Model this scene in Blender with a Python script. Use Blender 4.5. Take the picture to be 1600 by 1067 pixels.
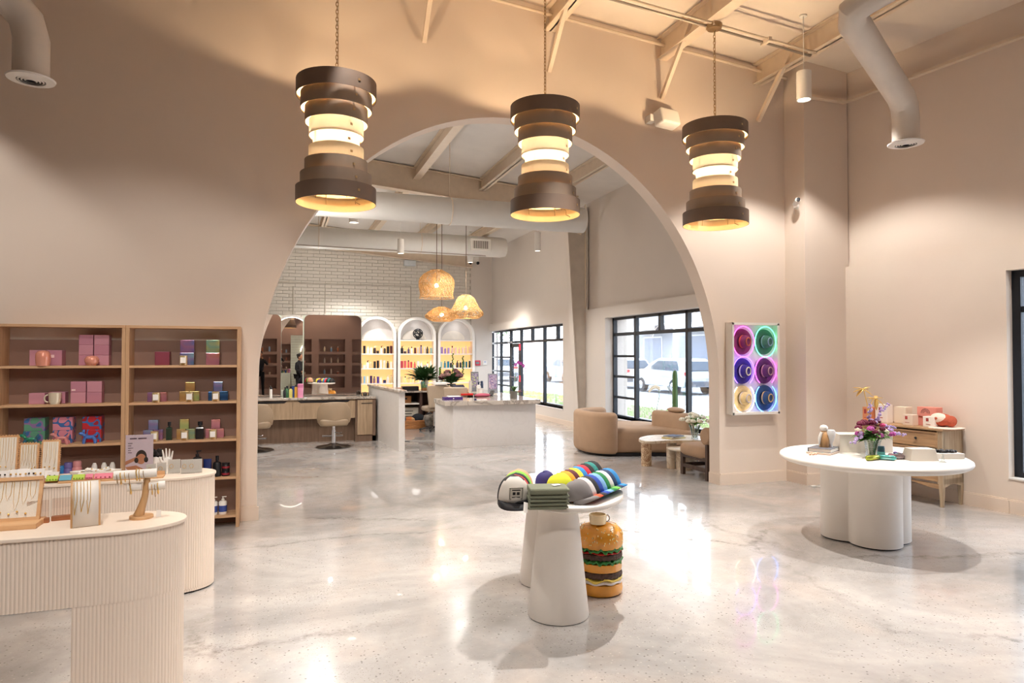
import bpy, bmesh, math, random
from math import sin, cos, pi, radians as R, sqrt, atan2
from mathutils import Vector, Matrix
rnd = random.Random(7)
sc = bpy.context.scene
for o in list(bpy.data.objects): bpy.data.objects.remove(o)
COL = sc.collection
# ---------------------------------------------------------------- camera
YAW = R(19.08); PIT = R(1.18); FPX = 1055.0; EYE = 1.6
cam = bpy.data.objects.new('camera', bpy.data.cameras.new('camera')); COL.objects.link(cam)
cam.location = (0, 0, EYE); cam.rotation_euler = (pi/2 + PIT, 0, -YAW)
cam.data.sensor_width = 36; cam.data.lens = FPX/1600*36; cam.data.clip_start = .05; cam.data.clip_end = 300
sc.camera = cam
# ---------------------------------------------------------------- view, world, lights
sc.view_settings.view_transform = 'Standard'; sc.view_settings.look = 'None'
sc.view_settings.gamma = 1; sc.view_settings.use_curve_mapping = False
sc.view_settings.exposure = 0.03
sc.cycles.max_bounces = 8; sc.cycles.diffuse_bounces = 5; sc.cycles.glossy_bounces = 4
sc.cycles.transmission_bounces = 6; sc.cycles.transparent_max_bounces = 10
sc.cycles.caustics_reflective = False; sc.cycles.caustics_refractive = False
sc.cycles.sample_clamp_indirect = 6; sc.cycles.use_denoising = True
sc.cycles.filter_width = 1.2
w = bpy.data.worlds.new('world'); sc.world = w; w.use_nodes = True
nt = w.node_tree; bg = nt.nodes['Background']
tc = nt.nodes.new('ShaderNodeTexCoord'); sp = nt.nodes.new('ShaderNodeSeparateXYZ'); rp = nt.nodes.new('ShaderNodeValToRGB')
nt.links.new(tc.outputs['Generated'], sp.inputs[0]); nt.links.new(sp.outputs['Z'], rp.inputs[0]); nt.links.new(rp.outputs[0], bg.inputs[0])
rp.color_ramp.elements[0].color = (.93, .96, 1, 1); rp.color_ramp.elements[1].color = (.62, .78, 1, 1)
bg.inputs[1].default_value = 8.0
def light(name, kind, loc, energy, color, size=.1, target=None, **k):
    l = bpy.data.lights.new(name, kind); l.energy = energy; l.color = color
    o = bpy.data.objects.new(name, l); COL.objects.link(o); o.location = loc
    if kind == 'SPOT':
        l.spot_size = R(k.get('cone', 80)); l.spot_blend = k.get('blend', .5); l.shadow_soft_size = size
    elif kind == 'POINT': l.shadow_soft_size = size
    elif kind == 'AREA':
        l.shape = 'RECTANGLE'; l.size = size; l.size_y = k.get('sy', size); l.cycles.is_portal = k.get('portal', False)
    elif kind == 'SUN': l.angle = R(size)
    if target is not None:
        d = Vector(target) - Vector(loc); o.rotation_euler = d.to_track_quat('-Z', 'Y').to_euler()
    return o
WARM = (1, .80, .60); NEUT = (1, .93, .87); GOLD = (1, .72, .43)
light('sun', 'SUN', (20, 0, 30), 7, (1, .97, .92), 4, (28, 12, 0))
# daylight through the shop windows (portals only guide the sky light)
light('window_portal', 'AREA', (7.25, 3.2, 1.4), 1, (1, 1, 1), 3.6, (0, 3.0, 1.4), sy=2.2, portal=True)
light('window_portal', 'AREA', (6.5, 10.2, 1.4), 1, (1, 1, 1), 4.4, (0, 10.2, 1.4), sy=2.1, portal=True)
light('window_portal', 'AREA', (6.5, 17.4, 1.3), 1, (1, 1, 1), 5.8, (0, 17.4, 1.3), sy=2.1, portal=True)
# shop and salon fill: unseen lamps added for general brightness, no fittings
light('shop_fill_light', 'AREA', (2.5, 1.6, 5.2), 25, NEUT, 6.5, (2.5, 1.6, 0), sy=3.5)
for lx, ly in ((.2, 9.2), (3.2, 9.4), (-.6, 12.6), (3.4, 13.0), (1.2, 16.6), (4.6, 17.6), (2.0, 19.0)): light('salon_fill_light', 'SPOT', (lx, ly, 3.7), 180, (1, .95, .9), .05, (lx, ly, 0), cone=150, blend=.6)
for lx, ly in ((.6, 10.2), (3.6, 15.2), (1.0, 18.0)): light('salon_upper_fill', 'POINT', (lx, ly, 3.3), 50, (1, .94, .88), .08)  # point lamps added to brighten the upper salon walls
# ceiling spotlights plus unseen fill spots added for front faces: (location, target, power, cone)
SPOTS = [((5.43, 5.9, 4.36), (5.5, 5.75, 0), 200, 120), ((2.85, 4.95, 4.95), (2.2, 4.4, 0), 880, 68), ((5.3, 4.1, 4.3), (5.0, 4.35, 0), 420, 84),
         ((6.25, 2.4, 4.7), (6.0, 3.0, 0), 170, 110), ((-1.0, 3.6, 4.9), (-1.0, 4.3, 0), 280, 88), ((.9, 1.6, 4.9), (1.2, 3.0, 0), 80, 90),
         ((-.8, .2, 4.9), (-1.3, 6.0, .4), 330, 52), ((.6, 5.6, 4.8), (1.2, 4.8, 0), 300, 60), ((.2, -.9, 4.6), (-.9, 4.6, .6), 300, 54), ((-3.3, 5.85, 4.3), (-3.2, 6.9, 1.8), 90, 96)]
for p, t, e, c in SPOTS: light('spot_and_fill_beam', 'SPOT', p, e, (1, .95, .89), .022, t, cone=c, blend=.35)
for p, t, e, c in [((3.6, 10.4, 3.9), (4.9, 11.8, 0), 170, 90), ((1.2, 9.6, 4.2), (1.2, 10.4, 0), 130, 100), ((4.9, 16.9, 3.9), (5.9, 17.8, 0), 200, 80),
                   ((3.3, 18.9, 3.9), (3.3, 19.6, 0), 130, 80), ((1.3, 18.9, 3.9), (1.3, 19.6, 0), 130, 80), ((.3, 11.3, 4.1), (.3, 12.3, 0), 110, 90)]:
    light('salon_spot_beam', 'SPOT', p, e, (1, .95, .88), .04, t, cone=c, blend=.4)

# ---------------------------------------------------------------- materials
def lin(c):
    return tuple((v/12.92 if v <= .04045 else ((v+.055)/1.055)**2.4) for v in c)
def rgb(h):
    if isinstance(h, str):
        h = h.lstrip('#'); h = tuple(int(h[i:i+2], 16)/255 for i in (0, 2, 4))
    return lin(h) + (1,)
_m = {}
def pm(name, color, rough=.6, metal=0, var=.06, scale=6, bump=0, bscale=40, emit=None, estr=0, trans=0, coat=0, alpha=1, spec=.5, sub=0, stretch=None, c2=None):
    if name in _m: return _m[name]
    m = bpy.data.materials.new(name); m.use_nodes = True; nt = m.node_tree; b = nt.nodes['Principled BSDF']
    c = rgb(color); N = nt.nodes.new; L = nt.links.new
    tc = N('ShaderNodeTexCoord'); nz = N('ShaderNodeTexNoise'); nz.inputs['Scale'].default_value = scale; nz.inputs['Detail'].default_value = 4
    src = tc.outputs['Object']
    if stretch:
        mp = N('ShaderNodeMapping'); mp.inputs['Scale'].default_value = stretch; L(src, mp.inputs[0]); src = mp.outputs[0]
    L(src, nz.inputs['Vector'])
    rp = N('ShaderNodeValToRGB'); rp.color_ramp.elements[0].position = .3; rp.color_ramp.elements[1].position = .7
    d = rgb(c2) if c2 else tuple(max(0, v*(1-var)) for v in c[:3]) + (1,)
    rp.color_ramp.elements[0].color = d; rp.color_ramp.elements[1].color = c if c2 else tuple(min(1, v*(1+var)) for v in c[:3]) + (1,)
    L(nz.outputs[0], rp.inputs[0]); L(rp.outputs[0], b.inputs['Base Color'])
    b.inputs['Roughness'].default_value = rough; b.inputs['Metallic'].default_value = metal
    b.inputs['Specular IOR Level'].default_value = spec
    if coat: b.inputs['Coat Weight'].default_value = coat; b.inputs['Coat Roughness'].default_value = .08
    if trans: b.inputs['Transmission Weight'].default_value = trans
    if alpha < 1: b.inputs['Alpha'].default_value = alpha
    if emit: b.inputs['Emission Color'].default_value = rgb(emit); b.inputs['Emission Strength'].default_value = estr
    if bump:
        n2 = N('ShaderNodeTexNoise'); n2.inputs['Scale'].default_value = bscale; L(src, n2.inputs['Vector'])
        bp = N('ShaderNodeBump'); bp.inputs['Strength'].default_value = bump; bp.inputs['Distance'].default_value = .01
        L(n2.outputs[0], bp.inputs['Height']); L(bp.outputs[0], b.inputs['Normal'])
    _m[name] = m; return m
def glassm(name, tint=(1, 1, 1), refl=.08, rough=.02):
    if name in _m: return _m[name]
    m = bpy.data.materials.new(name); m.use_nodes = True; nt = m.node_tree; N = nt.nodes.new; L = nt.links.new
    nt.nodes.remove(nt.nodes['Principled BSDF']); out = nt.nodes['Material Output']
    t = N('ShaderNodeBsdfTransparent'); t.inputs[0].default_value = tuple(tint)+(1,); g = N('ShaderNodeBsdfGlossy'); g.inputs['Roughness'].default_value = rough
    fr = N('ShaderNodeLayerWeight'); fr.inputs[0].default_value = .35; mx = N('ShaderNodeMixShader'); mt = N('ShaderNodeMath'); mt.operation = 'MULTIPLY_ADD'
    mt.inputs[1].default_value = .5; mt.inputs[2].default_value = refl; L(fr.outputs['Fresnel'], mt.inputs[0]); L(mt.outputs[0], mx.inputs[0])
    L(t.outputs[0], mx.inputs[1]); L(g.outputs[0], mx.inputs[2]); L(mx.outputs[0], out.inputs[0]); _m[name] = m; return m
def emis(name, color, s):
    if name in _m: return _m[name]
    m = bpy.data.materials.new(name); m.use_nodes = True; b = m.node_tree.nodes['Principled BSDF']
    b.inputs['Base Color'].default_value = rgb(color); b.inputs['Emission Color'].default_value = rgb(color); b.inputs['Emission Strength'].default_value = s
    _m[name] = m; return m
def blotch(name, c1, c2, c3, scale=22):
    if name in _m: return _m[name]
    m = bpy.data.materials.new(name); m.use_nodes = True; nt = m.node_tree; b = nt.nodes['Principled BSDF']; N = nt.nodes.new; L = nt.links.new
    tc = N('ShaderNodeTexCoord'); nz = N('ShaderNodeTexNoise'); nz.inputs['Scale'].default_value = scale; nz.inputs['Detail'].default_value = 0
    L(tc.outputs['Object'], nz.inputs['Vector']); rp = N('ShaderNodeValToRGB'); rp.color_ramp.interpolation = 'CONSTANT'
    e = rp.color_ramp.elements; e[0].color = rgb(c1); e[1].position = .48; e[1].color = rgb(c2); k = e.new(.58); k.color = rgb(c3)
    L(nz.outputs[0], rp.inputs[0]); L(rp.outputs[0], b.inputs['Base Color']); b.inputs['Roughness'].default_value = .4; _m[name] = m; return m
def irid(name, a, b_, c):
    if name in _m: return _m[name]
    m = bpy.data.materials.new(name); m.use_nodes = True; nt = m.node_tree; b = nt.nodes['Principled BSDF']; N = nt.nodes.new; L = nt.links.new
    lw = N('ShaderNodeTexCoord'); nz = N('ShaderNodeTexNoise'); nz.inputs['Scale'].default_value = 9; nz.inputs['Detail'].default_value = 0; L(lw.outputs['Object'], nz.inputs['Vector'])
    rp = N('ShaderNodeValToRGB'); e = rp.color_ramp.elements; e[0].position = .35; e[0].color = rgb(a); e[1].position = .65; e[1].color = rgb(c); k = e.new(.5); k.color = rgb(b_)
    L(nz.outputs[0], rp.inputs[0]); L(rp.outputs[0], b.inputs['Base Color']); b.inputs['Roughness'].default_value = .18; b.inputs['Metallic'].default_value = .55; _m[name] = m; return m
def floor_mat():
    m = bpy.data.materials.new('polished_concrete'); m.use_nodes = True; nt = m.node_tree; b = nt.nodes['Principled BSDF']; N = nt.nodes.new; L = nt.links.new
    tc = N('ShaderNodeTexCoord'); co = tc.outputs['Object']
    def noise(s, d=5, r=.55, dist=0):
        n = N('ShaderNodeTexNoise'); n.inputs['Scale'].default_value = s; n.inputs['Detail'].default_value = d; n.inputs['Roughness'].default_value = r; n.inputs['Distortion'].default_value = dist; L(co, n.inputs['Vector']); return n
    def ramp(src, p0, p1, c0, c1):
        r = N('ShaderNodeValToRGB'); r.color_ramp.elements[0].position = p0; r.color_ramp.elements[1].position = p1; r.color_ramp.elements[0].color = c0; r.color_ramp.elements[1].color = c1; L(src, r.inputs[0]); return r
    def mix(f, a, c, mode='MIX'):
        x = N('ShaderNodeMix'); x.data_type = 'RGBA'; x.blend_type = mode
        if isinstance(f, float): x.inputs[0].default_value = f
        else: L(f, x.inputs[0])
        L(a, x.inputs[6])
        if isinstance(c, tuple): x.inputs[7].default_value = c
        else: L(c, x.inputs[7])
        return x.outputs[2]
    big = ramp(noise(.55, 5, .6, .8).outputs[0], .38, .62, rgb('#a09d9b'), rgb('#c8c3bf'))
    pink = ramp(noise(1.1, 3, .5, 1.2).outputs[0], .5, .72, (0, 0, 0, 1), (.55, .55, .55, 1))
    c = mix(pink.outputs[0], big.outputs[0], rgb('#cabcb2'))
    fine = ramp(noise(9, 6, .7).outputs[0], .3, .7, (.90, .90, .90, 1), (1.05, 1.05, 1.05, 1)); c = mix(.9, c, fine.outputs[0], 'MULTIPLY')
    # exposed aggregate in patches
    v = N('ShaderNodeTexVoronoi'); v.inputs['Scale'].default_value = 42; v.inputs['Randomness'].default_value = 1; L(co, v.inputs['Vector'])
    dot = ramp(v.outputs['Distance'], .17, .27, (1, 1, 1, 1), (0, 0, 0, 1))
    sel = N('ShaderNodeSeparateColor'); L(v.outputs['Color'], sel.inputs[0]); s1 = ramp(sel.outputs[0], .62, .64, (0, 0, 0, 1), (1, 1, 1, 1))
    area = ramp(noise(.8, 4, .6, .6).outputs[0], .38, .52, (0.10, .10, .10, 1), (1, 1, 1, 1))
    def mul(a, b2):
        t = N('ShaderNodeMath'); t.operation = 'MULTIPLY'; L(a, t.inputs[0])
        if isinstance(b2, float): t.inputs[1].default_value = b2
        else: L(b2, t.inputs[1])
        return t.outputs[0]
    agg = mul(mul(dot.outputs[0], s1.outputs[0]), area.outputs[0]); c = mix(mul(agg, .85), c, rgb('#77706d'))
    v3 = N('ShaderNodeTexVoronoi'); v3.inputs['Scale'].default_value = 90; L(co, v3.inputs['Vector']); d3 = ramp(v3.outputs['Distance'], .2, .32, (1, 1, 1, 1), (0, 0, 0, 1)); e3 = N('ShaderNodeSeparateColor'); L(v3.outputs['Color'], e3.inputs[0]); s3 = ramp(e3.outputs[2], .55, .57, (0, 0, 0, 1), (1, 1, 1, 1))
    a3 = ramp(noise(1.7, 5, .65, .5).outputs[0], .47, .6, (0, 0, 0, 1), (1, 1, 1, 1)); c = mix(mul(mul(mul(d3.outputs[0], s3.outputs[0]), a3.outputs[0]), .75), c, rgb('#867c76'))
    s2 = ramp(sel.outputs[1], .7, .72, (0, 0, 0, 1), (1, 1, 1, 1)); lt = mul(mul(dot.outputs[0], s2.outputs[0]), area.outputs[0]); c = mix(mul(lt, .3), c, rgb('#e6dccf'))
    # ragged dark pour lines
    def crack(scale, width, mask0, mask1, strength, col):
        nonlocal c
        dn = noise(2.2, 6, .65); vm = N('ShaderNodeVectorMath'); vm.operation = 'MULTIPLY_ADD'; L(dn.outputs[1], vm.inputs[0]); vm.inputs[1].default_value = (.55, .55, 0); L(co, vm.inputs[2])
        vv = N('ShaderNodeTexVoronoi'); vv.feature = 'DISTANCE_TO_EDGE'; vv.inputs['Scale'].default_value = scale; L(vm.outputs[0], vv.inputs['Vector'])
        ln = ramp(vv.outputs['Distance'], 0, width, (1, 1, 1, 1), (0, 0, 0, 1)); mk = ramp(noise(.42, 3).outputs[0], mask0, mask1, (0, 0, 0, 1), (1, 1, 1, 1))
        rg = ramp(noise(14, 5, .7).outputs[0], .4, .6, (.1, .1, .1, 1), (1, 1, 1, 1))
        c = mix(mul(mul(mul(ln.outputs[0], mk.outputs[0]), rg.outputs[0]), strength), c, rgb(col))
    crack(.4, .026, .47, .58, .85, '#827c77'); crack(.27, .012, .42, .52, .85, '#75706c')
    L(c, b.inputs['Base Color'])
    rr = ramp(noise(2.5, 6, .6).outputs[0], .35, .65, (.13, .13, .13, 1), (.26, .26, .26, 1)); L(rr.outputs[0], b.inputs['Roughness'])
    b.inputs['Specular IOR Level'].default_value = .62; b.inputs['Coat Weight'].default_value = .5; b.inputs['Coat Roughness'].default_value = .015
    bp = N('ShaderNodeBump'); bp.inputs['Strength'].default_value = .03; bp.inputs['Distance'].default_value = .004; L(noise(30, 4).outputs[0], bp.inputs['Height']); L(bp.outputs[0], b.inputs['Normal'])
    return m
def wood(name, c1, c2, ax='z', rough=.5, sc_=(1, 1, 1)):
    st = {'z': (14, 14, 1.2), 'x': (1.2, 14, 14), 'y': (14, 1.2, 14)}[ax]
    return pm(name, c1, rough, c2=c2, scale=2.2, stretch=st, bump=.08, bscale=6)
def marble(name, base, vein, scale=3, rough=.2):
    if name in _m: return _m[name]
    m = bpy.data.materials.new(name); m.use_nodes = True; nt = m.node_tree; b = nt.nodes['Principled BSDF']; N = nt.nodes.new; L = nt.links.new
    tc = N('ShaderNodeTexCoord'); n = N('ShaderNodeTexNoise'); n.inputs['Scale'].default_value = scale; n.inputs['Detail'].default_value = 8; n.inputs['Distortion'].default_value = 1.6; n.inputs['Roughness'].default_value = .6
    L(tc.outputs['Object'], n.inputs['Vector']); rp = N('ShaderNodeValToRGB'); e = rp.color_ramp.elements
    e[0].position = .3; e[0].color = rgb(base); e[1].position = .7; e[1].color = rgb(base); k = e.new(.5); k.color = rgb(vein); k2 = e.new(.45); k2.color = rgb(base); k3 = e.new(.56); k3.color = rgb(base)
    L(n.outputs[0], rp.inputs[0]); L(rp.outputs[0], b.inputs['Base Color']); b.inputs['Roughness'].default_value = rough; _m[name] = m; return m

M = {}
M['wall'] = pm('wall_paint', '#e2d3c5', .75, var=.015, scale=1.5, bump=.03, bscale=60)
M['wallin'] = pm('salon_wall_paint', '#dcd3ca', .75, var=.015, scale=1.5, bump=.03, bscale=60)
M['mauve'] = pm('mauve_wall_paint', '#b0958a', .8, var=.03, scale=2)
M['ceil'] = pm('ceiling_paint', '#e2d6c8', .8, var=.03, scale=3)
M['ceilin'] = pm('salon_ceiling_paint', '#e0dbd5', .8, var=.03, scale=3)
M['steel'] = pm('painted_steel', '#ddcbb5', .5, var=.04, scale=8)
M['trim'] = pm('trim_paint', '#e3d2c2', .5, var=.01)
M['floor'] = floor_mat()
M['brick'] = pm('painted_brick', '#ddd6cb', .7, var=.05, scale=5, bump=.3, bscale=45)
M['mortar'] = pm('brick_mortar', '#b3aa9d', .85, var=.05)
M['oak'] = wood('oak_veneer', '#cca680', '#b58d68', 'z'); M['oakx'] = wood('oak_shelf', '#d2ab84', '#bd946f', 'x')
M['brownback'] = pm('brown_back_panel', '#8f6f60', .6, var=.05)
M['flute'] = pm('fluted_plaster', '#e6d6c7', .6, var=.02, scale=3); M['ftop'] = pm('table_top_cream', '#ecdccb', .45, var=.02, scale=3)
M['white'] = pm('white_lacquer', '#ece8e2', .35, var=.01); M['mattewhite'] = pm('matte_white', '#ede7df', .6, var=.015, scale=3)
M['black'] = pm('black_plastic', '#17161a', .4, var=.1); M['blackm'] = pm('black_frame_metal', '#131a24', .4, var=.05)
M['chrome'] = pm('chrome', '#cfcfd2', .12, 1, var=.02); M['dchrome'] = pm('dark_chrome', '#5b5756', .2, .9, var=.05); M['gold'] = pm('gold_metal', '#e8c070', .3, .6, var=.08)
M['brassc'] = pm('champagne_metal', '#b79c77', .35, .8, var=.05)
M['pane'] = glassm('window_glass', (.97, .985, 1), .03)
M['clear'] = glassm('clear_glass', (.93, .96, .96), .08)
M['acryl'] = glassm('clear_acrylic', (.985, .985, .985), .04)
M['mirror'] = pm('mirror_silver', '#e3dcd8', .012, 1, var=0)
M['stone'] = marble('grey_marble', '#c3b8ac', '#8f857c', 2.5, .12); M['quartz'] = marble('white_quartz', '#ddd8d3', '#d9d4cf', 3, .3)
M['trav'] = marble('travertine', '#ded0bb', '#c2ab90', 3, .4); M['travleg'] = marble('veined_travertine_leg', '#e0c8a6', '#a06a48', 9, .4)
M['cabw'] = wood('pale_cabinet_wood', '#b59c7f', '#9a8267', 'z'); M['cabd'] = wood('dark_cabinet_wood', '#7d6350', '#67503f', 'z')
M['leather'] = pm('taupe_leather', '#97826a', .5, var=.04, bump=.05, bscale=90); M['fabric'] = pm('tan_boucle', '#ab8d72', .9, var=.05, bump=.25, bscale=160)
M['leaf'] = pm('dark_leaf', '#456b3c', .5, var=.3, scale=12); M['leaf2'] = pm('fresh_leaf', '#5d8a3d', .5, var=.25, scale=12)
M['rattan'] = pm('rattan_strand', '#e0b478', .6, var=.2, scale=9); M['basket'] = pm('basket_weave', '#a8703f', .7, var=.3, scale=60, bump=.6, bscale=70)
M['paper'] = pm('white_paper', '#f1ede8', .6, var=.01); M['card'] = pm('brown_cardboard', '#a06a3c', .7, var=.06)
M['kraftw'] = wood('pale_ash_wood', '#c9a173', '#b58a5b', 'z'); M['lightw'] = wood('light_wood_base', '#dcb184', '#c99a6b', 'x'); M['redw'] = wood('reddish_wood', '#a8693f', '#8f5632', 'x')
M['linen'] = pm('cream_linen', '#e6ddcf', .9, var=.03, bump=.15, bscale=200); M['velvet'] = pm('white_velvet', '#ebe5de', .9, var=.02)

# ---------------------------------------------------------------- mesh helpers
class MB:
    def __init__(s): s.v = []; s.f = []; s.mi = []; s.cur = 0
    def add(s, vs, fs):
        n = len(s.v); s.v += [tuple(p) for p in vs]; s.f += [tuple(i+n for i in f) for f in fs]; s.mi += [s.cur]*len(fs); return s
    def box(s, c, d, rz=0, rx=0, ry=0):
        x, y, z = (v/2 for v in d); Mx = Matrix.Rotation(rz, 3, 'Z') @ Matrix.Rotation(ry, 3, 'Y') @ Matrix.Rotation(rx, 3, 'X')
        vs = [Vector(c) + Mx @ Vector((a*x, b*y, e*z)) for a in (-1, 1) for b in (-1, 1) for e in (-1, 1)]
        return s.add(vs, [(0, 1, 3, 2), (4, 6, 7, 5), (0, 4, 5, 1), (2, 3, 7, 6), (0, 2, 6, 4), (1, 5, 7, 3)])
    def bb(s, x0, x1, y0, y1, z0, z1): return s.box(((x0+x1)/2, (y0+y1)/2, (z0+z1)/2), (x1-x0, y1-y0, z1-z0))
    def prism(s, poly, z0, z1, top=None):
        n = len(poly); t = top or poly; z1s = z1 if hasattr(z1, '__call__') else (lambda x, y: z1)
        z0s = z0 if hasattr(z0, '__call__') else (lambda x, y: z0)
        vs = [(x, y, z0s(x, y)) for x, y in poly] + [(x, y, z1s(x, y)) for x, y in t]
        a = sum(poly[i][0]*poly[(i+1) % n][1]-poly[(i+1) % n][0]*poly[i][1] for i in range(n)); fs = [(i, (i+1) % n, n+(i+1) % n, n+i) for i in range(n)]
        fs += [tuple(reversed(range(n))), tuple(range(n, 2*n))]
        if a < 0: fs = [tuple(reversed(f)) for f in fs]
        return s.add(vs, fs)
    def slab(s, poly, axis, a, b):   # polygon of (u,v) extruded along axis x or y
        n = len(poly); g = (lambda u, v, t: (t, u, v)) if axis == 'x' else (lambda u, v, t: (u, t, v))
        vs = [g(u, v, a) for u, v in poly] + [g(u, v, b) for u, v in poly]
        return s.add(vs, [(i, (i+1) % n, n+(i+1) % n, n+i) for i in range(n)] + [tuple(reversed(range(n))), tuple(range(n, 2*n))])
    def lathe(s, prof, c=(0, 0, 0), seg=24, sx=1, sy=1, mat=None, cap=True):
        Mx = mat or Matrix.Identity(3); n = len(prof); vs = []; fs = []
        for r, z in prof:
            for k in range(seg):
                a = 2*pi*k/seg; vs.append(Vector(c) + Mx @ Vector((r*cos(a)*sx, r*sin(a)*sy, z)))
        for i in range(n-1):
            for k in range(seg): k2 = (k+1) % seg; fs.append((i*seg+k, i*seg+k2, (i+1)*seg+k2, (i+1)*seg+k))
        if cap:
            if prof[0][0] > 1e-5: fs.append(tuple(reversed(range(seg))))
            if prof[-1][0] > 1e-5: fs.append(tuple(range((n-1)*seg, n*seg)))
        return s.add(vs, fs)
    def cyl(s, c, r, h, seg=20, r2=None): return s.lathe([(r, 0), (r if r2 is None else r2, h)], c, seg)
    def rod(s, a, b, r, seg=8, r2=None): return s.tube([a, b], [r, r if r2 is None else r2], seg)
    def tube(s, pts, r, seg=8, closed=False, cap=True):
        P = [Vector(p) for p in pts]; n = len(P); rr = r if isinstance(r, (list, tuple)) else [r]*n; vs = []; fs = []; up = None
        for i in range(n):
            if closed: t = P[(i+1) % n]-P[i-1]
            else: t = P[min(i+1, n-1)]-P[max(i-1, 0)]
            t = t.normalized() if t.length > 1e-9 else Vector((0, 0, 1))
            if up is None: up = Vector((0, 0, 1)) if abs(t.z) < .9 else Vector((1, 0, 0))
            u = (up - t*up.dot(t)); u = u.normalized() if u.length > 1e-6 else t.orthogonal().normalized(); v = t.cross(u); up = u
            for k in range(seg):
                a = 2*pi*k/seg; vs.append(P[i] + (u*cos(a)+v*sin(a))*rr[i])
        m = n if closed else n-1
        for i in range(m):
            j = (i+1) % n
            for k in range(seg): k2 = (k+1) % seg; fs.append((i*seg+k, i*seg+k2, j*seg+k2, j*seg+k))
        if not closed and cap: fs += [tuple(reversed(range(seg))), tuple(range((n-1)*seg, n*seg))]
        return s.add(vs, fs)
    def ball(s, c, r, seg=12, rings=8, mat=None):
        if not hasattr(r, '__len__'): r = (r, r, r)
        pr = [(sin(pi*i/rings), -cos(pi*i/rings)) for i in range(rings+1)]; pr[0] = (0, -1); pr[-1] = (0, 1)
        Mx = (mat or Matrix.Identity(3)) @ Matrix.Diagonal(Vector(r)); return s.lathe(pr, c, seg, mat=Mx, cap=False)
    def leaf(s, base, d, L, W, droop=.3, n=4, thick=.0):
        d = Vector(d).normalized(); side = d.cross(Vector((0, 0, 1))); side = side.normalized() if side.length > 1e-3 else Vector((1, 0, 0)); vs = []; fs = []
        for i in range(n+1):
            t = i/n; p = Vector(base)+d*L*t+Vector((0, 0, -droop*L*t*t)); ww = W*sin(pi*min(.97, .08+t*.9))*.5
            vs += [p-side*ww, p+Vector((0, 0, -ww*.3)), p+side*ww]
        for i in range(n): a = i*3; fs += [(a, a+1, a+4, a+3), (a+1, a+2, a+5, a+4)]
        return s.add(vs, fs)
    def build(s, name, mat, parent=None, smooth=None, bevel=0, loc=None, rz=0, seg=2, sub=0):
        me = bpy.data.meshes.new(name); me.from_pydata(s.v, [], s.f)
        mats = mat if isinstance(mat, (list, tuple)) else [mat]
        for m in mats: me.materials.append(M[m] if isinstance(m, str) else m)
        if len(mats) > 1:
            for p, i in zip(me.polygons, s.mi): p.material_index = i
        me.validate()
        bm = bmesh.new(); bm.from_mesh(me); bmesh.ops.remove_doubles(bm, verts=bm.verts, dist=1e-6)
        bmesh.ops.recalc_face_normals(bm, faces=bm.faces); bm.to_mesh(me); bm.free()
        if smooth is not None:
            me.shade_smooth(); me.set_sharp_from_angle(angle=R(smooth))
        o = bpy.data.objects.new(name, me); COL.objects.link(o)
        if parent: o.parent = parent
        if loc: o.location = loc
        if rz: o.rotation_euler[2] = rz
        if bevel:
            b = o.modifiers.new('bevel', 'BEVEL'); b.width = bevel; b.segments = seg; b.limit_method = 'ANGLE'; b.angle_limit = R(40)
        if sub:
            b = o.modifiers.new('sub', 'SUBSURF'); b.levels = b.render_levels = sub
        return o
def tag(o, label, cat, group=None, kind=None):
    o['label'] = label; o['category'] = cat
    if group: o['group'] = group
    if kind: o['kind'] = kind
    return o
def T(name, label, cat, loc=(0, 0, 0), rz=0, group=None):
    o = bpy.data.objects.new(name, None); COL.objects.link(o); o.location = loc; o.rotation_euler = (0, 0, rz); o.empty_display_size = .1
    return tag(o, label, cat, group)
def S(o, label=None):
    o['kind'] = 'structure'
    if label: o['label'] = label
    return o
def SE(name, loc=(0, 0, 0), rz=0):
    o = bpy.data.objects.new(name, None); COL.objects.link(o); o.location = loc; o.rotation_euler = (0, 0, rz); o['kind'] = 'structure'; return o
def dup(o, parent=None, loc=None, rz=None):
    c = o.copy(); COL.objects.link(c)
    if parent is not None: c.parent = parent
    if loc is not None: c.location = loc
    if rz is not None: c.rotation_euler[2] = rz
    for ch in [x for x in bpy.data.objects if x.parent == o and x is not c]: dup(ch, c)
    return c
def ell(cx, cy, a, b, n=48, rot=0, e=2):
    out = []
    for k in range(n):
        t = 2*pi*k/n; x = a*math.copysign(abs(cos(t))**(2/e), cos(t)); y = b*math.copysign(abs(sin(t))**(2/e), sin(t))
        out.append((cx+x*cos(rot)-y*sin(rot), cy+x*sin(rot)+y*cos(rot)))
    return out
ORD = ['leftmost', 'second from left', 'third from left', 'fourth from left', 'fifth from left', 'sixth from left', 'seventh from left', 'eighth from left', 'ninth from left', 'tenth from left', 'eleventh from left', 'twelfth from left', 'thirteenth from left', 'fourteenth from left']
def XY(px, Y):  # world x of a column of the photograph on the plane y = Y
    s = (px-800)/FPX; a = cos(YAW)*s+sin(YAW)*cos(PIT); b = -sin(YAW)*s+cos(YAW)*cos(PIT); return a/b*Y
# ================================================================ SETTING
NC = lambda x, y=0: 5.79-.083*x          # shop ceiling underside
IC = lambda x, y=0: 5.45-.086*x          # salon ceiling underside
S(MB().prism([(-9, -5.2), (7.9, -5.2), (7.6, 4), (7.0, 6.9), (6.75, 20.9), (-9, 20.9)], -.3, 0).build('floor', 'floor'))
jt = MB()
for a, b in [((2.35, 7.3), (4.3, 11.1)), ((-3, 8.9), (6.2, 8.9))]: pass
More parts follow.
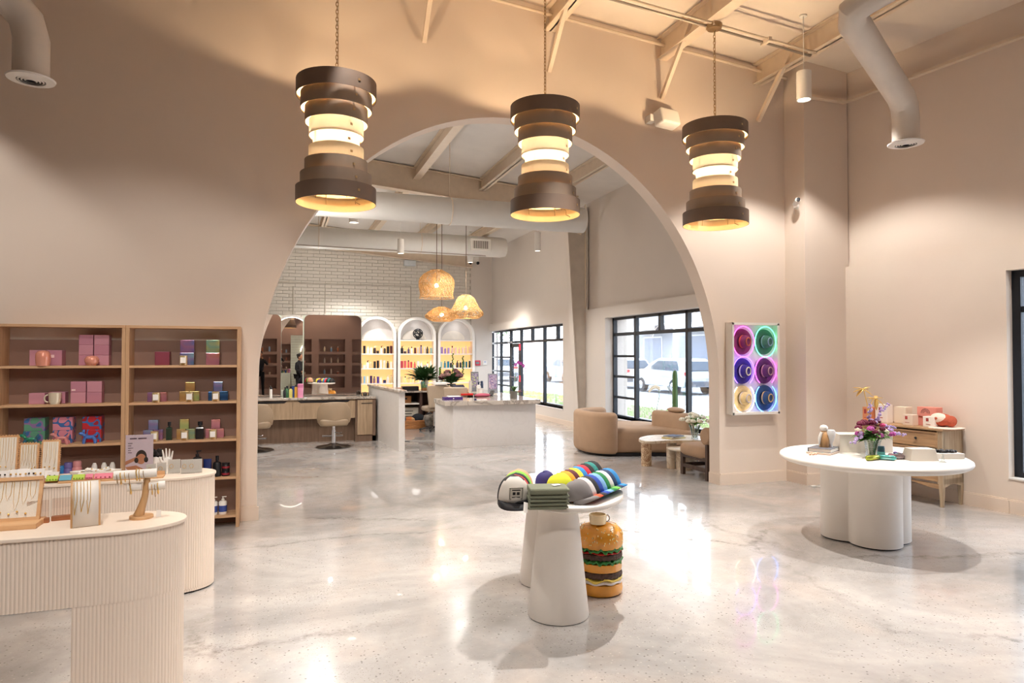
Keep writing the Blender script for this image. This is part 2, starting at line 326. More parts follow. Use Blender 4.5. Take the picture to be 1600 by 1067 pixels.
# arch wall: one polygon with the elliptical opening
CXA, AA, BA, ZS = 2.48, 2.672, 2.99, 1.25
arch = [(CXA-AA, 0)] + [(CXA-AA*cos(t), ZS+BA*sin(t)) for t in [pi*k/64 for k in range(65)]] + [(CXA+AA, 0)]
wm = MB(); n = len(arch)
for yy in (7.06, 7.27):
    pass
outer_l, outer_r, topz = -8.5, 6.5, 6.6
vs = []; fs = []
for yy in (7.06, 7.27):
    vs += [(x, yy, z) for x, z in arch] + [(x, yy, topz) for x, z in arch] + [(outer_l, yy, 0), (outer_l, yy, topz), (outer_r, yy, 0), (outer_r, yy, topz)]
N2 = 2*n+4
for s_ in (0, 1):
    o_ = s_*N2
    for i in range(1, n-2): fs.append((o_+i, o_+i+1, o_+n+i+1, o_+n+i))
    fs += [(o_+2*n, o_+0, o_+1, o_+n+1, o_+2*n+1), (o_+n-1, o_+2*n+2, o_+2*n+3, o_+n+n-2, o_+n-2)]
for i in range(n-1): fs.append((i, i+1, N2+i+1, N2+i))
wm.add(vs, fs); S(wm.build('wall_arch', 'wall', smooth=30))
S(MB().bb(-8.7, -8.5, -5.2, 20.9, 0, 6.8).build('wall_left', 'wall'))
S(MB().bb(-4.2, -4.0, 7.27, 20.6, 0, 6.5).build('wall_salon_left', 'wallin'))
# ceilings
S(MB().prism([(-8.5, -5.2), (8, -5.2), (8, 7.1), (-8.5, 7.1)], NC, lambda x, y: NC(x)+.15).build('ceiling', 'ceil'))
S(MB().prism([(-4.2, 7.2), (7.2, 7.2), (7.2, 20.9), (-4.2, 20.9)], IC, lambda x, y: IC(x)+.15).build('ceiling_salon', 'ceilin'))
# near right wall (leans 6.8 degrees off the shop axis); W(s,o) = point s metres from the corner towards the camera, o metres outwards
TH = R(6.8); W0 = Vector((6.81, 6.70)); tt = Vector((sin(TH), -cos(TH))); no = Vector((cos(TH), sin(TH)))
def W(s, o): p = W0+tt*s+no*o; return (p.x, p.y)
def wq(s0, s1, o0, o1): return [W(s0, o0), W(s1, o0), W(s1, o1), W(s0, o1)]
wr = MB()
win = (1.85, 5.4)   # window 1 spans s
wr.prism(wq(-.4, win[0], 0, .3), 0, 2.73); wr.prism(wq(win[0], win[1], 0, .3), 0, .345); wr.prism(wq(win[0], win[1], 0, .3), 2.47, 2.73); wr.prism(wq(win[1], 11.9, 0, .3), 0, 2.73)
wr.prism(wq(-.4, 11.9, .07, .3), 2.73, 6.3); S(wr.build('wall_right', 'wall'))
# boxed column in the corner
S(MB().bb(6.17, 6.86, 6.71, 7.1, 0, 5.4).build('wall_column', 'wall'))
def base_seg(name, pts, h=.13, t=.02):
    m = MB()
    for a, b in zip(pts[:-1], pts[1:]):
        a, b = Vector(a), Vector(b); d = (b-a).normalized(); nn = Vector((d.y, -d.x))*t
        m.prism([tuple(a-d*.001), tuple(b+d*t*.9), tuple(b+d*t*.9+nn), tuple(a+nn-d*.001)], 0, h); m.prism([tuple(a), tuple(b), tuple(b+nn*.6), tuple(a+nn*.6)], h, h+.012)
    return S(m.build(name, 'trim'))
base_seg('baseboard_front', [(-8.5, 7.06), (-2.31, 7.06)]); base_seg('baseboard_arch_left', [(-.335, 7.06), (-.19, 7.06)]); base_seg('baseboard_arch_right', [(5.16, 7.06), (6.17, 7.06), (6.17, 6.71), (6.82, 6.71)])
base_seg('baseboard_arch_jamb', [(5.16, 7.27), (5.16, 7.06)])
base_seg('baseboard_right', [W(0.02, 0), W(1.84, 0)]); base_seg('baseboard_right_window', [W(1.865, -.004), W(5.4, -.004)])
# salon window wall: X = 6.25 face, lower part proud
def xwall(name, segs, mat):
    m = MB()
    for a in segs: m.bb(*a)
    return S(m.build(name, mat))
xwall('wall_window_side', [(6.25, 6.75, 7.27, 8.0, 0, 2.575), (6.25, 6.75, 8.0, 12.3, 0, .375), (6.25, 6.75, 8.0, 12.3, 2.36, 2.575), (6.25, 6.75, 12.3, 13.17, 0, 2.575),
      (6.32, 6.75, 13.17, 13.65, 0, 2.575), (6.25, 6.75, 13.65, 14.45, 0, 2.575), (6.25, 6.75, 14.45, 17.9, 0, .355), (6.25, 6.75, 19.0, 20.6, 0, .355), (6.25, 6.75, 14.45, 20.55, 2.36, 2.575),
      (6.34, 6.75, 7.27, 20.6, 2.575, 5.6)], 'wallin')
base_seg('baseboard_salon', [(6.25, 20.3), (6.25, 19.0)], .1); base_seg('baseboard_salon_middle', [(6.25, 17.85), (6.25, 13.65)], .1); base_seg('baseboard_salon_front', [(6.25, 13.17), (6.25, 7.3)], .1)
# back wall of the salon: smooth strip on the right, brick elsewhere
YB = 20.3
bw = SE('wall_brick')
MB().bb(-4, 5.66, YB+.02, YB+.3, 0, 5.9).build('mortar_bed', 'mortar', bw)
S(MB().bb(5.66, 6.34, YB-.06, YB+.3, 0, 5.6).build('wall_salon_end', 'wallin'))
bl, bh, gap = .335, .0985, .008
bme = MB().bb(0, bl-gap, 0, .03, 0, bh-gap).build('brick', 'brick', bw, bevel=.004, seg=1); first = True; cnt = 0; rest = MB()
row = 0; z = 4.62; cells = []
zz = [2.28+.0985*k for k in range(30)]
for r, z in enumerate(zz):
    x = -1.4-(bl/2 if r % 2 else 0)
    while x < 5.62:
        x1 = min(x+bl-gap, 5.655)
        cells.append((x, x1, z, r)); x += bl
vis = [c for c in cells if c[1]-c[0] > bl*.7 and 2.75 < c[2] < 4.75]
vis.sort(key=lambda c: abs(c[0]-2.6)*.6+abs(c[2]-3.4)); vis = set(vis[:300])
for c in cells:
    if c in vis:
        o = bme if first else bme.copy()
        if not first: COL.objects.link(o)
        o.location = (c[0], YB-.012+rnd.uniform(-.003, .003), c[2]); first = False
    else: rest.bb(c[0], c[1], YB-.012, YB+.018, c[2], c[2]+bh-gap)
ro = rest.build('brick_rest', 'brick', bw); ro['kind'] = 'stuff'
# wall behind the camera with display niches under added spots (seen in the mirrors)
nb = MB(); ny0, ny1 = -3.6, -3.2; cols = [-2.6, -1.2, .2, 1.6, 3.0, 4.4]; 
for i, x in enumerate(cols):
    nb.bb(x-.72, x-.55, ny0, ny1, 0, 2.3); nb.bb(x+.55, x+.68, ny0, ny1, 0, 2.3)
    for z0, z1 in ((0, .2), (.68, .80), (1.16, 1.28), (1.64, 1.76)): nb.bb(x-.55, x+.55, ny0, ny1, z0, z1)
nb.bb(-8.5, -3.32, ny0, ny1, 0, 2.3); nb.bb(5.08, 8.2, ny0, ny1, 0, 2.3); nb.bb(-8.5, 8.2, ny0, ny1, 2.3, 6.4); nb.bb(-8.5, 8.2, ny0-.06, ny0, 0, 2.4)
S(nb.build('wall_back', 'mauve'))
# ---------------------------------------------------------------- roof steel
def ibeam_y(name, x, y0, y1, zf, h=.30, w=.14):
    zb = zf(x)-h; m = MB(); m.bb(x-.01, x+.01, y0, y1, zb, zb+h); m.bb(x-w/2, x+w/2, y0, y1, zb, zb+.018); m.bb(x-w/2, x+w/2, y0, y1, zb+h-.02, zb+h); return m
for i, x in enumerate([-5.6, -4.2, -2.8, -1.35, .05, 1.47, 2.9, 4.36, 5.76]):
    S(ibeam_y('b', x, -5, 7.06, NC, .26).build('ceiling_beam', 'steel'))
for i, x in enumerate([-2.8, -1.5, -.2, 1.15, 2.5, 3.82, 5.15]):
    S(ibeam_y('b', x, 7.27, 20.3, IC, .24).build('ceiling_beam', 'steel'))
# diagonal kickers against the arch wall
for i, x in enumerate([1.47, 2.9, 4.36, 5.76]):
    S(MB().box((x-.03, 6.72, NC(x)-.42), (.045, .05, .88), rx=R(43)).build('ceiling_brace', 'steel'), 'slanting steel brace from the arch wall up to a roof beam')
# roof frame girders along x
def girder(y, x0, x1, zf, d=.5):
    m = MB(); P = lambda x: zf(x)-.02
    m.slab([(x0, P(x0)-d), (x1, P(x1)-d), (x1, P(x1)), (x0, P(x0))], 'y', y-.01, y+.01)
    for dz in (-d, 0): m.slab([(x0, P(x0)+dz-.015), (x1, P(x1)+dz-.015), (x1, P(x1)+dz), (x0, P(x0)+dz)], 'y', y-.1, y+.1)
    return m
S(girder(20.15, -4, 5.66, IC, .62).build('ceiling_girder', 'steel')); S(girder(12.9, -4, 5.9, IC, .46).build('ceiling_girder', 'steel')); 
# eave pipe and edge strips along the arch wall top
S(MB().tube([(-2, 6.98, NC(-2)-.10), (6.15, 6.98, NC(6.15)-.12)], .018, 8).build('ceiling_pipe', 'steel'))
S(MB().prism(wq(.02, 11, -.05, .0), lambda x, y: NC(x)-.42, lambda x, y: NC(x)-.39).build('trim_1', 'steel')); S(MB().bb(6.17, 6.8, 6.62, 6.70, 4.80, 4.83).build('trim_2', 'steel'))
# tapered rigid-frame column between the salon windows
t = SE('wall_steel_column'); m = MB()
m.slab([(6.10, 0), (6.28, 0), (6.28, 4.75), (5.80, 4.75)], 'y', 13.29, 13.31); m.build('web', pm('column_paint', '#cfc5b9', .6), t)
m = MB(); m.add([(6.08, 13.2, 0), (6.10, 13.2, 0), (5.82, 13.2, 4.75), (5.80, 13.2, 4.75), (6.08, 13.4, 0), (6.10, 13.4, 0), (5.82, 13.4, 4.75), (5.80, 13.4, 4.75)], [(0, 1, 2, 3), (4, 7, 6, 5), (0, 4, 5, 1), (1, 5, 6, 2), (2, 6, 7, 3), (3, 7, 4, 0)])
m.bb(6.28, 6.30, 13.2, 13.4, 0, 4.8); m.build('flange', M['wallin'], t)
m = MB(); m.rod((5.0, 13.1, 4.55), (6.1, 13.1, 4.2), .03); m.rod((6.22, 13.16, 2.6), (6.22, 13.16, 4.85), .012); m.build('brace', 'steel', t)
# ---------------------------------------------------------------- windows
def window(name, frame_f, verts, zs, lastx, o_in, side_pt, grid_cols, full_cols, thick=.055):
    pass
def winX(name, x, ys, z0, z1, ztop, grid, hz, door=None):
    w_ = SE(name); fr = MB(); y0, y1 = min(ys), max(ys); b = .05
    fr.bb(x-.03, x+.05, y0-b/2, y0+b, z0, z1); fr.bb(x-.03, x+.05, y1-b, y1+b/2, z0, z1); fr.bb(x-.03, x+.05, y0, y1, z1-b, z1)
    if not door: fr.bb(x-.03, x+.05, y0, y1, z0, z0+b)
    else: fr.bb(x-.03, x+.05, y0, door[0], z0, z0+b); fr.bb(x-.03, x+.05, door[1], y1, z0, z0+b)
    fr.build('window_frame', 'blackm', w_)
    MB().bb(x-.025, x+.04, y0, y1, ztop-.03, ztop+.03).build('transom_bar', 'blackm', w_)
    for y, lo in ys_m[name]:
        MB().bb(x-.03, x+.045, y-.035, y+.035, z0 if lo else ztop, z1).build('mullion', 'blackm', w_)
    for ya, yb in grid:
        for z in hz: MB().bb(x-.02, x+.03, ya, yb, z-.022, z+.022).build('glazing_bar', 'blackm', w_)
    # panes
    lower = sorted([y0]+[y for y, lo in ys_m[name] if lo]+[y1]); upper = sorted([y0]+[y for y, lo in ys_m[name]]+[y1])
    for a, c in zip(upper[:-1], upper[1:]): MB().bb(x+.005, x+.011, a, c, ztop, z1-.02).build('pane', 'pane', w_)
    for a, c in zip(lower[:-1], lower[1:]):
        if door and abs(a-door[0]) < .05: continue
        zz = [z0]+[z for z in sorted(hz) if any(ga-.05 <= a and c <= gb+.05 for ga, gb in grid)]+[ztop]
        for p, q in zip(zz[:-1], zz[1:]): MB().bb(x+.005, x+.011, a, c, p, q).build('pane', 'pane', w_)
    return w_
ys_m = {'window_2': [(11.40, True), (10.52, False), (9.67, True), (8.83, False)], 'window_3': [(19.66, True), (18.74, True), (17.84, True), (16.96, False), (16.09, True), (15.22, False)]}
winX('window_2', 6.45, [8.0, 12.3], .36, 2.36, 2.02, [(11.40, 12.3)], [.765, 1.18, 1.585])
winX('window_3', 6.45, [14.45, 20.55], .35, 2.36, 1.98, [(19.66, 20.55), (18.74, 19.66)], [.70, 1.12, 1.545], (17.84, 18.74))
S(MB().bb(6.23, 6.6, 8.0, 12.3, .35, .375).build('window_sill', 'white')); S(MB().bb(6.24, 6.6, 14.45, 17.9, .33, .355).build('window_sill', 'white'))
# glazed entrance door inside window 3 (door opening reaches the floor)
d = SE('door_1'); m = MB()
m.bb(6.42, 6.49, 17.88, 18.0, 0.01, 1.94); m.bb(6.42, 6.49, 18.60, 18.71, .01, 1.94); m.bb(6.42, 6.49, 17.88, 18.71, 1.84, 1.94); m.bb(6.42, 6.49, 17.88, 18.71, .01, .2); m.build('door_frame', 'blackm', d)
MB().bb(6.452, 6.458, 18.0, 18.6, .2, 1.84).build('pane', 'pane', d); MB().rod((6.38, 18.0, .98), (6.38, 18.6, .98), .014).build('door_handle', 'chrome', d)
MB().bb(6.30, 6.42, 18.2, 18.6, 1.95, 2.0).build('door_closer', 'chrome', d)
for zc in (1.83, .95): tag(MB().bb(6.405, 6.418, 17.80, 17.93, zc-.09, zc+.09).build('door_sticker', pm('sticker_red', '#d8314a', .5)), 'small red sticker on the dark door post, %s one' % ('upper' if zc > 1.5 else 'lower'), 'sticker')
# window 1 on the leaning wall
w1 = SE('window_1'); o_ = .14
def wbox(s0, s1, z0, z1, name, mat='blackm', t=.06, par=w1, o=None):
    oo = o_ if o is None else o; return MB().prism(wq(s0, s1, oo-t/2, oo+t/2), z0, z1).build(name, mat, par)
m = MB(); m.prism(wq(1.85, 1.93, o_-.04, o_+.04), .345, 2.47); m.prism(wq(5.32, 5.4, o_-.04, o_+.04), .345, 2.47); m.prism(wq(1.85, 5.4, o_-.04, o_+.04), .345, .41); m.prism(wq(1.85, 5.4, o_-.04, o_+.04), 2.40, 2.47); m.build('window_frame', 'blackm', w1)
wbox(1.9, 5.35, 2.04, 2.10, 'transom_bar'); wbox(2.95, 3.01, .4, 2.42, 'mullion'); wbox(4.2, 4.26, .4, 2.42, 'mullion')
for s0, s1 in ((1.93, 2.95), (3.01, 4.2), (4.26, 5.32)): wbox(s0, s1, .41, 2.04, 'pane', 'pane', .006); wbox(s0, s1, 2.10, 2.40, 'pane', 'pane', .006)
S(MB().prism(wq(1.85, 5.4, -.01, .3), .345, .36).build('window_sill', 'white'))
# ================================================================ OUTSIDE
gr = pm('pale_concrete_pavement', '#b8b6b2', .8, var=.06, scale=.8); asp = pm('sunlit_asphalt', '#8d8f93', .8, var=.06, scale=2)
S(MB().bb(6.76, 13.5, -8, 60, -.32, -.12).build('pavement', gr)); S(MB().bb(13.5, 30, -8, 60, -.34, -.16).build('street', asp)); S(MB().bb(13.35, 13.5, -8, 60, -.34, -.08).build('kerb', gr))
S(MB().bb(9.0, 11.2, 13, 30, -.12, -.06).build('lawn_bed', pm('lawn_soil', '#7d6f5e', .9)))
gm = MB()
for k in range(1600):
    x, y = rnd.uniform(9.05, 11.1), rnd.uniform(13, 30); a = rnd.uniform(0, pi); h = rnd.uniform(.04, .09); gm.add([(x, y, -.06), (x+.06*cos(a), y+.06*sin(a), -.06), (x+.03*cos(a), y+.03*sin(a)+.01, -.06+h)], [(0, 1, 2)])
o = gm.build('lawn_grass', pm('grass_green', '#8fb06a', .8)); tag(o, 'strip of short green grass outside beyond the lounge window', 'grass', kind='stuff')
bt = T('street_building', 'pale grey commercial building across the street behind the parked cars', 'building', (26.5, 0, 0))
MB().bb(0, 8, -8, 62, -.16, 7.5).build('wall', pm('facade_grey', '#aeb2b8', .8, var=.03), bt); MB().bb(-.15, 8.1, -8.1, 62.1, 7.5, 7.8).build('parapet', pm('facade_cap', '#8e9299', .7), bt)
for k, y in enumerate(range(-5, 60, 6)):
    f = MB().bb(-.05, .02, y, y+2.6, .9, 3.0).build('window', pm('facade_window_frame', '#e6e8ec', .5), bt); MB().bb(-.07, -.045, y+.12, y+2.48, 1.0, 2.9).build('pane', pm('facade_window_pane', '#77849a', .15), f)
    MB().bb(-.25, 0, y+3.9, y+4.25, -.16, 7.5).build('pilaster', pm('facade_pilaster', '#dcdcdc', .7), bt)
for k, y in enumerate((23.4, 29.4, 35.4, 41.4)):
    a = T('street_awning', 'dark slatted canopy across the street, %s' % ['nearest one','second nearest one','third nearest one','farthest one'][k], 'awning', (24.895, y, 3.3), group='canopies across the street')
    MB().bb(0, 1.6, 0, 4.6, .32, .4).build('roof_panel', pm('canopy_dark', '#3c3a3e', .6), a); m = MB()
    for q in range(10): m.bb(0, 1.6, q*.48, q*.48+.06, .18, .32)
    m.build('slat', pm('canopy_slat', '#56535a', .6), a); MB().bb(-.05, 0, 0, 4.6, .1, .42).build('fascia', 'white', a)
# cars
def car_proto(label, col, loc, rz):
    c = T('car', label, 'car', loc, rz, 'parked cars in the street'); pc = pm('car_paint_'+col, col, .25, .3, coat=.6)
    side = [(-2.2, .35), (-2.25, .75), (-2.15, 1.05), (-1.85, 1.5), (-1.5, 1.62), (.1, 1.64), (.75, 1.45), (1.25, 1.08), (2.1, .92), (2.28, .7), (2.25, .35)]
    m = MB(); ws = [-.88, -.92, -.92]; vs = []; fs = []
    for yy, sc_ in ((-.9, 1), (.9, 1)):
        for x, z in side: vs.append((x, yy*(.80 if z > 1.2 else 1), z))
    n = len(side); fs = [(i, (i+1) % n, n+(i+1) % n, n+i) for i in range(n)] + [tuple(range(n)), tuple(range(n, 2*n))]
    m.add(vs, fs).build('body', pc, c, bevel=.05)
    gl = pm('car_window', '#3e4a58', .1)
    for s_ in (-1, 1):
        m = MB(); m.add([(-1.7, s_*.90, 1.08), (-1.45, s_*.765, 1.5), (.1, s_*.765, 1.52), (.9, s_*.885, 1.1)], [(0, 1, 2, 3)]); q = m.build('side_window', gl, c)
        q.modifiers.new('s', 'SOLIDIFY').thickness = .03
    m = MB(); m.add([(-2.17, -.7, 1.08), (-2.17, .7, 1.08), (-1.9, .6, 1.48), (-1.9, -.6, 1.48)], [(0, 1, 2, 3)]); q = m.build('rear_window', gl, c); q.modifiers.new('s', 'SOLIDIFY').thickness = .03
    for x in (-1.4, 1.42):
        for s_ in (-1, 1):
            Mr = Matrix.Rotation(pi/2, 3, 'X'); wl = MB().lathe([(.2, -.12), (.34, -.1), (.35, 0), (.34, .1), (.2, .12)], (x, s_*.82, .35), 24, mat=Mr).build('wheel', pm('tyre', '#2c2e33', .8), c, smooth=40)
            MB().lathe([(0, -.13), (.2, -.125), (.2, .125), (0, .13)], (x, s_*.83, .35), 12, mat=Mr).build('hub', 'chrome', wl)
    for s_ in (-1, 1): MB().box((-2.23, s_*.7, .95), (.06, .34, .14)).build('tail_light', pm('tail_red', '#c02a35', .3), c)
    MB().bb(-2.32, -2.2, -.85, .85, .4, .6).build('bumper', pm('bumper_grey', '#5c6068', .5), c)
    return c
car_proto('white parked suv seen through the lounge window', '#dfe3ea', (17.9, 33.6, -.16), R(90)); car_proto('silver parked car behind the white suv, rear lights showing', '#b6bfcc', (17.6, 27.6, -.16), R(90))
car_proto('pale grey car parked furthest down the street', '#c4ccd8', (17.9, 40.5, -.16), R(90)); car_proto('white car outside the far salon window', '#e4e8f0', (14.8, 45, -.16), R(78))
car_proto('dark blue car outside the window at the right edge', '#46556a', (15.6, 10.0, -.16), R(92)); car_proto('grey car outside the entrance door', '#9fb0c8', (15.2, 52, -.16), R(92))
def tree(loc, h, label):
    t = T('street_tree', label, 'tree', loc, 0, 'street trees'); MB().tube([(0, 0, 0), (.05, .03, h*.4), (.0, -.05, h*.75)], [.12, .09, .04], 8).build('trunk', pm('bark', '#6b5f58', .9), t); m = MB()
    for k in range(420):
        a, b, r_ = rnd.uniform(0, 2*pi), rnd.uniform(-1, 1), rnd.uniform(.4, 1.0)*h*.28; p = Vector((r_*cos(a)*sqrt(1-b*b), r_*sin(a)*sqrt(1-b*b), h*.72+r_*b)); m.leaf(p, (cos(a), sin(a), rnd.uniform(-.3, .6)), .28, .16)
    o = m.build('foliage', pm('tree_foliage', '#7fa070', .8, var=.3), t); o['kind'] = 'stuff'
tree((11.5, 36, -.12), 5.2, 'leafy street tree outside the far salon windows'); tree((12.2, 44, -.12), 5.5, 'second leafy tree further along the pavement')
sh = T('outdoor_shrub', 'low spiky shrub in the bed outside the far salon window', 'shrub', (8.4, 19.6, -.12)); m = MB()
for k in range(70): a = rnd.uniform(0, 2*pi); m.leaf((rnd.uniform(-.3, .3), rnd.uniform(-.3, .3), 0), (cos(a)*.6, sin(a)*.6, 1), rnd.uniform(.3, .6), .05, .5)
m.build('foliage', pm('shrub_green', '#9ab08e', .8), sh)['kind'] = 'stuff'
# ================================================================ SHOP: PENDANTS
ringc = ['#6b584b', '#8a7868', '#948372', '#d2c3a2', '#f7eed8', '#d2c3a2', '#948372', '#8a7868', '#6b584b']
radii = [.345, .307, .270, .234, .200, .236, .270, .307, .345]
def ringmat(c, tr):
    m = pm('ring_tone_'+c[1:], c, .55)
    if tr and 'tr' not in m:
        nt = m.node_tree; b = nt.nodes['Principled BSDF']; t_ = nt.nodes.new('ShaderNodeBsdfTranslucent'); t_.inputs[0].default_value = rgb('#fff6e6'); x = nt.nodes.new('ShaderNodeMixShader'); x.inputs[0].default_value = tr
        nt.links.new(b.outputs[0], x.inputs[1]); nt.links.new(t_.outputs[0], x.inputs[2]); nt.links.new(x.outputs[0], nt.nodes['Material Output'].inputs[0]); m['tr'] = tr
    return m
def pendant(label, x, y, ztop, s=1.0, rz=0):
    t = T('ring_pendant_lamp', label, 'pendant lamp', (x, y, ztop), rz, 'ring pendants in front of the arch wall')
    for i in range(9):
        z1 = -.1175*i*s; z0 = z1-.138*s; r = radii[i]*s; m = MB(); m.lathe([(r, z0), (r, z1)] if i in (3, 4, 5) else [(r, z0), (r, z1), (r-.004, z1), (r-.004, z0), (r, z0)], seg=48, cap=False)
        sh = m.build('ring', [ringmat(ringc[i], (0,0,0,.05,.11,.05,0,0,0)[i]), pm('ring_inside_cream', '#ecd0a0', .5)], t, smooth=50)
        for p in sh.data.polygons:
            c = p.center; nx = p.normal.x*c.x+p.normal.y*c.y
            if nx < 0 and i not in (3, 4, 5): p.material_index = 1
        for a in (R(-62),):
            MB().box((r*cos(a), r*sin(a), (z0+z1)/2), (.004, .022, .02), rz=a).build('rivet_plate', 'brassc', sh)
    m = MB()
    for a in range(4):
        q = a*pi/2+.4; m.rod((.19*s*cos(q), .19*s*sin(q), -1.05*s), (.19*s*cos(q), .19*s*sin(q), -.02), .004, 6)
        m.rod((0, 0, -.03), (.34*s*cos(q), .34*s*sin(q), -.03), .004, 6)
    m.build('inner_frame', 'brassc', t)
    MB().lathe([(0, -.93*s), (.255*s, -.93*s), (.255*s, -.922*s), (0, -.922*s)], seg=40).build('diffuser_disc', emis('lamp_diffuser', '#ffd08a', 1.5), t)
    for zz in (-.32, -.60, -.86): MB().ball((0, 0, zz*s), .032, 12, 8).build('bulb', emis('lamp_bulb', '#ffe0a0', 8), t, smooth=60)
    m = MB(); m.tube([(.1, -.08, -1.0*s), (.16, -.12, -1.03*s), (.15, -.14, -1.08*s), (.19, -.15, -1.1*s)], .004, 6); m.build('pull_cord', 'brassc', t)
    zc = NC(x)-.26-ztop; m = MB(); k = 0; z = 0.0
    while z < zc-.06:
        ra = Matrix.Rotation(pi/2*(k % 2), 3, 'Z'); pts = [ra @ Vector((.011*cos(q), 0, .022*sin(q)))+Vector((0, 0, z+.02)) for q in [2*pi*j/10 for j in range(10)]]
        m.tube(pts, .0035, 5, closed=True); z += .034; k += 1
    m.rod((.012, 0, 0), (.012, 0, zc), .0025, 5); m.build('chain', 'brassc', t)
    MB().lathe([(.02, zc-.06), (.075, zc-.05), (.085, zc-.02), (.085, zc)], seg=24).build('ceiling_canopy', 'brassc', t, smooth=40)
    for zz, e in ((-.16, 50), (-.47, 34), (-.74, 12)): light('pendant_glow', 'POINT', (x, y, ztop+zz*s), e, GOLD, .03)
    return t
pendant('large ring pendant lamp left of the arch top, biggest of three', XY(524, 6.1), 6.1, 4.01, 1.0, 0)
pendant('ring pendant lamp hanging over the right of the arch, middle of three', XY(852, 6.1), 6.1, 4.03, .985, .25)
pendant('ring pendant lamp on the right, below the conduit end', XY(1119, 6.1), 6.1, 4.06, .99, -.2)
# conduits along the ceiling
def cnd(y, dz, x0=-.5, x1=5.75): return MB().rod((x0, y, NC(x0)-.26-dz), (x1, y, NC(x1)-.26-dz), .014, 8)
S(cnd(6.06, .015).build('ceiling_conduit', 'steel')); S(cnd(6.14, .015).build('ceiling_conduit', pm('grey_conduit', '#a0958a', .4, .5)))
for x in (1.5, 2.9, 4.38, 5.1): S(MB().bb(x-.02, x+.02, 6.03, 6.17, NC(x)-.30, NC(x)-.255).build('ceiling_conduit_clip', 'steel'))
# cylinder downlight, speaker, camera
def can(label, x, y, z, r=.075, h=.30, rod=0, grp=None, name='cylinder_downlight', glow=6):
    t = T(name, label, 'ceiling light', (x, y, z), 0, grp); MB().lathe([(r*.86, .015), (r*.86, 0), (r, 0), (r, h), (0, h)], seg=24, cap=False).build('housing', 'white', t, smooth=40)
    MB().lathe([(0, .012), (r*.84, .012)], seg=20, cap=False).build('lamp_face', emis('downlight_face', '#fff3e0', glow), t)
    if rod: MB().rod((0, 0, h), (0, 0, h+rod), .005, 6).build('stem', 'white', t); MB().cyl((0, 0, h+rod), .04, .015).build('ceiling_plate', 'white', t)
    return t
can('white cylinder downlight hanging beside the corner column', 5.43, 5.9, 4.40, .078, .31, NC(5.43)-4.40-.326)
t = T('wall_speaker', 'white rounded box loudspeaker mounted high on the arch wall', 'speaker', (4.33, 7.06, 4.4))
MB().box((0, -.15, 0), (.29, .16, .19), rx=R(-14), rz=R(12)).build('cabinet', 'white', t, bevel=.025, seg=3); MB().bb(-.2, -.12, -.12, 0, -.03, .05).build('bracket', 'white', t)
t = T('security_camera', 'small white bullet camera with black lens on the corner column', 'camera', (6.17, 6.86, 3.50))
Mx = Matrix.Rotation(R(75), 3, 'X') @ Matrix.Rotation(R(-25), 3, 'Y')
MB().lathe([(0, -.06), (.03, -.055), (.033, 0), (.033, .07), (.02, .075)], (-.10, -.12, 0), 16, mat=Mx).build('camera_body', 'white', t, smooth=40)
MB().lathe([(0, 0), (.024, 0), (.024, .012), (0, .014)], Vector((-.10, -.12, 0))+Mx @ Vector((0, 0, .075)), 14, mat=Mx).build('lens', 'black', t)
m = MB(); m.rod((0, -.02, -.02), (-.09, -.11, -.01), .01); m.lathe([(.04, 0), (.035, .02)], (0, -.02, -.02), 14, mat=Matrix.Rotation(-pi/2, 3, 'Y')); m.build('mount_arm', 'white', t)
m = MB(); m.rod((-.03, 0, 0), (-.03, -.0, -.12), .004); m.build('cable', 'white', t)
# ducts with round diffusers
def duct(label, pts, r, cx, cy, cz, fr=.2):
    t = T('air_duct', label, 'duct', (cx, cy, cz), 0, 'round ducts with ceiling diffusers'); L_ = [Vector(p)-Vector((cx, cy, cz)) for p in pts]
    P = [L_[0]]
    for i in range(1, len(L_)-1):
        a, b, c = L_[i-1], L_[i], L_[i+1]; da, dc = (a-b).normalized()*.17, (c-b).normalized()*.17
        for q in (0, .5, 1): P.append((b+da)*(1-q)**2+b*2*q*(1-q)+(b+dc)*q**2)
    P.append(L_[-1]); m = MB(); m.tube(P, r, 28)
    m.build('duct_tube', pm('painted_duct', '#dad0c4', .55, var=.03), t, smooth=50)
    m = MB(); m.lathe([(r*1.35, 0), (r*1.3, -.012), (r*.8, -.02), (r*.8, 0)], seg=36, cap=False); m.lathe([(r*1.35, 0), (r*.9, .02)], seg=36, cap=False); m.build('diffuser_flange', 'white', t, smooth=30)
    MB().lathe([(0, -.004), (r*.82, -.004), (r*.82, .01), (0, .01)], seg=30).build('throat', 'black', t)
    m = MB()
    for k in (.28, .46, .64): m.lathe([(r*k, -.022), (r*(k+.08), -.016), (r*(k+.07), -.012), (r*k, -.018)], seg=30, cap=False)
    m.build('louvre_rings', 'mattewhite', t, smooth=30)
    return t
duct('white elbow duct with round diffuser at the upper left corner', [(-3.4, 4.9, 5.35), (-2.75, 5.6, 4.85), (-1.85, 6.2, 4.25), (-1.85, 6.2, 3.77)], .124, -1.85, 6.2, 3.77)
duct('white zigzag duct with round diffuser at the upper right', [(5.1, 3.9, 4.85), (4.50, 4.40, 4.50), (5.97, 5.1, 4.14), (5.97, 5.1, 3.74)], .124, 5.97, 5.1, 3.74)
